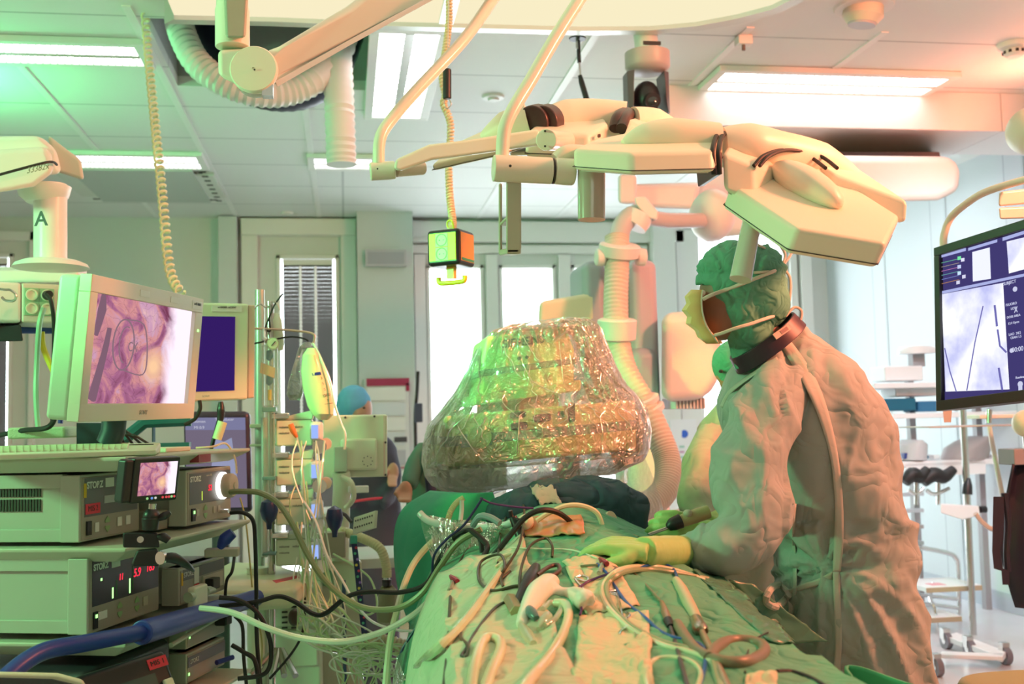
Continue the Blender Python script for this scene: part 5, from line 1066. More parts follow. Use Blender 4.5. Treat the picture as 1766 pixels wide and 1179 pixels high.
# flow tube housing
t = thing('flow_chamber', 'clear vertical chamber with a pale rim left of the pumps', 'flow meter', at(466, 800, Y-.04))
for a, b, y0_, y1_, m in ((452, 480, 596, 700, CLEAR), (454, 474, 700, 875, CLEAR)):
    MB().box(tuple(at(a, y1_, Y-.07)), tuple(at(b, y0_, Y-.02))).build('chamber', m, t, bevel=.004)
for y in (702, 820, 872, 950): MB().box(tuple(at(452, y+8, Y-.072)), tuple(at(478, y, Y-.015))).build('ring_mount', mat('mount_teal', (.12, .25, .25), .4), t, bevel=.002)
MB().cyl(at(456, 960, Y-.02), at(456, 720, Y-.02), .010).build('rod', mat('pole_green', (1, 1, 1)), t)
for px, py, r in ((464, 880, 15), (577, 893, 14)):
    y_ = Y-.1 if px < 500 else Y-.2
    o = MB().lathe([(.001, m2p(-20, Y)), (m2p(r*.8, Y), m2p(-14, Y)), (m2p(r, Y), 0), (m2p(r*.75, Y), m2p(13, Y)), (m2p(5, Y), m2p(20, Y)), (m2p(4, Y), m2p(30, Y))], at(px, py, y_), (0, 0, -1), 20).build('squeeze_bulb', mat('bulb_navy', (.012, .03, .10), .35))
    tag(o, 'dark blue rubber squeeze bulb hanging '+('left of the pump stack' if px < 500 else 'right of the pump stack'), 'rubber bulb')
# bags
t = thing('fluid_bag', 'full yellowish fluid bag printed with a scale, hanging from the drip stand hook', 'infusion bag', at(545, 600, Y-.02))
BAG = mat('bag_yellow', (.70, .76, .46), .2, coat=.4)
def flatbag(pts, Y, th, n=10):
    L_ = [at(a, y, Y) for y, a, b in pts]; R_ = [at(b, y, Y) for y, a, b in pts]; return MB().loft([[l.lerp(r, .5)+(r-l)*.5*math.cos(q)+V((0, th, 0))*math.sin(q)*(1 if 0 < i < len(pts)-1 else .2) for q in [2*math.pi*k/20 for k in range(20)]] for i, (l, r) in enumerate(zip(L_, R_))])
flatbag([(600, 530, 544), (612, 522, 552), (640, 519, 562), (670, 522, 571), (700, 530, 577), (714, 538, 576), (724, 550, 566)], Y-.03, .035).build('bag', BAG, t)
x = Pn(at(546, 648, Y-.062), at(560, 646, Y-.062), at(574, 695, Y-.066), at(560, 697, Y-.066)); MB(x.m).box((0, -.001, 0), (x.W, 0, .0012)).build('print', INK, t)
for v in (.9, .7, .5, .3, .1): text(('7', '1500', '5', '3', 'CE')[int(v*4)], x.at(.5, v, -.003), .012, INK, t, 'print')
MB(x.m).box((-.012, -.003, x.H*1.02), (x.W*.6, 0, x.H*1.12)).build('blue_mark', mat('mark_blue', (.02, .04, .3), .4), t)
cable('infusion_line', 'clear line running down beside the yellow fluid bag', [(540, 592, Y), (552, 615, Y-.05), (570, 660, Y-.06), (578, 700, Y-.07), (588, 730, Y-.07), (595, 748, Y-.07), (594, 775, Y-.07)], .004, mat('line_clear', (.72, .80, .66), .2, coat=.5))
tag(flatbag([(590, 524, 536), (600, 515, 540), (630, 506, 532), (660, 497, 528), (680, 494, 522), (690, 500, 518)], Y+.02, .03).build('crumpled_bag', FILM), 'crumpled empty clear bag behind the yellow fluid bag', 'bag')
tag(flatbag([(540, 470, 480), (552, 466, 486), (590, 468, 490), (604, 472, 488)], Y+.03, .02).build('fluid_bag', mat('bag_pale', (.76, .82, .66), .25)), 'pale small fluid bag at the very top of the drip stand', 'infusion bag')
cable('black_lead', 'thin black wire curling over the top of the drip stand', [(488, 506, Y), (474, 525, Y), (464, 548, Y), (458, 566, Y), (466, 570, Y), (464, 548, Y)], .0028, BLACKC)
cable('black_lead', 'short black wire bending from the gauge to the fluid bag hook', [(430, 594, Y), (490, 582, Y), (510, 581, Y), (525, 584, Y), (532, 588, Y)], .0030, BLACKC)
# infusion pumps, four alike
def pump(y, lab, first=None):
    c = at(505, y, Y-.02)
    if first:
        r = first.copy(); COL.objects.link(r); r.location = c; r['label'] = lab
        for ch in list(first.children):
            q = ch.copy(); COL.objects.link(q); q.parent = r
        return r
    t = thing('infusion_pump', lab, 'infusion pump', c, 'stacked infusion pumps'); s = m2p(1, Y)
    X = Matrix.Translation(c)
    MB(X).box((-28*s, 0, -24*s), (32*s, .14, 20*s)).build('pump_body', MG, t, bevel=.006)
    MB(X).loft([[(-28*s, .0, 20*s), (32*s, .0, 20*s), (32*s, .12, 20*s), (-28*s, .12, 20*s)], [(-28*s, .02, 22*s), (36*s, -.02, 36*s), (36*s, .12, 36*s), (-28*s, .12, 24*s)]]).build('sloping_lid', MG, t, bevel=.004)
    MB(X).box((-34*s, -.01, 22*s), (-6*s, .05, 32*s)).build('rail_clamp', CHROME, t, bevel=.004)
    MB(X).box((28*s, -.03, -16*s), (50*s, .06, 16*s)).build('knob_body', mat('knob_white', (.80, .80, .80), .3), t, bevel=.012, seg=3)
    MB(X).box((31*s, -.034, -12*s), (42*s, -.028, 10*s)).build('display', emis('pump_display', (.35, .50, 1), 1), t)
    MB(X).cyl((44*s, -.02, -26*s), (44*s, .03, -26*s), 12*s, seg=24).build('metal_knob', CHROME, t)
    MB(X).cyl((54*s, .0, -22*s), (54*s, .05, -22*s), 10*s, seg=24).build('cream_knob', CREAM, t)
    for a, b in ((-22, 8), (0, 8), (-22, -2)): text('ALARIS GW'[:6] if 0 else 'volume', X @ Matrix.Translation(((a+8)*s, -.002, b*s)), .011, INK, t, 'print')
    return t
p0 = pump(744, 'green lit infusion pump at the top of the stack of four')
for y, l in ((812, 'green lit infusion pump second from the top of the stack'), (880, 'green lit infusion pump third from the top of the stack'), (950, 'green lit infusion pump at the bottom of the stack of four')): pump(y, l, p0)
t = thing('orange_clip', 'small orange clip with a white line in front of the top pump', 'clip', at(506, 745, Y-.08)); MB().tube([at(501, 731, Y-.08), at(505, 742, Y-.08), at(512, 754, Y-.08)], [.009, .010, .005], 10, 3).build('clip_body', mat('clip_orange', (.9, .16, .03), .4), t)
MB().tube([at(512, 754, Y-.08), at(518, 780, Y-.08), at(523, 820, Y-.08), at(530, 900, Y-.1)], .0025, 6, 6).build('line', mat('line_clear', (1, 1, 1)), t)
# cream arm table with a red label
t = thing('arm_table', 'rounded cream table top with a red label left of the pump column', 'table', at(455, 1010, 3.3))
a = atz(400, 985, .93); q = [atz(330, 992, .915), atz(400, 962, .915), atz(470, 966, .915), atz(526, 990, .915), atz(528, 1003, .915), atz(500, 1016, .915), atz(430, 1022, .915), atz(340, 1018, .915)]
zc_ = .83; P = [atz(*p, zc_) for p in ((330, 1000), (395, 968), (470, 970), (520, 985), (528, 1000), (505, 1014), (430, 1018), (340, 1020))]
MB().prism(P, (0, 0, -.06)).build('table_top', mat('table_cream', (.70, .66, .44), .4), t, bevel=.018, seg=4)
l0, l1 = atz(470, 1001, zc_), atz(514, 992, zc_); MB().prism([l0, atz(476, 1005, zc_), atz(516, 996, zc_), l1], (0, 0, .001)).build('red_label', mat('label_red', (.6, .05, .08), .5), t)
m = (P[1]+P[5])/2; MB().cyl((m.x, m.y, .05), (m.x, m.y, .85), .035).build('column', GM, t); MB().box((m.x-.2, m.y-.15, .02), (m.x+.2, m.y+.15, .06)).build('base', GM, t, bevel=.01)
# anaesthesia machine cabinet and side boxes
t = thing('anaesthesia_machine', 'cream and green anaesthesia machine with drawers below the pumps', 'anaesthesia machine', at(560, 1100, 3.9))
rbox(456, 1010, 556, 1300, 3.85, .4, 'drawer_block', MG, .015, par=t); rbox(540, 968, 626, 1300, 3.95, .45, 'main_body', mat('machine_beige', (.55, .54, .38), .45), .015, par=t)
rbox(470, 1028, 548, 1080, 3.84, .02, 'drawer', MG, .006, par=t); rbox(470, 1086, 548, 1150, 3.84, .02, 'drawer', MG, .006, par=t)
rbox(548, 918, 596, 962, 3.8, .2, 'side_box', mat('side_box_tan', (.36, .32, .24), .45), .004, par=t); rbox(556, 984, 578, 1010, 3.94, .02, 'handle_recess', mat('recess_green', (.2, .34, .2), .5), .004, par=t)
MB().box(tuple(at(590, 965, 4.0)), tuple(at(700, 955, 4.4))).build('worktop', mat('worktop_pale', (.62, .64, .58), .4), t, bevel=.004)
m = MB()
for i in range(5):
    for j in range(2): m.box(tuple(at(486+j*16, 1048+i*9, 3.835)), tuple(at(496+j*16, 1044+i*9, 3.84)))
m.build('slots', mat('slot_dark', (1, 1, 1)), t, smooth=False, kind='stuff')
MB().ell(at(508, 1064, 3.8), (.022, .02, .03)).build('latch_knob', mat('latch_brown', (.06, .03, .02), .4), t)
# hook board, printed strap, breathing hose, bag
x = Pn(at(606, 894, 3.6), at(651, 879, 3.5), at(640, 911, 3.5), at(612, 919, 3.6))
t = thing('tube_rack', 'tilted clear rack with rows of holes beside the blue bulb', 'rack', x.at(.5, .5)); MB(x.m).box((0, 0, 0), (x.W, .012, x.H)).build('rack_plate', mat('rack_clear', (.68, .74, .58), .3), t, bevel=.002)
for i in range(8):
    for j in range(2): MB(x.m).cyl((x.W*(.12+.11*i), -.002, x.H*(.35+.4*j)), (x.W*(.12+.11*i), 0, x.H*(.35+.4*j)), .003, seg=8).build('rack_hole', DARK, t)
MB().tube([at(578, 878, 3.6), at(596, 888, 3.58), at(606, 900, 3.56)], .006, 8).build('rack_arm', DARK, t)
t = thing('printed_strap', 'dark blue strap with coloured dots hanging from a green clip', 'strap', at(608, 925, 3.5))
Ys = 3.5; MB().loft([[at(x-5, y, Ys), at(x+5, y, Ys), at(x+5, y, Ys+.004), at(x-5, y, Ys+.004)] for x, y in ((611, 938), (616, 980), (621, 1030), (627, 1080), (630, 1105))]).build('strap', mat('strap_navy', (.02, .03, .12), .6), t)
for k in range(16):
    y = 944+k*10; x_ = 612+(y-938)*.115+(-1)**k*1.5; MB().cyl(at(x_, y, Ys-.001), at(x_, y, Ys-.003), .0045, seg=8).build('coloured_dot', mat('dot%d' % (k % 4), ((.6, .05, .1), (.1, .5, .3), (.3, .2, .6), (.7, .6, .1))[k % 4], .5), t)
MB().box(tuple(at(604, 938, Ys-.01)), tuple(at(616, 922, Ys+.01))).build('green_clip', mat('clip_green', (.05, .35, .25), .4), t, bevel=.003)
MB().box(tuple(at(626, 1116, Ys-.01)), tuple(at(636, 1100, Ys+.01))).build('lower_clip', mat('clip_green', (1, 1, 1)), t, bevel=.003)
HY = mat('hose_yellow', (.62, .60, .34), .4)
def ribbed(name, label, pts, r, m, n=9):
    P, _ = spline([at(*p) for p in pts], [1]*len(pts), n); return tag(MB().tube(P, [r*(1+.07*(-1)**i) for i in range(len(P))], 14).build(name, m), label, 'hose')
ribbed('breathing_hose', 'yellowish ribbed breathing hose arching over the strap', [(560, 916, 3.9), (590, 916, 3.85), (625, 928, 3.8), (655, 945, 3.75), (666, 975, 3.75), (667, 995, 3.75)], .016, HY, 16)
t = thing('hose_connector', 'chrome and black hose end standing above the olive breathing bag', 'connector', at(667, 998, 3.75)); MB().cyl(at(667, 984, 3.75), at(667, 1000, 3.75), .012).build('metal_ring', CHROME, t); MB().cyl(at(667, 999, 3.75), at(667, 1010, 3.75), .016).build('black_ring', BLACK, t)
tag(flatbag([(1008, 660, 676), (1016, 655, 684), (1040, 648, 690), (1070, 650, 688), (1080, 656, 682)], 3.76, .04).build('breathing_bag', mat('bag_olive', (.25, .26, .15), .4)), 'olive rubber breathing bag hanging in the shade', 'bag')
ribbed('breathing_hose', 'thick beige ribbed hose curling near the coloured pieces at the bottom', [(628, 1150, 3.4), (632, 1120, 3.4), (650, 1106, 3.4), (680, 1110, 3.4), (712, 1122, 3.4), (728, 1132, 3.4)], .022, mat('hose_tan', (.48, .44, .26), .45), 10)
for k, (x_, y_, m_) in enumerate(((698, 1136, 'orange'), (708, 1130, 'green'), (722, 1138, 'red'), (714, 1150, 'cream'))):
    tag(MB().lathe([(.004, -.03), (.02, -.022), (.024, 0), (.018, .02), (.008, .03)], at(x_, y_, 3.3), (.3, -.5, .8), 14).build('valve_piece', mat('valve_'+m_, {'orange': (.8, .22, .04), 'green': (.25, .5, .15), 'red': (.4, .03, .04), 'cream': (.7, .66, .42)}[m_], .4)), m_+' valve piece in the little heap left of the pale tube', 'valve')
# thin clear lines tangled below the pumps
random.seed(11)
LN = mat('line_clear', (1, 1, 1)); LG = mat('line_green', (.50, .70, .36), .3)
for k in range(26):
    x0_ = random.choice([512, 520, 528, 545, 560]); x1_ = random.uniform(560, 720); y0_ = random.choice([760, 830, 900, 960, 1000])
    pts = [(x0_, y0_, 3.45), (x0_+random.uniform(-8, 14), y0_+70, 3.4), (lambda a: (a, random.uniform(1040, 1100), 3.35))(random.uniform(520, 600)), (random.uniform(540, 660), random.uniform(1090, 1130), 3.3), (x1_, random.uniform(1110, 1160), 3.3), (x1_+random.uniform(-30, 50), 1200, 3.25)]
    cable('infusion_line', 'thin clear infusion lines tangled in the air below the pumps', pts, .0026 if k % 3 else .0036, LN if k % 2 else LG, sm=8, group='tangled infusion lines', seg=6)
for k in range(10):
    cx_, cy_ = random.uniform(600, 700), random.uniform(1110, 1165); r_ = random.uniform(25, 50)
    pts = [(cx_+r_*math.cos(a), cy_+.45*r_*math.sin(a), 3.2) for a in [j*.6 for j in range(12)]]
    cable('infusion_line', 'coiled thin clear lines at the bottom left of the drapes', pts, .0026, LN if k % 2 else LG, sm=6, group='coiled infusion lines', seg=6)
cable('infusion_line', 'bright white line running from the pumps down to the drapes', [(520, 858, 3.4), (545, 900, 3.35), (565, 960, 3.3), (590, 1000, 3.3), (610, 1035, 3.25), (640, 1070, 3.2), (680, 1085, 3.1), (720, 1088, 3.0)], .004, mat('line_white', (.85, .88, .85), .3), sm=10)
cable('infusion_line', 'thin green line bending behind the light guide cable', [(575, 955, 3.7), (610, 975, 3.6), (640, 1000, 3.55), (650, 1045, 3.5), (630, 1060, 3.5), (595, 1040, 3.5)], .0035, LG)
for k, x_ in enumerate((592, 594)): cable('post_cable', 'dark thin post line standing behind the tangled lines', [(x_, 1000, 3.9), (x_+1, 1090, 3.9), (x_+2, 1190, 3.9)], .005, mat('dark_blue_line', (.03, .05, .12), .5), group='dark post lines')
# ================================================================ patient, table and drapes
from mathutils.bvhtree import BVHTree
def bvh(o):
    off = wl(o); me = o.data; return BVHTree.FromPolygons([v.co+off for v in me.vertices], [tuple(p.vertices) for p in me.polygons])
def cast(tree, px, py, h=0, dflt=2.5):
    d = ray(px, py).normalized(); r = tree.ray_cast(EYE, d)
    return at(px, py, dflt) if r[0] is None else r[0]-d*h
def sst(a, b, x): t = min(1, max(0, (x-a)/(b-a))); return t*t*(3-2*t)
def cx_(Y): return .42+.10*(Y-1.4)
def top_z(X, Y):
    d = (X-cx_(Y))/.30; b = .915+.125*sst(1.7, 2.8, Y)*math.exp(-d*d*1.1)+.045*math.exp(-d*d*1.6)
    return b+.006*noise.noise(V((X*14, Y*9, 0)))+.012*(ridge(V((X*7+Y*3, Y*4-X*2, 0)), 1, 6)-.5)+.006*ridge(V((X*14-Y*5, Y*9, 0)), 1, 8)-.008
def drape_pt(u, Y):
    s = 1 if u > 0 else -1; a = abs(u); hw = .285+.035*sst(1.5, 2.6, Y)
    if a <= .5: X = cx_(Y)+s*a/.5*hw; return V((X, Y, top_z(X, Y)))
    t = (a-.5)/.5; z0 = top_z(cx_(Y)+s*hw, Y)
    fold = noise.noise(V((Y*4.5, s*3, t*1.2)))*.055*t+.02*math.sin(Y*17+s)*t
    flare = .05*(1-math.exp(-t*9))+(.13 if s < 0 else .05)*t
    return V((cx_(Y)+s*(hw+flare+fold), Y+fold*.3, z0-.03*(1-math.exp(-t*7))-t*.68))
rows = []
for i in range(120):
    Y = .95+(3.25-.95)*i/119; rows.append([drape_pt(-1+2*j/79, Y) for j in range(80)])
o = MB().grid(rows).build('surgical_drape', DRAPE, solid=.002)
tag(o, 'large green surgical drape covering the patient and falling over both table sides', 'drape')
TB = bvh(o)
def on(px, py, h=.004): return cast(TB, px, py, h)
def lay(name, label, pts, r, m, h=None, cat='cable', sm=10, group=None, seg=8):
    """a line lying on the drape; an optional fourth value lifts a point off it"""
    P = []
    for p in pts: q = on(p[0], p[1], (r if h is None else h)+(p[2] if len(p) > 2 else 0)); P.append(q)
    return tag(MB().tube(P, r, seg, sm).build(name, m), label, cat, group)
def patch(pts, m, name, lift=.004, n=18, th=.002, par=None, kind=None):
    """a piece of cloth lying on the drape: four corner pixels, warped edges"""
    rows = []
    for i in range(n):
        v = i/(n-1); r = []
        for j in range(n):
            u = j/(n-1); x = (pts[0][0]*(1-u)+pts[1][0]*u)*(1-v)+(pts[3][0]*(1-u)+pts[2][0]*u)*v; y = (pts[0][1]*(1-u)+pts[1][1]*u)*(1-v)+(pts[3][1]*(1-u)+pts[2][1]*u)*v
            w_ = noise.noise(V((x*.045, y*.045, 2)))*5; q = on(x+w_, y+w_*.6, lift); r.append(q+V((0, 0, abs(noise.noise(V((x*.05, y*.05, 7))))*.010)))
        rows.append(r)
    return MB().grid(rows).build(name, m, par, solid=th)
t = thing('operating_table', 'operating table hidden under the green drape', 'operating table', (.5, 2.1, 0))
MB().box((.24, 1.2, .74), (.68, 3.4, .80)).build('table_top', DARK, t, bevel=.01); MB().box((.38, 2.1, .12), (.58, 2.5, .74)).build('column', STEEL, t, bevel=.01); MB().box((.3, 1.8, 0), (.66, 2.8, .12)).build('base', CREAMD, t, bevel=.02)
t = thing('person', 'patient lying under the drapes with orange painted skin showing below the detector', 'person', (.55, 2.8, .82))
b = MB()
b.loft([ring(V((cx_(Y)+.01, Y, .90+dz)), .19*w_, .11*hh_, 24, tilt=Matrix.Rotation(math.pi/2, 3, 'X')) for Y, w_, hh_, dz in ((1.3, .8, .5, -.06), (1.8, .9, .6, -.05), (2.2, .98, .8, -.02), (2.6, 1.05, 1.0, 0), (2.9, 1.0, 1.15, .01), (3.1, .8, 1, .0), (3.2, .4, .6, 0))])
b.ell((.62, 3.36, .93), (.08, .11, .09), 20, 12); b.tube([(.61, 3.15, .92), (.62, 3.34, .92)], .055, 14)
bake(b.build('body', mat('painted_skin', (.55, .26, .10), .35, bump=('n', 20, .15, .006)), t), .018, None, 6)
sk = patch([(905, 893), (1002, 888), (1012, 922), (900, 926)], mat('painted_skin', (1, 1, 1)), 'exposed_skin', .018, 22, .003, t)
# teal cloth over the chest end, below the detector
c = MB(); Y = 3.0
c.loft([ring(at(x, y, Y), m2p(w_, Y), .16, 30, p=2.2) for x, y, w_ in ((985, 838, 40), (985, 848, 96), (978, 868, 128), (974, 898, 138), (972, 935, 148), (975, 990, 150))])
bake(c.build('teal_drape', DRAPED), .014, lambda p, n: noise.noise(V((p.x*5, p.y*5, p.z*11)))*.03+ridge(p*6, 1.6, 2)*.022)
o = bpy.data.objects['teal_drape']; tag(o, 'dark teal cloth heaped over the chest end below the detector', 'drape'); TT = bvh(o)
# left green drape curtain
L_ = [(742, 846), (700, 872), (683, 905), (680, 950), (686, 1010), (702, 1065), (722, 1110), (742, 1150), (752, 1200)]
R_ = [(850, 848), (856, 874), (850, 910), (842, 960), (830, 1010), (818, 1065), (806, 1110), (800, 1150), (800, 1200)]
rows = []
LP, _ = spline([at(x, y, 3.15) for x, y in L_], [1]*9, 5); RP, _ = spline([at(x, y, 2.98) for x, y in R_], [1]*9, 5)
for i, (a, b) in enumerate(zip(LP, RP)): rows.append([a.lerp(b, u)+V((0, -.07*math.sin(math.pi*u)+.015*math.sin(u*16+i*.12)*min(1, i/14), 0)) for u in [j/30 for j in range(31)]])
tag(MB().grid(rows).build('hanging_drape', mat('drape_sea_green', (.05, .36, .22), .7, bump=('crease', 4, .4, .03)), solid=.003), 'smooth sea green drape hanging at the left end of the table', 'drape')
# clear film curtain hung from a bent clear tube
rows = []
for i in range(26):
    v = i/25; a = at(724+66*v**1.3, 888+175*v, 2.72); b = at(884-50*v, 905+170*v, 2.62); rows.append([a.lerp(b, u)+V((0, .03*math.sin(u*13+v*4)+.02*noise.noise(V((u*8, v*6, 1))), 0)) for u in [j/34 for j in range(35)]])
FILMG = film('drape_film_green', (.66, .86, .68), .16, .7, .15, bump=.6, edge=.4)
tag(MB().grid(rows).build('film_curtain', FILMG, smooth=False), 'clear film hanging from a bent tube left of the patient', 'plastic sheet')
cable('clear_tube', 'bent clear tube holding up the film left of the patient', [(724, 885, 2.74), (740, 898, 2.72), (775, 906, 2.7), (830, 909, 2.66), (868, 906, 2.62), (884, 900, 2.6)], .0095, mat('tube_grey', (.55, .64, .62), .2, coat=.6), seg=12)
rows = []
for i in range(30):
    v = i/29; Y0 = 1.35+1.35*v; rows.append([drape_pt(-.62-.36*u, Y0)+V((-.022-.012*math.sin(Y0*23+u*4), 0, .006)) for u in [j/24 for j in range(25)]])
tag(MB().grid(rows).build('film_sheet', FILMG, smooth=False), 'clear film sheet lying over the left flank of the green drape', 'plastic sheet')
# pale sheets and towels
rows = []
for i in range(40):
    Y0 = 1.25+1.25*i/39; rows.append([drape_pt(-.70+.50*u+.05*noise.noise(V((Y0*4, 0, 0))), Y0)+V((-.004, 0, .007+.006*noise.noise(V((Y0*9, u*6, 3))))) for u in [j/30 for j in range(31)]])
tag(MB().grid(rows).build('pale_sheet', SHEET, solid=.002), 'pale yellow green cover sheet along the left side of the drape', 'sheet'); TB2 = TB
TOWEL = mat('towel_cream', (.62, .60, .40), .8, bump=('crease', 12, .6, .025))
for lab, pts in (('cream towel with a wavy edge spread on the drape at the bottom centre', [(1000, 1062), (1120, 1055), (1128, 1200), (985, 1200)]),
                 ('cream folded towel under the steel clamps', [(975, 978), (1060, 970), (1105, 1045), (1010, 1062)]), ('narrow cream towel strip crossing the belly', [(968, 968), (1060, 950), (1075, 962), (985, 985)]),
                 ('small dotted yellow pad at the bottom edge near the brown hose', [(1285, 1162), (1338, 1158), (1345, 1200), (1282, 1200)])):
    tag(patch(pts, TOWEL, 'towel', .007), lab, 'towel')
tag(patch([(1195, 985), (1300, 1010), (1430, 1110), (1330, 1110)], mat('dark_glossy_drape', (.10, .26, .17), .3, bump=('crease', 8, .7, .03)), 'drape_fold', .004), 'darker glossier fold along the right edge of the drape', 'drape')  # cloth patch in a darker, smoother green than the drape
tag(patch([(938, 842), (966, 840), (1012, 872), (975, 882)], mat('pinkish_cloth', (.62, .56, .48), .7), 'gauze', .01), 'x', 'y') if 0 else None
g = MB(); rows = []
for i in range(14):
    rows.append([cast(TT, 914+u*40+v_*16, 838+v_*30+noise.noise(V((u*5, v_*5, 0)))*8, .012) for v_ in [i/13] for u in [j/13 for j in range(14)]])
tag(g.grid(rows).build('gauze', mat('pinkish_cloth', (.62, .56, .48), .7), solid=.004), 'crumpled pale gauze tucked under the plastic covered detector', 'gauze')
TB = BVHTree.FromPolygons(*(lambda V_, F_: (V_, F_))(*(lambda os: ([v.co+wl(o) for o in os for v in o.data.vertices], [tuple(i+sum(len(q.data.vertices) for q in os[:k]) for i in p.vertices) for k, o in enumerate(os) for p in o.data.polygons]))([o for o in COL.objects if o.type == 'MESH' and o.name.split('.')[0] in ('surgical_drape', 'pale_sheet', 'towel')])))
# long devices and tubes on the patient
TW = mat('tube_pale', (.74, .74, .50), .25, coat=.5); TG = mat('tube_clear_green', (.62, .72, .46), .2, coat=.6)
cable('clear_tube', 'pale arching tube over the painted skin ending at a brown bottle', [(925, 898, 2.5), (945, 885, 2.5), (975, 872, 2.5), (1005, 872, 2.5), (1030, 885, 2.5), (1041, 915, 2.5)], .0062, TW, 'tube')
t = thing('drain_bottle', 'dark amber bottle with a cream cap lying beside the painted skin', 'bottle', at(1040, 900, 2.75))
MB().cyl(at(1012, 914, 2.75), at(1045, 897, 2.7), m2p(11, 2.7)).build('bottle_body', mat('amber_glass', (.10, .02, .03), .12, coat=.6), t, bevel=.004); MB().cyl(at(1044, 898, 2.7), at(1056, 891, 2.68), m2p(12, 2.7)).build('cap', mat('cap_cream', (.72, .60, .44), .4), t, bevel=.003)
t = thing('trocar', 'beige trocar port standing in the painted skin with a black instrument', 'trocar', at(905, 905, 2.55))
MB().lathe([(.006, -.03), (.012, -.02), (.022, -.004), (.024, .004), (.014, .012)], at(905, 902, 2.55), (-.4, -.5, .5), 20).build('port_disc', mat('port_beige', (.66, .60, .42), .35), t)
MB().lathe([(.018, 0), (.020, .004), (.008, .006)], at(988, 915, 2.58), (.0, -.8, .5), 24).build('second_port', mat('port_green', (.25, .35, .18), .3), t)
MB().tube([at(885, 892, 2.52), at(898, 925, 2.5), at(908, 960, 2.46), at(917, 972, 2.45)], [.010, .012, .007, .004], 10, 4).build('black_shaft', BLACK, t)
MB().tube([at(880, 880, 2.52), at(884, 893, 2.52), at(896, 897, 2.5)], .005, 8, 3).build('trocar_lever', BLACK, t)
cable('instrument_cable', 'thick black cable looping from the left flank over the painted skin', [(812, 914, 2.6), (840, 940, 2.56), (833, 962, 2.5), (850, 958, 2.46), (878, 925, 2.46), (905, 893, 2.46), (935, 879, 2.46), (965, 885, 2.48), (990, 905, 2.52), (1003, 918, 2.55)], .0065, BLACKC)
cable('instrument_cable', 'grey tube entering the drapes beside the film curtain', [(816, 905, 2.6), (828, 890, 2.56), (845, 892, 2.54), (862, 902, 2.52)], .008, mat('tube_slate', (.22, .30, .32), .4))
cable('instrument_cable', 'olive hose lying across the belly into the hand', [(1000, 950, 2.48), (998, 930, 2.48), (1010, 920, 2.48), (1040, 918, 2.48), (1085, 925, 2.48), (1100, 930, 2.46)], .0085, mat('hose_olive', (.26, .30, .14), .35))
cable('instrument_cable', 'olive hose end with joints lying towards the glove', [(1003, 928, 2.5), (1020, 940, 2.46), (1045, 945, 2.44), (1062, 946, 2.43)], .008, mat('hose_olive', (1, 1, 1)))
random.seed(4)
OL = mat('wire_dark_olive', (.045, .045, .02), .4)
for lab, pts in (('dark thin cable looping high above the painted skin', [(858, 1000, .0), (862, 930, .06), (878, 880, .12), (898, 866, .14), (904, 885, .12), (895, 940, .06), (866, 990, .02), (868, 1012, 0)]),
                 ('dark thin cable making a wide loop on the pale sheet', [(925, 1012, .0), (890, 1010, .01), (850, 1018, .01), (826, 1000, .02), (830, 968, .04), (862, 956, .05), (870, 980, .03), (850, 1000, .01), (838, 1012, .0)]),
                 ('dark thin cable running in an S over the drape', [(952, 960, .01), (952, 940, .04), (940, 928, .06), (915, 940, .05), (900, 975, .03), (896, 1010, .02), (902, 1030, .01)]),
                 ('black thin lead looping down the pale sheet', [(900, 1036, .0), (872, 1038, .005), (850, 1052, .003), (820, 1090, .003), (803, 1120, .003), (796, 1130, .004), (804, 1132, .004), (806, 1112, .003), (794, 1095, .003), (812, 1060, .003), (835, 1022, .003), (880, 985, .003)]),
                 ('black lead falling down the left flank', [(830, 912, .02), (815, 935, .01), (795, 965, .01), (780, 1000, .01), (775, 1060, .01), (772, 1120, .01), (765, 1190, .01)])):
    lay('thin_cable', lab, pts, .0032, OL)
cable('thin_cable', 'navy wire crossing from the film curtain towards the dark cloth', [(688, 1190, 2.7), (690, 1130, 2.7), (712, 1090, 2.7), (738, 1050, 2.7), (745, 1010, 2.7), (748, 960, 2.68), (770, 930, 2.64), (800, 905, 2.62), (826, 868, 2.6), (832, 858, 2.6)], .0032, mat('wire_navy', (.02, .02, .10), .4))
cable('thin_cable', 'violet wire running along the dark cloth', [(828, 858, 2.7), (850, 868, 2.7), (890, 874, 2.7), (920, 876, 2.7)], .0028, mat('wire_violet', (.08, .02, .14), .4))
cable('clear_tube', 'pale green tube hanging down left of the patient', [(775, 915, 2.95), (745, 935, 2.92), (718, 965, 2.9), (700, 1000, 2.85), (685, 1050, 2.8), (672, 1110, 2.75), (664, 1190, 2.7)], .009, TG, 'tube')
lay('clear_tube', 'long clear tube running down the pale sheet to the bottom left', [(876, 968, .004), (840, 1020, .004), (790, 1085, .006), (740, 1130, .01), (690, 1180, .02)], .009, TG, cat='tube')
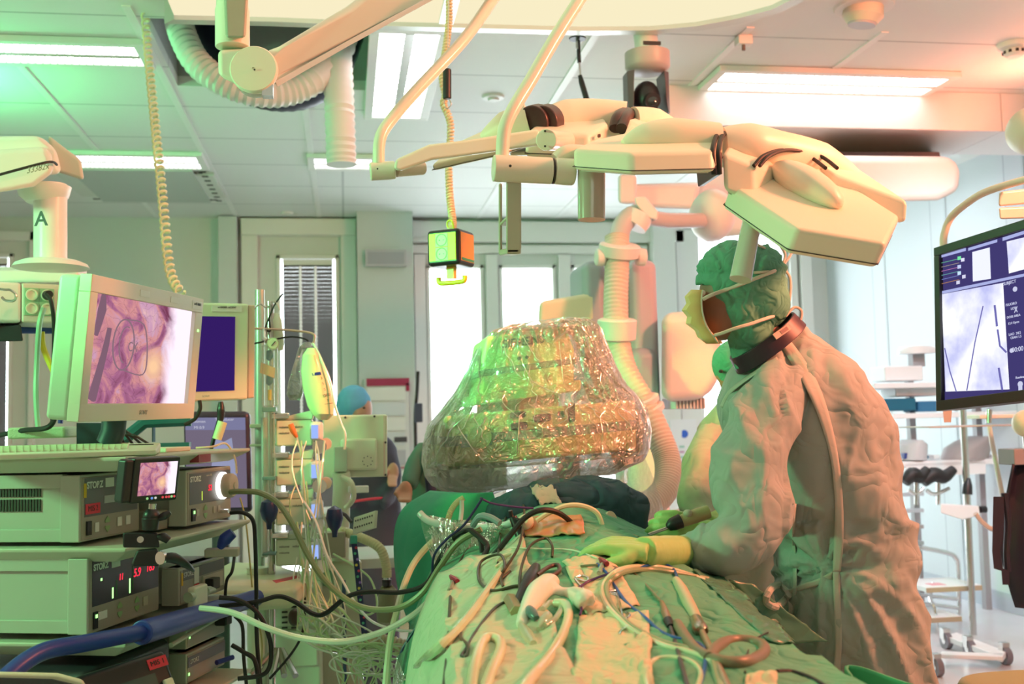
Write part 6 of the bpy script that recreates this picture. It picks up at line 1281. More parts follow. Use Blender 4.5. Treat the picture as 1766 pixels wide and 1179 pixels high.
# white device
t = thing('stapler_device', 'white pistol shaped surgical device lying on the pale sheet', 'surgical device', on(945, 1030))
WD = mat('device_white', (.80, .82, .72), .35)
b = MB(); b.tube([on(898, 1078, .012), on(912, 1048, .022), on(928, 1022, .028), on(946, 1006, .03), on(960, 1000, .02)], [.010, .017, .023, .021, .010], 18, 5); b.tube([on(958, 1020, .025), on(978, 1022, .026), on(992, 1026, .028), on(1008, 1034, .028), on(1012, 1037, .028)], [.010, .011, .017, .020, .017], 18, 4); b.tube([on(940, 1012, .028), on(962, 1018, .026)], [.018, .012], 14)
bake(b.build('device_body', WD, t), .0045, None, 6)
text('E3', Matrix.Translation(on(922, 1024, .055)) @ Matrix.Rotation(-.9, 4, 'Y') @ Matrix.Rotation(-.5, 4, 'X'), .014, INK, t, bold=.0005)
MB().tube([on(1000, 1038, .03), on(1003, 1050, .03), on(1000, 1060, .02)], .0022, 6, 4).build('violet_wire', mat('wire_violet', (1, 1, 1)), t)
for k, (a, b_) in enumerate((((900, 1080), (920, 1110)), ((908, 1046), (925, 1066)), ((945, 1060), (930, 1085)))): MB().tube([on(*a, .014), on((a[0]+b_[0])/2, (a[1]+b_[1])/2, .016), on(*b_, .012)], [.007, .010, .006], 14, 3).build('clear_valve', (TUBEC, mat('valve_teal', (.10, .20, .20), .3), TUBEC)[k], t)
MB().tube([on(936, 1050, .03), on(950, 1038, .035), on(968, 1044, .03), on(958, 1066, .02), on(940, 1078, .02)], .005, 10, 5).build('clear_handle', TUBEC, t)
t = thing('energy_instrument', 'black handled instrument with a finger loop and a brass nut', 'surgical instrument', on(920, 1000))
MB().tube([on(888, 1046, .02), on(900, 1022, .028), on(915, 998, .04), on(924, 978, .045)], [.006, .009, .015, .010], 12, 4).build('shaft', BLACK, t); MB().tube([on(926, 992, .045), on(945, 978, .05), on(962, 974, .045), on(964, 985, .04), on(948, 994, .035), on(932, 1000, .035)], .0045, 10, 5).build('finger_loop', mat('loop_brown', (.08, .04, .03), .35), t)
MB().cyl(on(880, 1034, .012), on(892, 1056, .014), .014, seg=6).build('brass_nut', mat('brass', (.42, .38, .22), .35, .7), t, bevel=.002)
lay('clear_tube', 'thick pale tube arching from the white device to the bottom edge', [(958, 1040, .03), (975, 1042, .03), (980, 1062, .02), (970, 1095, .01), (945, 1135, .008), (915, 1170, .008), (895, 1200, .008)], .0085, TW, cat='tube', seg=12)
lay('clear_tube', 'thick pale tube bent in a narrow arch on the pale sheet', [(812, 1200, .004), (818, 1150, .005), (830, 1110, .008), (845, 1098, .012), (862, 1105, .01), (862, 1125, .006), (848, 1155, .005), (832, 1200, .004)], .0085, TW, cat='tube', seg=12)
for k in range(2): lay('clear_tube', 'pair of clear tubes swinging in a big loop over the green drape', [(1215+6*k, 1000-2*k), (1160, 982+5*k, .008), (1110, 976+6*k, .01), (1065+4*k, 984+5*k, .01), (1040+7*k, 1010, .008), (1046+8*k, 1042), (1085+3*k, 1082-3*k), (1140, 1112-5*k), (1185, 1124-5*k), (1225, 1140-2*k), (1242-5*k, 1170), (1246, 1200)], .0055, (TW, mat('hose_grey_green', (.30, .36, .20), .35))[k], cat='tube', group='paired clear tubes')
lay('clear_tube', 'thin clear tube circling on the towel at the bottom', [(1120, 1190), (1115, 1165), (1125, 1140), (1155, 1133), (1190, 1140), (1208, 1160), (1200, 1190)], .004, TW, cat='tube')
BW = mat('wire_blue', (.01, .10, .42), .35)
lay('blue_wire', 'blue wire crossing the green drape diagonally', [(1030, 972, .01), (1048, 990), (1060, 1010), (1082, 1040), (1110, 1062), (1135, 1085), (1160, 1098), (1195, 1106), (1213, 1116), (1216, 1140), (1212, 1165), (1200, 1200)], .0030, BW)
lay('blue_wire', 'blue wire curving around the beige instrument grip', [(1095, 985, .012), (1115, 975, .02), (1142, 972, .02), (1162, 982, .02), (1172, 1010, .02), (1182, 1035, .02), (1196, 1062, .02)], .0030, BW)
lay('violet_wire', 'violet wire on the cream towel beside the white device', [(998, 1013, .01), (1015, 1002, .008), (1035, 994, .008), (1052, 988, .008), (1062, 980, .008)], .0025, mat('wire_violet', (1, 1, 1)))
lay('thin_cable', 'fine grey lead leading to the slim black probe', [(1002, 976, .01), (1030, 974, .008), (1062, 978, .008), (1095, 990, .006), (1120, 1015, .006), (1142, 1040, .006)], .0026, mat('lead_grey', (.20, .20, .12), .4))
t = thing('slim_probe', 'slim probe with a copper coloured grip and black shaft', 'surgical instrument', on(1155, 1080))
MB().tube([on(1141, 1038, .010), on(1147, 1056, .010), on(1153, 1072, .010)], [.004, .0075, .007], 12, 3).build('grip', mat('copper_grip', (.35, .22, .14), .3, .4), t); MB().tube([on(1152, 1070, .010), on(1157, 1082, .010)], [.0085, .007], 12).build('black_collar', BLACK, t); MB().tube([on(1156, 1080, .009), on(1168, 1120, .008), on(1190, 1200, .008)], .0035, 10).build('shaft', DARK, t)
t = thing('suction_instrument', 'long beige gripped instrument with a steel shaft lying down the drape', 'surgical instrument', on(1190, 1050))
MB().tube([on(1166, 1000, .018), on(1176, 1018, .020), on(1190, 1045, .020), on(1203, 1072, .018)], [.008, .012, .0115, .010], 16, 4).build('grip', mat('grip_beige', (.55, .52, .34), .4), t); MB().tube([on(1200, 1070, .018), on(1208, 1086, .018), on(1212, 1090, .018)], [.012, .0135, .008], 16, 2).build('steel_ring', mat('ring_bronze', (.4, .36, .28), .25, .8), t); MB().tube([on(1210, 1088, .016), on(1230, 1130, .012), on(1262, 1200, .012)], .0055, 12).build('shaft', mat('shaft_tan', (.45, .36, .24), .3, .5), t)
MB().ell(on(1202, 1079, .03), (.004, .004, .004), 10, 6).build('blue_button', BW, t)
lay('rubber_hose', 'brown rubber hose curled in a ring on the green drape', [(1168, 1076, .004), (1190, 1110, .004), (1215, 1130, .004), (1252, 1142, .006), (1290, 1140, .006), (1314, 1128, .006), (1316, 1114, .006), (1290, 1105, .006), (1255, 1106, .006), (1232, 1120, .006), (1224, 1135, .006)], .0092, mat('rubber_brown', (.24, .19, .12), .4), cat='hose', seg=14)
lay('thin_cable', 'fine dark lead curving over the green drape to the bottom', [(1350, 1082), (1325, 1090), (1300, 1105, .004), (1288, 1130, .004), (1285, 1160, .004)], .0016, INK)
lay('thin_cable', 'short black lead leaving the dotted yellow pad', [(1340, 1158), (1365, 1158), (1400, 1170), (1440, 1195)], .0035, BLACKC)
for lab, pts in (('steel towel clamp lying open on the cream towel', [(992, 995), (1004, 992), (1014, 996), (1010, 1002), (992, 998), (1008, 1016), (1022, 1028), (1018, 1034), (1026, 1034), (1024, 1026)]),
                 ('steel towel clamp beside the big tube loop', [(1048, 1020), (1064, 1018), (1062, 1026), (1048, 1022), (1064, 1024), (1070, 1045), (1074, 1062), (1080, 1066), (1086, 1060), (1080, 1056)]),
                 ('bronze clamp ring at the top of the large towel', [(1068, 1094), (1074, 1084), (1088, 1082), (1096, 1092), (1096, 1100)])):
    lay('towel_clamp', lab, [(x, y, .006) for x, y in pts], .0022, CHROME, cat='clamp', sm=4)
for x, y, lab in ((782, 998, 'dark red stopcock on a lead at the left flank'), (1040, 968, 'dark red stopcock near the gloved wrist')):
    t = thing('stopcock', lab, 'valve', on(x, y)); MB().tube([on(x-5, y-5, .018), on(x, y, .018), on(x+7, y+4, .018)], [.004, .007, .005], 8, 2).build('red_tap', mat('tap_red', (.28, .01, .03), .4), t); MB().tube([on(x-1, y+5, .015), on(x-7, y+20, .015)], .005, 8).build('clear_port', TUBEC, t)
for x, y, l in ((866, 972, 'clear connector on the dark cable loop'), (868, 960, 'pale tan connector just above the clear one')): tag(MB().tube([on(x-12, y+6, .03), on(x, y, .03), on(x+14, y-6, .03)], [.003, .006, .003], 8, 3).build('connector', TW), l, 'connector')
lay('suture_thread', 'pale thread stretched over the belly towards the glove', [(880, 944, .05), (930, 946, .02), (985, 948, .02), (1030, 962, .01)], .0016, mat('thread', (.75, .85, .70), .4))
cable('suture_thread', 'second pale thread across the painted skin', [(903, 940, 2.45), (950, 932, 2.48), (985, 924, 2.5), (1010, 922, 2.5)], .0016, mat('thread', (1, 1, 1)))
ribbed('corrugated_tube', 'thin ribbed yellowish tube rising behind the film curtain', [(772, 898, 2.9), (778, 880, 2.9), (788, 866, 2.9), (800, 858, 2.9)], .008, HY, 14)
cable('clear_tube', 'slate tube hanging beside the dark cloth', [(796, 862, 2.75), (796, 880, 2.75), (793, 905, 2.74)], .006, mat('tube_grey', (1, 1, 1)), 'tube')
# ================================================================ the surgeon
t = thing('person', 'surgeon in a wrinkled pale gown, green hood and yellow mask leaning over the patient', 'person', at(1500, 1560, 2.65))
Y = 2.68
def Rg(y, xl, xr, d, Yc=Y, p=2.3): return ring(at((xl+xr)/2, y, Yc), m2p((xr-xl)/2, Yc), d, 36, p=p)
b = MB()
b.loft([Rg(566, 1318, 1376, .05), Rg(590, 1298, 1405, .08), Rg(618, 1276, 1448, .13), Rg(655, 1260, 1482, .18), Rg(700, 1252, 1512, .21), Rg(750, 1262, 1536, .22), Rg(810, 1285, 1550, .22), Rg(880, 1318, 1558, .21),
        Rg(950, 1338, 1560, .20), Rg(1010, 1346, 1562, .20), Rg(1070, 1362, 1572, .21), Rg(1120, 1384, 1584, .22), Rg(1179, 1408, 1602, .23), Rg(1280, 1410, 1640, .25), Rg(1440, 1400, 1668, .27), Rg(1500, 1400, 1676, .27)])
b.tube([at(1352, 668, 2.56), at(1318, 705, 2.48), at(1296, 770, 2.42), at(1288, 836, 2.38), at(1300, 896, 2.34), at(1272, 930, 2.33), at(1230, 944, 2.36), at(1190, 948, 2.4), at(1176, 950, 2.41)], [m2p(x, 2.4) for x in (52, 60, 63, 64, 56, 50, 44, 34, 26)], 28, 6)
def folds(p, n):
    q = p-EYE; px = (q.dot(RT)/q.dot(_f))*FL+883; py = 589.5-(q.dot(UP)/q.dot(_f))*FL
    d = noise.noise(p*5)*.014
    if py < 990 and px < 1350 and p.y < 2.62:      # sleeve: wrinkles run across the arm and spiral
        d += ridge(V((px*.012-py*.004, py*.011+px*.006, 0)), 1.25, 5)*.011+ridge(V((px*.03, py*.016, 0)), 1.2, 8)*.005
        if px < 1215: d += ridge(V((px*.05, py*.05, 0)), 1, 2)*.008
    else:                                           # back: long folds falling from the shoulder and from the waist tie
        fan = math.atan2(py-980, px-1420) if py > 900 else 0
        d += ridge(V((px*.012-py*.003, py*.0022, fan*1.6)), 1.4, 1)*.022+ridge(V((px*.03+py*.006, py*.005, fan*3)), 1.1, 3)*.007
    return d-.006
gown = bake(b.build('gown', GOWN, t), .0085, folds, 4); TGW = bvh(gown)
sm_ = gown.modifiers.new('soft', 'SMOOTH'); sm_.iterations = 1; sm_.factor = .4
def gw(px, py, h=.002): return cast(TGW, px, py, h, 2.5)
def strip(name, L_, R_, m, h=.004, par=None, n=6, th=.002):
    a, _ = spline([gw(*p, h) for p in L_], [1]*len(L_), n); c, _ = spline([gw(*p, h*.4) for p in R_], [1]*len(R_), n)
    return MB().grid([[p, p.lerp(q, .33), p.lerp(q, .66), q] for p, q in zip(a, c)]).build(name, m, par or t, solid=th)
GD = mat('gown_edge', (.46, .49, .44), .8, bump=('crease', 12, .3, .008))
strip('back_flap', [(1342, 590), (1362, 622), (1388, 665), (1412, 720), (1432, 790), (1440, 870), (1438, 940), (1436, 985)], [(1362, 586), (1386, 618), (1410, 660), (1430, 716), (1446, 790), (1454, 870), (1454, 940), (1450, 985)], GD, .008)
strip('lower_flap', [(1436, 985), (1438, 1040), (1440, 1100), (1438, 1150), (1436, 1178)], [(1448, 985), (1450, 1040), (1452, 1100), (1450, 1150), (1450, 1178)], GD, .008)
strip('gown_seam', [(1368, 868), (1366, 940), (1368, 1010), (1362, 1060)], [(1374, 868), (1372, 940), (1374, 1010), (1368, 1060)], GD, .006)
strip('shoulder_seam', [(1242, 700), (1258, 672), (1300, 640), (1340, 615)], [(1246, 704), (1262, 677), (1303, 645), (1342, 620)], GD, .005)
strip('waist_tie', [(1436, 985), (1410, 998), (1385, 1006), (1358, 1018)], [(1436, 998), (1410, 1009), (1386, 1016), (1360, 1028)], GD, .010)
MB().tube([gw(1360, 1022, .02), gw(1342, 1008, .03), gw(1326, 1020, .03), gw(1322, 1038, .03), gw(1338, 1046, .03), gw(1354, 1034, .025), gw(1362, 1024, .02)], .009, 8, 5).build('tie_bow', GD, t)
MB().tube([gw(1360, 1028, .015), gw(1364, 1050, .015), gw(1358, 1072, .012)], .006, 8, 4).build('tie_end', GD, t)
# legs and clogs
for x in (1470, 1590):
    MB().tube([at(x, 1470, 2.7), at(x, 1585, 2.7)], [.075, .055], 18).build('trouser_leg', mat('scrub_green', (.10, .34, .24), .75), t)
    c0 = at(x, 1590, 2.7); MB().loft([ring(V((c0.x-.05+dx, c0.y, z)), w_, .05*q, 20) for z, w_, q, dx in ((.002, .13, 1, 0), (.03, .135, 1, 0), (.06, .12, .95, 0), (.10, .07, .8, .04))]).build('clog', mat('clog_white', (.7, .7, .7), .4), t)
# head, hood, mask
HC = at(1278, 492, 2.64); hr = (m2p(84, 2.64), m2p(72, 2.64), m2p(78, 2.64))
h = MB(); h.ell(at(1268, 506, 2.64), (m2p(66, 2.64), m2p(54, 2.64), m2p(72, 2.64)), 28, 18); h.ell(at(1244, 548, 2.64), (m2p(38, 2.64), m2p(42, 2.64), m2p(42, 2.64)), 20, 12)
h.tube([at(1290, 560, 2.64), at(1325, 600, 2.66)], m2p(40, 2.64), 18); h.ell(at(1200, 528, 2.66), (m2p(9, 2.64), m2p(9, 2.64), m2p(12, 2.64)), 12, 8)
bake(h.build('head', mat('skin_shade', (.30, .15, .11), .5, bump=('n', 40, .1, .003)), t), .007, None, 5)
for dy in (-.055, .04): MB().ell(at(1211, 505, 2.64+dy), (.008, .012, .008), 12, 8).build('eye', WHITE, t)
c = MB(); c.ell(at(1279, 484, 2.64), (m2p(83, 2.64), m2p(76, 2.64), m2p(74, 2.64)), 34, 22); c.ell(at(1306, 520, 2.64), (m2p(60, 2.64), m2p(64, 2.64), m2p(56, 2.64)), 28, 16); c.ell(at(1270, 534, 2.64), (m2p(47, 2.64), m2p(60, 2.64), m2p(50, 2.64)), 28, 16); c.ell(at(1279, 562, 2.64), (m2p(43, 2.64), m2p(52, 2.64), m2p(44, 2.64)), 24, 14)
c.tube([at(1285, 565, 2.63), at(1300, 600, 2.64), at(1296, 640, 2.65)], [m2p(46, 2.64), m2p(42, 2.64), m2p(36, 2.64)], 22, 4)
def hoodf(p, n):
    q = p-EYE; px = (q.dot(RT)/q.dot(_f))*FL+883; py = 589.5-(q.dot(UP)/q.dot(_f))*FL; d = noise.noise(p*16)*.004
    # gathers fan over the crown above the browband
    if py < 468: a = math.atan2(px-1275, 540-py); d += ridge(V((a*7, 0, p.y*9)), 1, 2)*.008
    if abs(py-468-(px-1190)*.02) < 7: d -= .004
    edge = 1214+(py-498)*.28
    if py > 492 and px < edge+16: d -= min(.035, (edge+16-px)*.0016)
    return d
hood = bake(c.build('hood', CAP, t), .0065, hoodf, 14); TH = bvh(hood)
def hd(px, py, h=.002): return cast(TH, px, py, h, 2.55)
# mask: a pleated cup with four folded ridges
mk = []
for i in range(9):
    v = i/8; y = 500+92*v; xl = (1190, 1186, 1182, 1181, 1183, 1188, 1196, 1208, 1216)[i]; xr = (1212, 1212, 1210, 1210, 1213, 1218, 1224, 1234, 1240)[i]
    pl = 4.5*(1 if i % 2 else -.6); a = at(xl-pl, y, 2.66); b_ = at(xr, y, 2.57); c2 = at(xr+6, y, 2.76)
    m1 = at((xl+xr)/2-7-pl, y, 2.59); m2 = at(xl+6-pl, y, 2.73); mk.append([b_, m1, a, m2, c2])
MB().grid(mk).build('mask', mat('mask_yellow', (.80, .62, .26), .75, bump=('n', 60, .2, .002)), t, solid=.003)
STR = mat('strap_white', (.66, .62, .55), .7)
def rib(name, pts, r, n=5): MB().tube([hd(*p) if len(p) == 2 else at(*p) for p in pts], r, 6, n).build(name, STR, t)
rib('mask_tie', [(1212, 516, 2.56), (1228, 508, 2.555), (1250, 500), (1280, 489), (1310, 477), (1335, 467), (1350, 458, 2.62)], .0048); rib('mask_tie', [(1232, 578, 2.565), (1246, 574, 2.555), (1262, 568, 2.545), (1278, 563, 2.54), (1296, 558, 2.54), (1316, 551, 2.55), (1334, 545, 2.57)], .0045)
rib('mask_edge', [(1212, 500, 2.565), (1210, 518, 2.562), (1212, 540, 2.562), (1218, 560, 2.562), (1228, 576, 2.565), (1238, 590, 2.57)], .0022)
for pts in ([(1345, 462, 2.62), (1336, 446, 2.6), (1318, 428), (1300, 420)], [(1348, 460, 2.62), (1354, 440, 2.63), (1346, 424, 2.64)], [(1350, 458, 2.62), (1362, 442, 2.63), (1366, 432, 2.64)],
            [(1350, 462, 2.62), (1362, 478, 2.62), (1363, 505, 2.62), (1359, 530, 2.62)], [(1348, 466, 2.61), (1352, 490, 2.6), (1346, 506, 2.6)], [(1355, 545, 2.6), (1370, 530, 2.6), (1382, 536, 2.6), (1380, 552, 2.6), (1366, 566, 2.6)], [(1300, 470), (1325, 468), (1345, 466, 2.6)]):
    rib('tie_ribbon', pts, .0036)
# lead collar
cc_ = at(1322, 590, 2.64); tl_ = Matrix.Rotation(-math.radians(36), 3, 'Y'); ax = tl_ @ V((0, 0, 1))
rr = [ring(cc_+ax*h_, m2p(w_, 2.64), m2p(d_, 2.64), 44, tilt=tl_) for h_, w_, d_ in ((-.022, 72, 62), (-.022, 77, 67), (.022, 72, 63), (.022, 67, 58))]
MB().loft(rr+[rr[0]], cap=False).build('thyroid_collar', mat('collar_purple', (.035, .015, .035), .45), t, bevel=.002)
cl = bpy.data.objects[[o.name for o in t.children if o.name.startswith('thyroid')][0]]; TC = bvh(cl)
a_, b_ = cast(TC, 1268, 634, .003, 2.45), cast(TC, 1302, 608, .003, 2.45); xx = (b_-a_).normalized(); zz_ = xx.cross(V((0, 1, 0))); zz_ = -zz_ if zz_.z < 0 else zz_; yy_ = zz_.cross(xx)
Mx = Matrix.Identity(4)
for i in range(3): Mx[i][0], Mx[i][1], Mx[i][2], Mx[i][3] = xx[i], yy_[i], zz_[i], ((a_+b_)/2)[i]
text('D. NILSEN'[:0] or 'D . N I S E N', Mx, .011, mat('gold_thread', (.55, .35, .08), .4), t)
q1, q2 = cast(TC, 1336, 582, .004, 2.45), cast(TC, 1362, 564, .004, 2.45); x = Pn(q1+ax*.010, q2+ax*.010, q2-ax*.006, q1-ax*.006); MB(x.m).box((0, -.003, 0), (x.W, 0, x.H)).build('care_label', mat('label_pinkish', (.62, .50, .46), .6), t); MB(x.m).box((x.W*.4, -.004, x.H*.2), (x.W*.85, -.003, x.H*.8)).build('label_print', mat('print_grey', (.3, .2, .2), .6), t)
# gloved hands
def hand(base, d, side, up, s, par, curl, name='glove_hand', cuff=None, m=GLOVE):
    """palm from base along d, fingers curling towards -up, thumb leaving the palm's side"""
    d = d.normalized(); side = (side-d*side.dot(d)).normalized(); up = d.cross(side) if d.cross(side).dot(up) > 0 else -d.cross(side)
    h = MB()
    if cuff: h.tube(cuff[0]+[base+d*.01*s], cuff[1]+[.030*s], 20, 5)
    for k in range(4):
        o_ = (k-1.5)*.0205*s; h.tube([base+side*o_*.55, base+d*.045*s+side*o_*.85, base+d*.088*s+side*o_], [.018*s, .017*s, .0115*s], 12, 2)
        L = (.040, .046, .043, .034)[k]*s; p = base+d*.085*s+side*o_; a = 0; pts = [p]; 
        for j, f in enumerate((1, .72, .58)):
            a += curl*(.7, 1.0, .8)[j]*(1+.08*k); p = p+(d*math.cos(a)-up*math.sin(a))*L*f; pts.append(p)
        h.tube(pts, [.0112*s, .0100*s, .0092*s, .0070*s], 12, 3)
    p = base+d*.022*s-side*.024*s; q = (d*.55-side*.62-up*.35).normalized(); h.tube([p, p+q*.038*s, p+q*.038*s+(d*.9-up*.35)*.032*s, p+q*.04*s+(d*.9-up*.75)*.055*s], [.016*s, .0135*s, .0115*s, .008*s], 12, 3)
    return bake(h.build(name, m, par), .0036, lambda p, n: ridge(p*24, 1, 4)*.0012, 2)
s0 = on(1115, 986, 0); w1 = at(1118, 951, s0.y+.03); w0 = at(1180, 951, 2.38); s1 = on(1072, 972, 0)
hand(w1, at(1076, 944, s1.y+.02)-w1, V((0, 1, .2)), V((-.1, -.1, 1)), 1.0, t, .55, cuff=([at(1200, 950, 2.40), w0, w0.lerp(w1, .5)], [m2p(27, 2.4), m2p(28, 2.4), m2p(27, 2.4)]))
w1 = at(1204, 915, 2.72)
hand(w1, at(1178, 908, 2.70)-w1, V((0, .3, .9)), V((-.3, -1, .2)), .92, t, .75, cuff=([at(1260, 925, 2.72), at(1225, 920, 2.72)], [.045, .035]))
# instrument in the far hand
t2 = thing('needle_holder', 'tan gripped instrument with a black collar pointing left from the gloved hand', 'surgical instrument', at(1170, 898, 2.66))
MB().tube([at(1222, 882, 2.66), at(1198, 890, 2.66), at(1176, 898, 2.66), at(1170, 900, 2.66)], [.017, .018, .016, .012], 18, 3).build('grip', mat('grip_tan', (.42, .36, .18), .4), t2)
MB().tube([at(1174, 898, 2.66), at(1160, 904, 2.66), at(1152, 910, 2.66)], [.019, .017, .009], 16, 3).build('black_collar', BLACK, t2); MB().tube([at(1154, 909, 2.66), at(1118, 922, 2.64)], .0045, 10).build('shaft', STEEL, t2)
MB().ell(at(1186, 885, 2.65), (.012, .012, .01), 12, 8).build('thumb_pad', CREAMD, t2)
# ================================================================ assistant behind
t = thing('person', 'assistant in a tan lit gown and green cap half hidden behind the surgeon', 'person', at(1330, 1450, 3.3))
Y = 3.35; b = MB()
b.loft([ring(at(x, y, Y), m2p(w_, Y), m2p(w_*.6, Y), 26, p=2.3) for x, y, w_ in ((1290, 672, 26), (1290, 700, 60), (1292, 735, 92), (1292, 800, 98), (1292, 900, 96), (1296, 1000, 96), (1300, 1200, 100), (1300, 1330, 104))])
b.tube([at(1232, 745, Y-.08), at(1214, 790, Y-.16), at(1203, 845, Y-.24), at(1206, 890, Y-.3), at(1222, 905, Y-.38)], [m2p(x, Y) for x in (26, 30, 30, 26, 20)], 22, 5)
bake(b.build('gown', GOWN2, t), .012, lambda p, n: ridge(V((p.x*8, p.y*4, p.z*5)), 1.2, 4)*.014-.004)
h = MB(); h.ell(at(1276, 645, Y), (m2p(40, Y), m2p(40, Y), m2p(48, Y)), 24, 16); h.ell(at(1238, 648, Y), (m2p(6, Y), m2p(7, Y), m2p(8, Y)), 10, 6); h.tube([at(1284, 680, Y), at(1290, 705, Y)], m2p(26, Y), 14)
bake(h.build('head', SKIN, t), .009)
c = MB(); c.ell(at(1274, 628, Y), (m2p(49, Y), m2p(46, Y), m2p(46, Y)), 28, 18); c.ell(at(1296, 650, Y), (m2p(36, Y), m2p(40, Y), m2p(40, Y)), 22, 14)
bake(c.build('cap', CAP, t), .008, lambda p, n: noise.noise(p*18)*.005)
for dy in (-.05, .03): MB().ell(at(1243, 640, Y+dy), (.007, .010, .006), 10, 6).build('eye', INK, t)
for x in (1275, 1320): MB().tube([at(x, 1300, Y), at(x, 1432, Y)], [.07, .055], 16).build('trouser_leg', mat('scrub_green', (1, 1, 1)), t)
w1 = at(1226, 903, Y-.42); hand(w1, at(1205, 912, Y-.46)-w1, V((0, .3, .9)), V((0, -1, .2)), .9, t, .7, cuff=([at(1240, 898, Y-.38)], [.032]))
# ================================================================ right side
x = Pn(at(1606, 430, 2.95), at(1900, 334, 2.38), at(1900, 678, 2.38), at(1618, 706, 2.95)); X = x.m; W, H = x.W, x.H
t = thing('x_ray_monitor', 'large black framed screen with blue white x-ray pictures at the right edge', 'monitor', x.at(.5, 0, .05))
FRM = mat('screen_frame', (.03, .03, .035), .35)
for a, b in (((0, 0, 0), (W, .03, .030)), ((0, 0, H-.026), (W, .03, H)), ((0, 0, .03), (.022, .03, H-.026)), ((W-.02, 0, .03), (W, .03, H-.026))): MB(X).box(a, b).build('bezel', FRM, t, bevel=.002)
MB(X).box((.002, .028, .002), (W-.002, .075, H-.002)).build('back_housing', FRM, t, bevel=.01)
PX = lambda px: (px-1606)/294.0*1.0
def S(px, py):    # photograph pixel on the screen plane -> local x, z
    p = X.inverted() @ EYE; d = (X.inverted().to_3x3() @ ray(px, py)); k = (.0-p.y)/d.y; q = p+d*k; return q.x, q.z
def quad(pts, m, name, dy=.010):
    return MB(X).add([(S(*p)[0], dy, S(*p)[1]) for p in pts], [tuple(range(len(pts)))]).build(name, m, t, smooth=False)
screen(X, .022, W-.02, .030, H-.026, .014, emis('navy_screen', (.055, .045, .17), 1), t)
XR1 = emis('xray_pale', (.80, .82, 1.0), 1.15)
def xray():
    m = emis('xray_picture', (.8, .82, 1), 1.1); nt = m.node_tree; tc = nt.nodes.new('ShaderNodeTexCoord'); n = nt.nodes.new('ShaderNodeTexNoise'); n.inputs['Scale'].default_value = 9; n.inputs['Detail'].default_value = 4
    cr = nt.nodes.new('ShaderNodeValToRGB'); cr.color_ramp.elements[0].position = .32; cr.color_ramp.elements[0].color = (.50, .52, .86, 1); cr.color_ramp.elements[1].position = .55; cr.color_ramp.elements[1].color = (.92, .93, 1, 1)
    nt.links.new(tc.outputs['Object'], n.inputs['Vector']); nt.links.new(n.outputs['Fac'], cr.inputs[0]); nt.links.new(cr.outputs[0], [q for q in nt.nodes if q.type == 'EMISSION'][0].inputs[0]); return m
XP = xray(); BARM = emis('menu_bar', (.42, .46, .80), 1); LINE = emis('xray_line', (.16, .15, .45), 1); TX = emis('screen_text', (.62, .64, .85), 1)
quad([(1619, 507), (1725, 487), (1736, 671), (1626, 675)], XP, 'main_picture'); quad([(1672, 434), (1702, 426), (1704, 480), (1673, 485)], XR1, 'small_picture'); quad([(1731, 416), (1764, 408), (1768, 462), (1735, 471)], XP, 'small_picture')
quad([(1614, 440), (1661, 427), (1661, 432), (1614, 445)], BARM, 'menu_bar'); quad([(1665, 427), (1715, 412), (1715, 417), (1665, 432)], BARM, 'menu_bar'); quad([(1724, 409), (1790, 388), (1790, 394), (1724, 415)], BARM, 'menu_bar'); quad([(1617, 502), (1790, 465), (1790, 470), (1617, 507)], BARM, 'menu_bar')
for k, c in enumerate(((.15, .5, .3), (.35, .3, .25), (.5, .2, .45), (.15, .4, .4), (.2, .25, .6), (.5, .25, .1))):
    y = 451+k*7.2; quad([(1617, y+2), (1650, y-6), (1650, y-5), (1617, y+3)], emis('trace%d' % k, c, 1), 'trace_line', .009)
for x_, y_, c in ((1650, 444, (.2, .9, .4)), (1650, 459, (.6, .7, 1)), (1650, 470, (.6, .8, 1)), (1656, 447, (.8, .8, 1)), (1658, 476, (.7, .7, .9)), (1648, 486, (.7, .7, .9))): quad([(x_-3, y_-2), (x_+3, y_-3), (x_+3, y_+3), (x_-3, y_+4)], emis('spot%d%d' % (x_, y_), c, 1), 'reading', .009)
def ln(pts, w_): 
    q = [S(*p) for p in pts]; MB(X).tube([(a, .009, b) for a, b in q], w_, 6).build('catheter_line', LINE, t)
ln([(1691, 527), (1677, 590), (1663, 673)], .0016); ln([(1625, 600), (1634, 640), (1645, 675)], .0018); ln([(1711, 526), (1715, 562)], .003); ln([(1716, 568), (1720, 596), (1731, 607)], .0026); ln([(1718, 634), (1724, 672)], .003)
for s_, px, py, sz in (('SUBJECT', 1737, 487, .012), ('FLUORO', 1740, 524, .010), ('LOW', 1745, 531, .010), ('A', 1748, 535, .018), ('DOSE AREA', 1744, 545, .009), ('12.4 Gycm', 1744, 556, .009), ('LAO  24.5', 1746, 575, .010), ('CRAN 1.5', 1748, 581, .009), ('00:00', 1751, 602, .018), ('Roadmap', 1756, 650, .009)):
    a, b = S(px, py); text(s_, X @ Matrix.Translation((a, .008, b)), sz, TX, t, 'screen_text')
a, b = S(1755, 662); MB(X).cyl((a, .010, b), (a, .008, b), .008, seg=16).build('body_icon', TX, t); MB(X).box((a-.006, .008, b-.022), (a+.006, .010, b)).build('body_icon', TX, t); a, b = S(1746, 498); MB(X).cyl((a, .010, b), (a, .008, b), .007, seg=16).build('head_icon', TX, t); a, b = S(1740, 604); MB(X).cyl((a, .010, b), (a, .008, b), .006, seg=16).build('drop_icon', TX, t)
prismpx(MB(), [(1626, 706, 3.05), (1642, 706, 3.05), (1640, 728, 3.05), (1628, 728, 3.05)], (0, 0, .05)).build('foot', mat('foot_grey', (.5, .5, .48), .4), t)
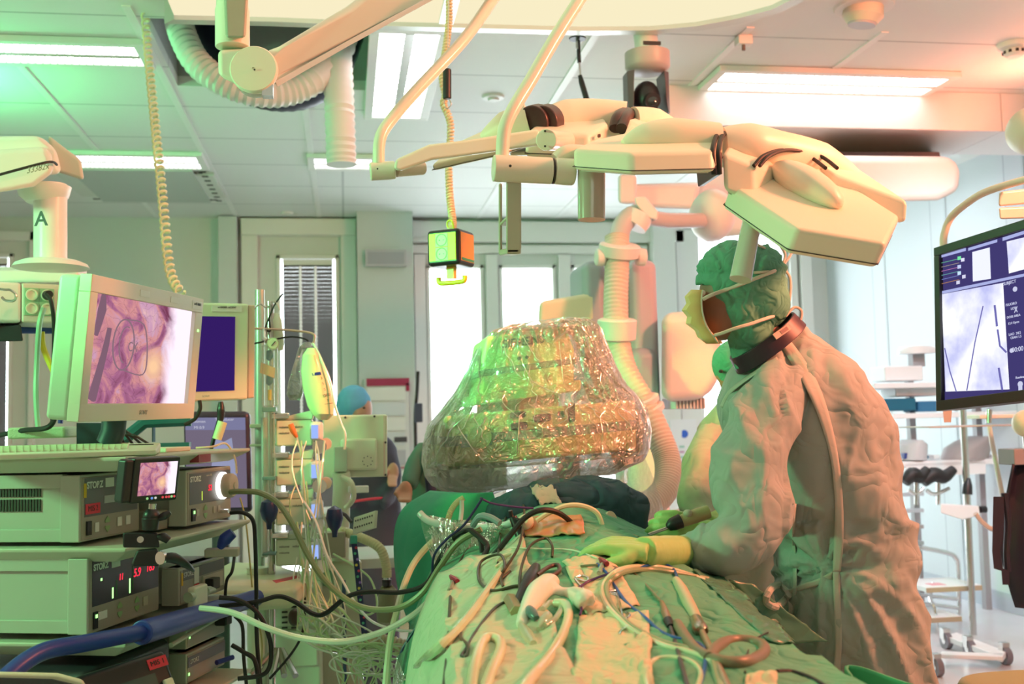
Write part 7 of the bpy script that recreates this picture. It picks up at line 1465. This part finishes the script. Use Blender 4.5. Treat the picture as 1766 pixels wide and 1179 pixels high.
MB().tube([at(1627, 426, 3.0), at(1628, 405, 3.0), at(1640, 375, 2.98), at(1668, 350, 2.92), at(1700, 331, 2.85), (at(1760, 312, 2.75)), at(1850, 290, 2.6)], m2p(7, 2.9), 14, 6).build('support_arm', LIGHTC, t)
q = at(1850, 290, 2.6); tag(MB().cyl(q-V((0, 0, .05)), V((q.x, q.y, CZ)), .04).build('ceiling_column', LIGHTC), 'column holding the curved monitor arm beyond the right edge', 'column')
t = thing('arm_block', 'tan two part block on the monitor arm at the right edge', 'bracket', at(1745, 350, 2.85))
prismpx(MB(), [(1723, 331, 2.8), (1766, 326, 2.8), (1850, 322, 2.8), (1850, 352, 2.8), (1766, 352, 2.8), (1722, 356, 2.8)], (0, 0, .12)).build('upper_block', LIGHTC, t, bevel=.006); prismpx(MB(), [(1722, 358, 2.8), (1850, 353, 2.8), (1850, 374, 2.8), (1724, 378, 2.8)], (0, 0, .12)).build('lower_block', LIGHTC, t, bevel=.006)
q = at(1790, 225, 3.4); tag(MB().ell(at(1776, 225, 3.4), (m2p(38, 3.4), .10, m2p(45, 3.4)), 28, 16).cyl(q, V((q.x+.05, q.y, CZ)), .03).build('lamp_housing', mat('lamp_ivory', (.72, .70, .62), .4)), 'rounded ivory lamp housing cut off by the right edge', 'lamp')
# storage shelving by the right wall
Y = 6.3; SW = mat('shelf_white', (.86, .88, .90), .4); PG = mat('post_grey', (.34, .33, .35), .4)
t = thing('storage_rack', 'white storage shelving with grey posts near the right wall', 'shelf', at(1640, 1080, Y))
for x_ in (1582, 1697): rbox(x_-5, 640, x_+5, 1108, Y+.3, .05, 'post', PG, .002, par=t)
for a, b, y_ in ((1508, 1800, 662), (1540, 1800, 714), (1556, 1800, 796)): rbox(a, y_-4, b, y_+5, Y, .4, 'shelf', SW, .004, par=t)
MB().box(tuple(at(1562, 800, Y)), tuple(at(1640, 812, Y+.4))).build('tray_lip', SW, t)
for k in range(4): MB().box(tuple(at(1556, 850+k*28, Y+.1)), tuple(at(1588, 854+k*28, Y+.14))).build('rung', mat('rung_grey', (.50, .52, .56), .4), t)
def bxp(name, lab, cat, x0, y0, x1, y1, Yb, m, d=.2, bev=.01): return tag(MB().box(tuple(at(x0, y1, Yb)), tuple(V((at(x1, y0, Yb).x, Yb+d, at(x1, y0, Yb).z)))).build(name, m, bevel=bev), lab, cat)
bxp('storage_box', 'white box standing on the top shelf of the rack', 'box', 1527, 630, 1592, 657, Y+.05, SW); tl_2 = mat('teal_box', (.01, .12, .20), .35)
bxp('storage_box', 'dark teal box on the second shelf beside the surgeon', 'box', 1525, 686, 1580, 709, Y+.05, tl_2); bxp('storage_box', 'bluish glossy box tucked by the x-ray screen on the second shelf', 'box', 1584, 691, 1618, 710, Y+.05, mat('blue_box', (.03, .16, .32), .25)); bxp('storage_box', 'white bin just under the top shelf', 'box', 1545, 666, 1618, 684, Y+.1, SW)
t = thing('bracket_lamp', 'flat white lamp arm above the top shelf of the rack', 'lamp', at(1580, 655, Y)); MB().loft([ring(at(x_, y_, Y+.1), m2p(w_, Y), .1, 18) for x_, y_, w_ in ((1580, 598, 30), (1584, 604, 40), (1580, 610, 34))]).build('lamp_head', SW, t); MB().box(tuple(at(1575, 632, Y+.1)), tuple(at(1586, 606, Y+.16))).build('stem', PG, t)
tag(MB().loft([ring(at(x_, y_, Y+.1), m2p(w_, Y), .12, 22) for x_, y_, w_ in ((1690, 752, 14), (1680, 760, 34), (1668, 772, 44), (1662, 792, 46))]).build('helmet_cover', mat('cover_taupe', (.34, .31, .31), .5)), 'rounded taupe cover on the white third shelf', 'cover')
tag(MB().loft([ring(at(x_, y_, Y+.1), m2p(w_, Y), .12, 22) for x_, y_, w_ in ((1572, 758, 10), (1572, 766, 26), (1570, 792, 28))]).build('helmet_cover', mat('cover_pale', (.55, .55, .57), .5)), 'pale rounded cover on the third shelf beside the surgeon', 'cover')
random.seed(21)
for k in range(12):
    x_ = 1562+k*15.5+random.uniform(-3, 3); w_ = random.uniform(7, 15); h_ = random.uniform(5, 12)
    if 1615 < x_ < 1705: continue
    bxp('small_pack', 'small white and navy packs crowded on the third shelf of the rack', 'pack', x_, 790-h_, x_+w_, 791, Y+.02, random.choice([SW, SW, tl_2, mat('navy_pack', (.03, .05, .22), .4)]), .1, .004)['group'] = 'packs on the third shelf'
for x0_, x1_, l in ((1560, 1600, 'black padded strap support by the surgeon below the rack'), (1592, 1645, 'black curved padded support below the white shelf')):
    t = thing('padded_support', l, 'support', at((x0_+x1_)/2, 840, Y-.3)); MB().tube([at(x0_, 832, Y-.3), at((x0_*2+x1_)/3, 818, Y-.3), at((x0_+2*x1_)/3, 822, Y-.3), at(x1_, 808, Y-.3)], [.03, .045, .04, .025], 14, 5).build('pad', BLACKC, t); MB().cyl(at((x0_+x1_)/2, 825, Y-.3), at((x0_+x1_)/2, 870, Y-.3), .012).build('bracket', CHROME, t); MB().tube([at(x0_+6, 845, Y-.3), at(x0_+20, 852, Y-.3), at(x1_-8, 842, Y-.3)], .012, 10, 3).build('clamp_bar', CHROME, t)
# iv stand with tray
Y = 5.9
t = thing('instrument_stand', 'chrome stand on a white castor base with a grey tray behind the screen', 'stand', at(1680, 1108, Y))
MB().tube([at(1660, 700, Y), at(1668, 860, Y), at(1679, 1105, Y)], .020, 14, 4).build('pole', STEEL, t)
P = [atz(*q, .07) for q in ((1628, 1095), (1650, 1090), (1736, 1122), (1728, 1132))]; MB().prism(P, (0, 0, -.03)).build('base_bar', SW, t, bevel=.004)
P = [atz(*q, .07) for q in ((1620, 1128), (1624, 1122), (1730, 1126), (1730, 1132))]; MB().prism(P, (0, 0, -.02)).build('front_bar', SW, t, bevel=.004)
for px, py in ((1616, 1150), (1672, 1118), (1734, 1130), (1632, 1104)):
    p = atz(px, py, .045); t3 = MB().cyl((p.x-.015, p.y, .045), (p.x+.015, p.y, .045), .045, seg=22).build('castor', mat('castor_grey', (.18, .17, .2), .4), t); MB().cyl((p.x-.018, p.y, .045), (p.x+.018, p.y, .045), .018, seg=16).build('castor_hub', STEEL, t3); MB().box((p.x-.02, p.y-.01, .05), (p.x+.02, p.y+.03, .11)).build('fork', STEEL, t)
prismpx(MB(), [(1622, 868, Y-.05), (1688, 872, Y-.05), (1690, 888, Y-.05), (1660, 896, Y-.05), (1622, 884, Y-.05)], (0, 0, .1)).build('clamp_tray', SW, t, bevel=.006); MB().cyl(at(1690, 878, Y), at(1700, 878, Y), .02).build('clamp_knob', BLACK, t); MB().tube([at(1668, 852, Y-.03), at(1669, 835, Y-.03), at(1671, 824, Y-.03)], [.030, .025, .008], 10).build('black_grip', BLACK, t)
Y2 = 4.6; MB().box(tuple(at(1603, 738, Y2)), tuple(at(1800, 728, Y2+.35))).build('tray', mat('tray_grey', (.52, .52, .54), .35), t, bevel=.01) if 0 else None
t = thing('equipment_tray', 'grey narrow tray below the large x-ray screen', 'tray', at(1690, 735, 4.2)); MB().box(tuple(at(1603, 738, 4.2)), tuple(at(1800, 729, 4.5))).build('tray_top', mat('tray_grey', (.52, .52, .54), .35), t, bevel=.01); MB().box(tuple(at(1690, 722, 4.3)), tuple(at(1748, 714, 4.4))).build('rail', SW, t, bevel=.004); MB().cyl(at(1705, 729, 4.3), at(1706, 706, 4.3), .012).build('stem', STEEL, t); MB().cyl(at(1780, 738, 4.35), V((at(1780, 738, 4.35).x, 4.35, 0)), .02).build('tray_post', STEEL, t)
cable('hanging_cable', 'cream cable curving down beside the chrome stand', [(1706, 735, 4.6), (1716, 790, 4.6), (1728, 850, 4.6), (1736, 880, 4.6), (1730, 905, 4.6), (1712, 912, 4.6), (1694, 900, 4.6), (1682, 885, 4.6)], .011, mat('cable_cream', (.72, .70, .62), .4))
# steps
Y = 6.2
t = thing('step_stool', 'two step stool with a chrome handrail and wood edged treads', 'step stool', at(1620, 1090, Y)); WOOD = mat('tread_edge', (.45, .36, .25), .5)
MB().tube([at(1584, 1110, Y+.1), at(1583, 960, Y+.1), at(1588, 946, Y+.1), at(1600, 946, Y+.1), at(1636, 954, Y+.1), at(1648, 962, Y+.1), at(1653, 985, Y+.1), at(1655, 1100, Y+.1)], .014, 10, 4).build('handrail', CHROME, t)
for a, b, y_, d in ((1560, 1652, 1000, .22), (1558, 1618, 1050, .2)):
    P = [atz(*q, at(1600, y_, Y).z) for q in ((a, y_+2), (b-46 if b > 1640 else b-6, y_+9), (b, y_+4), (b-4, y_-4), (a+20, y_-14))]
    z_ = at(1600, y_, Y).z; c0, c1 = at(a, y_, Y), at(b, y_, Y); o = MB().box((c0.x, Y-.25, z_-.03), (c1.x, Y+.08, z_)).build('tread', SW, t, bevel=.004); MB().box((c0.x-.002, Y-.254, z_-.032), (c1.x+.002, Y-.248, z_-.004)).build('tread_edge', WOOD, o)
for y_ in (1025, 1040): MB().cyl(at(1585, y_, Y+.1), at(1655, y_+8, Y+.1), .012).build('rung', CHROME, t)
MB().tube([at(1610, 1005, Y-.1), at(1604, 1030, Y-.15), at(1612, 1050, Y-.2), at(1618, 1100, Y-.2)], .011, 8, 4).build('front_leg', CHROME, t)
rp = at(1605, 992, Y-.1); MB().box((rp.x-.05, Y-.2, at(1600, 1000, Y).z), (rp.x+.04, Y-.12, at(1600, 1000, Y).z+.002)).build('pink_label', mat('pink_label', (.8, .35, .4), .5), t)
# black apron on the right edge
Y = 3.6; NV = mat('apron_navy', (.03, .035, .08), .6)
t = thing('lead_apron', 'black lead apron hanging at the right edge with a loose strap', 'apron', at(1760, 800, Y))
pts = [];
for i in range(22):
    v = i/21; xl = 1748-12*math.sin(v*math.pi*.6)+max(0, v-.6)*70; row = []
    for j in range(16): u = j/15; row.append(at(xl+(1900-xl)*u, 800+250*v, Y)+V((0, .05*math.sin(u*11+v*2), 0)))
    pts.append(row)
MB().grid(pts).build('apron_panel', mat('apron_black', (.012, .012, .03), .6), t, solid=.01)
MB().loft([[at(x_-w_, y_, Y-.05), at(x_+w_, y_, Y-.05), at(x_+w_, y_, Y-.04), at(x_-w_, y_, Y-.04)] for x_, y_, w_ in ((1722, 856, 9), (1722, 900, 10), (1718, 950, 7), (1722, 980, 8), (1734, 984, 7), (1735, 1008, 6))]).build('strap', mat('apron_black', (1, 1, 1)), t)
MB().tube([at(1732, 850, Y-.04), at(1738, 900, Y-.04), at(1736, 950, Y-.04), at(1738, 985, Y-.04)], .012, 8, 4).build('strap_loop', mat('apron_black', (1, 1, 1)), t)
t = thing('wall_hook_box', 'grey lettered box above the black apron with a cream knob', 'box', at(1770, 790, Y)); MB().box(tuple(at(1750, 802, Y)), tuple(at(1830, 770, Y+.1))).build('box', mat('box_grey', (.28, .28, .32), .5), t, bevel=.004); MB().ell(at(1770, 730, Y), (.05, .05, .05)).build('cream_knob', CREAM, t); MB().cyl(at(1770, 745, Y), at(1772, 775, Y), .014).build('stem', STEEL, t)
# bottom corner pieces
q = at(1796, 1180, 2.3); tag(MB().loft([ring((q.x, q.y, z), w_, w_, 30, p=3) for z, w_ in ((0, .13), (q.z-.02, .163), (q.z, .16))]).build('olive_bin', mat('olive_cloth', (.26, .30, .12), .7), bevel=.02), 'olive green cloth covered bin in the bottom right corner', 'bin')
pts = []
for i in range(16):
    v = i/15; pts.append([at(1468+74*u, 1158+abs(u-.5)*12+90*v, 1.75)+V((0, .06*math.sin(u*5), 0)) for u in [j/15 for j in range(16)]])
tag(MB().grid(pts).build('drape_corner', mat('drape_bright', (.06, .38, .18), .7), solid=.006), 'bright green drape corner at the bottom edge in front of the surgeon', 'drape')
# notices seen between the C-arm and the assistant
t = thing('wall_notice', 'white notice with a blue round emblem on the far wall left of the assistant', 'notice', at(1180, 750, YF)); Yn = YF-.25
MB().box(tuple(at(1160, 835, Yn)), tuple(at(1200, 722, Yn+.01))).build('sheet', mat('paper_white', (.82, .84, .84), .5), t, smooth=False); MB().cyl(at(1180, 748, Yn-.002), at(1180, 748, Yn-.006), m2p(7, Yn), seg=24).build('blue_emblem', mat('emblem_blue', (.03, .12, .55), .4), t)
for k in range(4): MB().box(tuple(at(1172, 772+k*9, Yn-.003)), tuple(at(1180, 768+k*9, Yn))).build('print_block', mat('pb%d' % (k % 2), ((.35, .6, .5), (.6, .35, .5))[k % 2], .5), t, smooth=False)
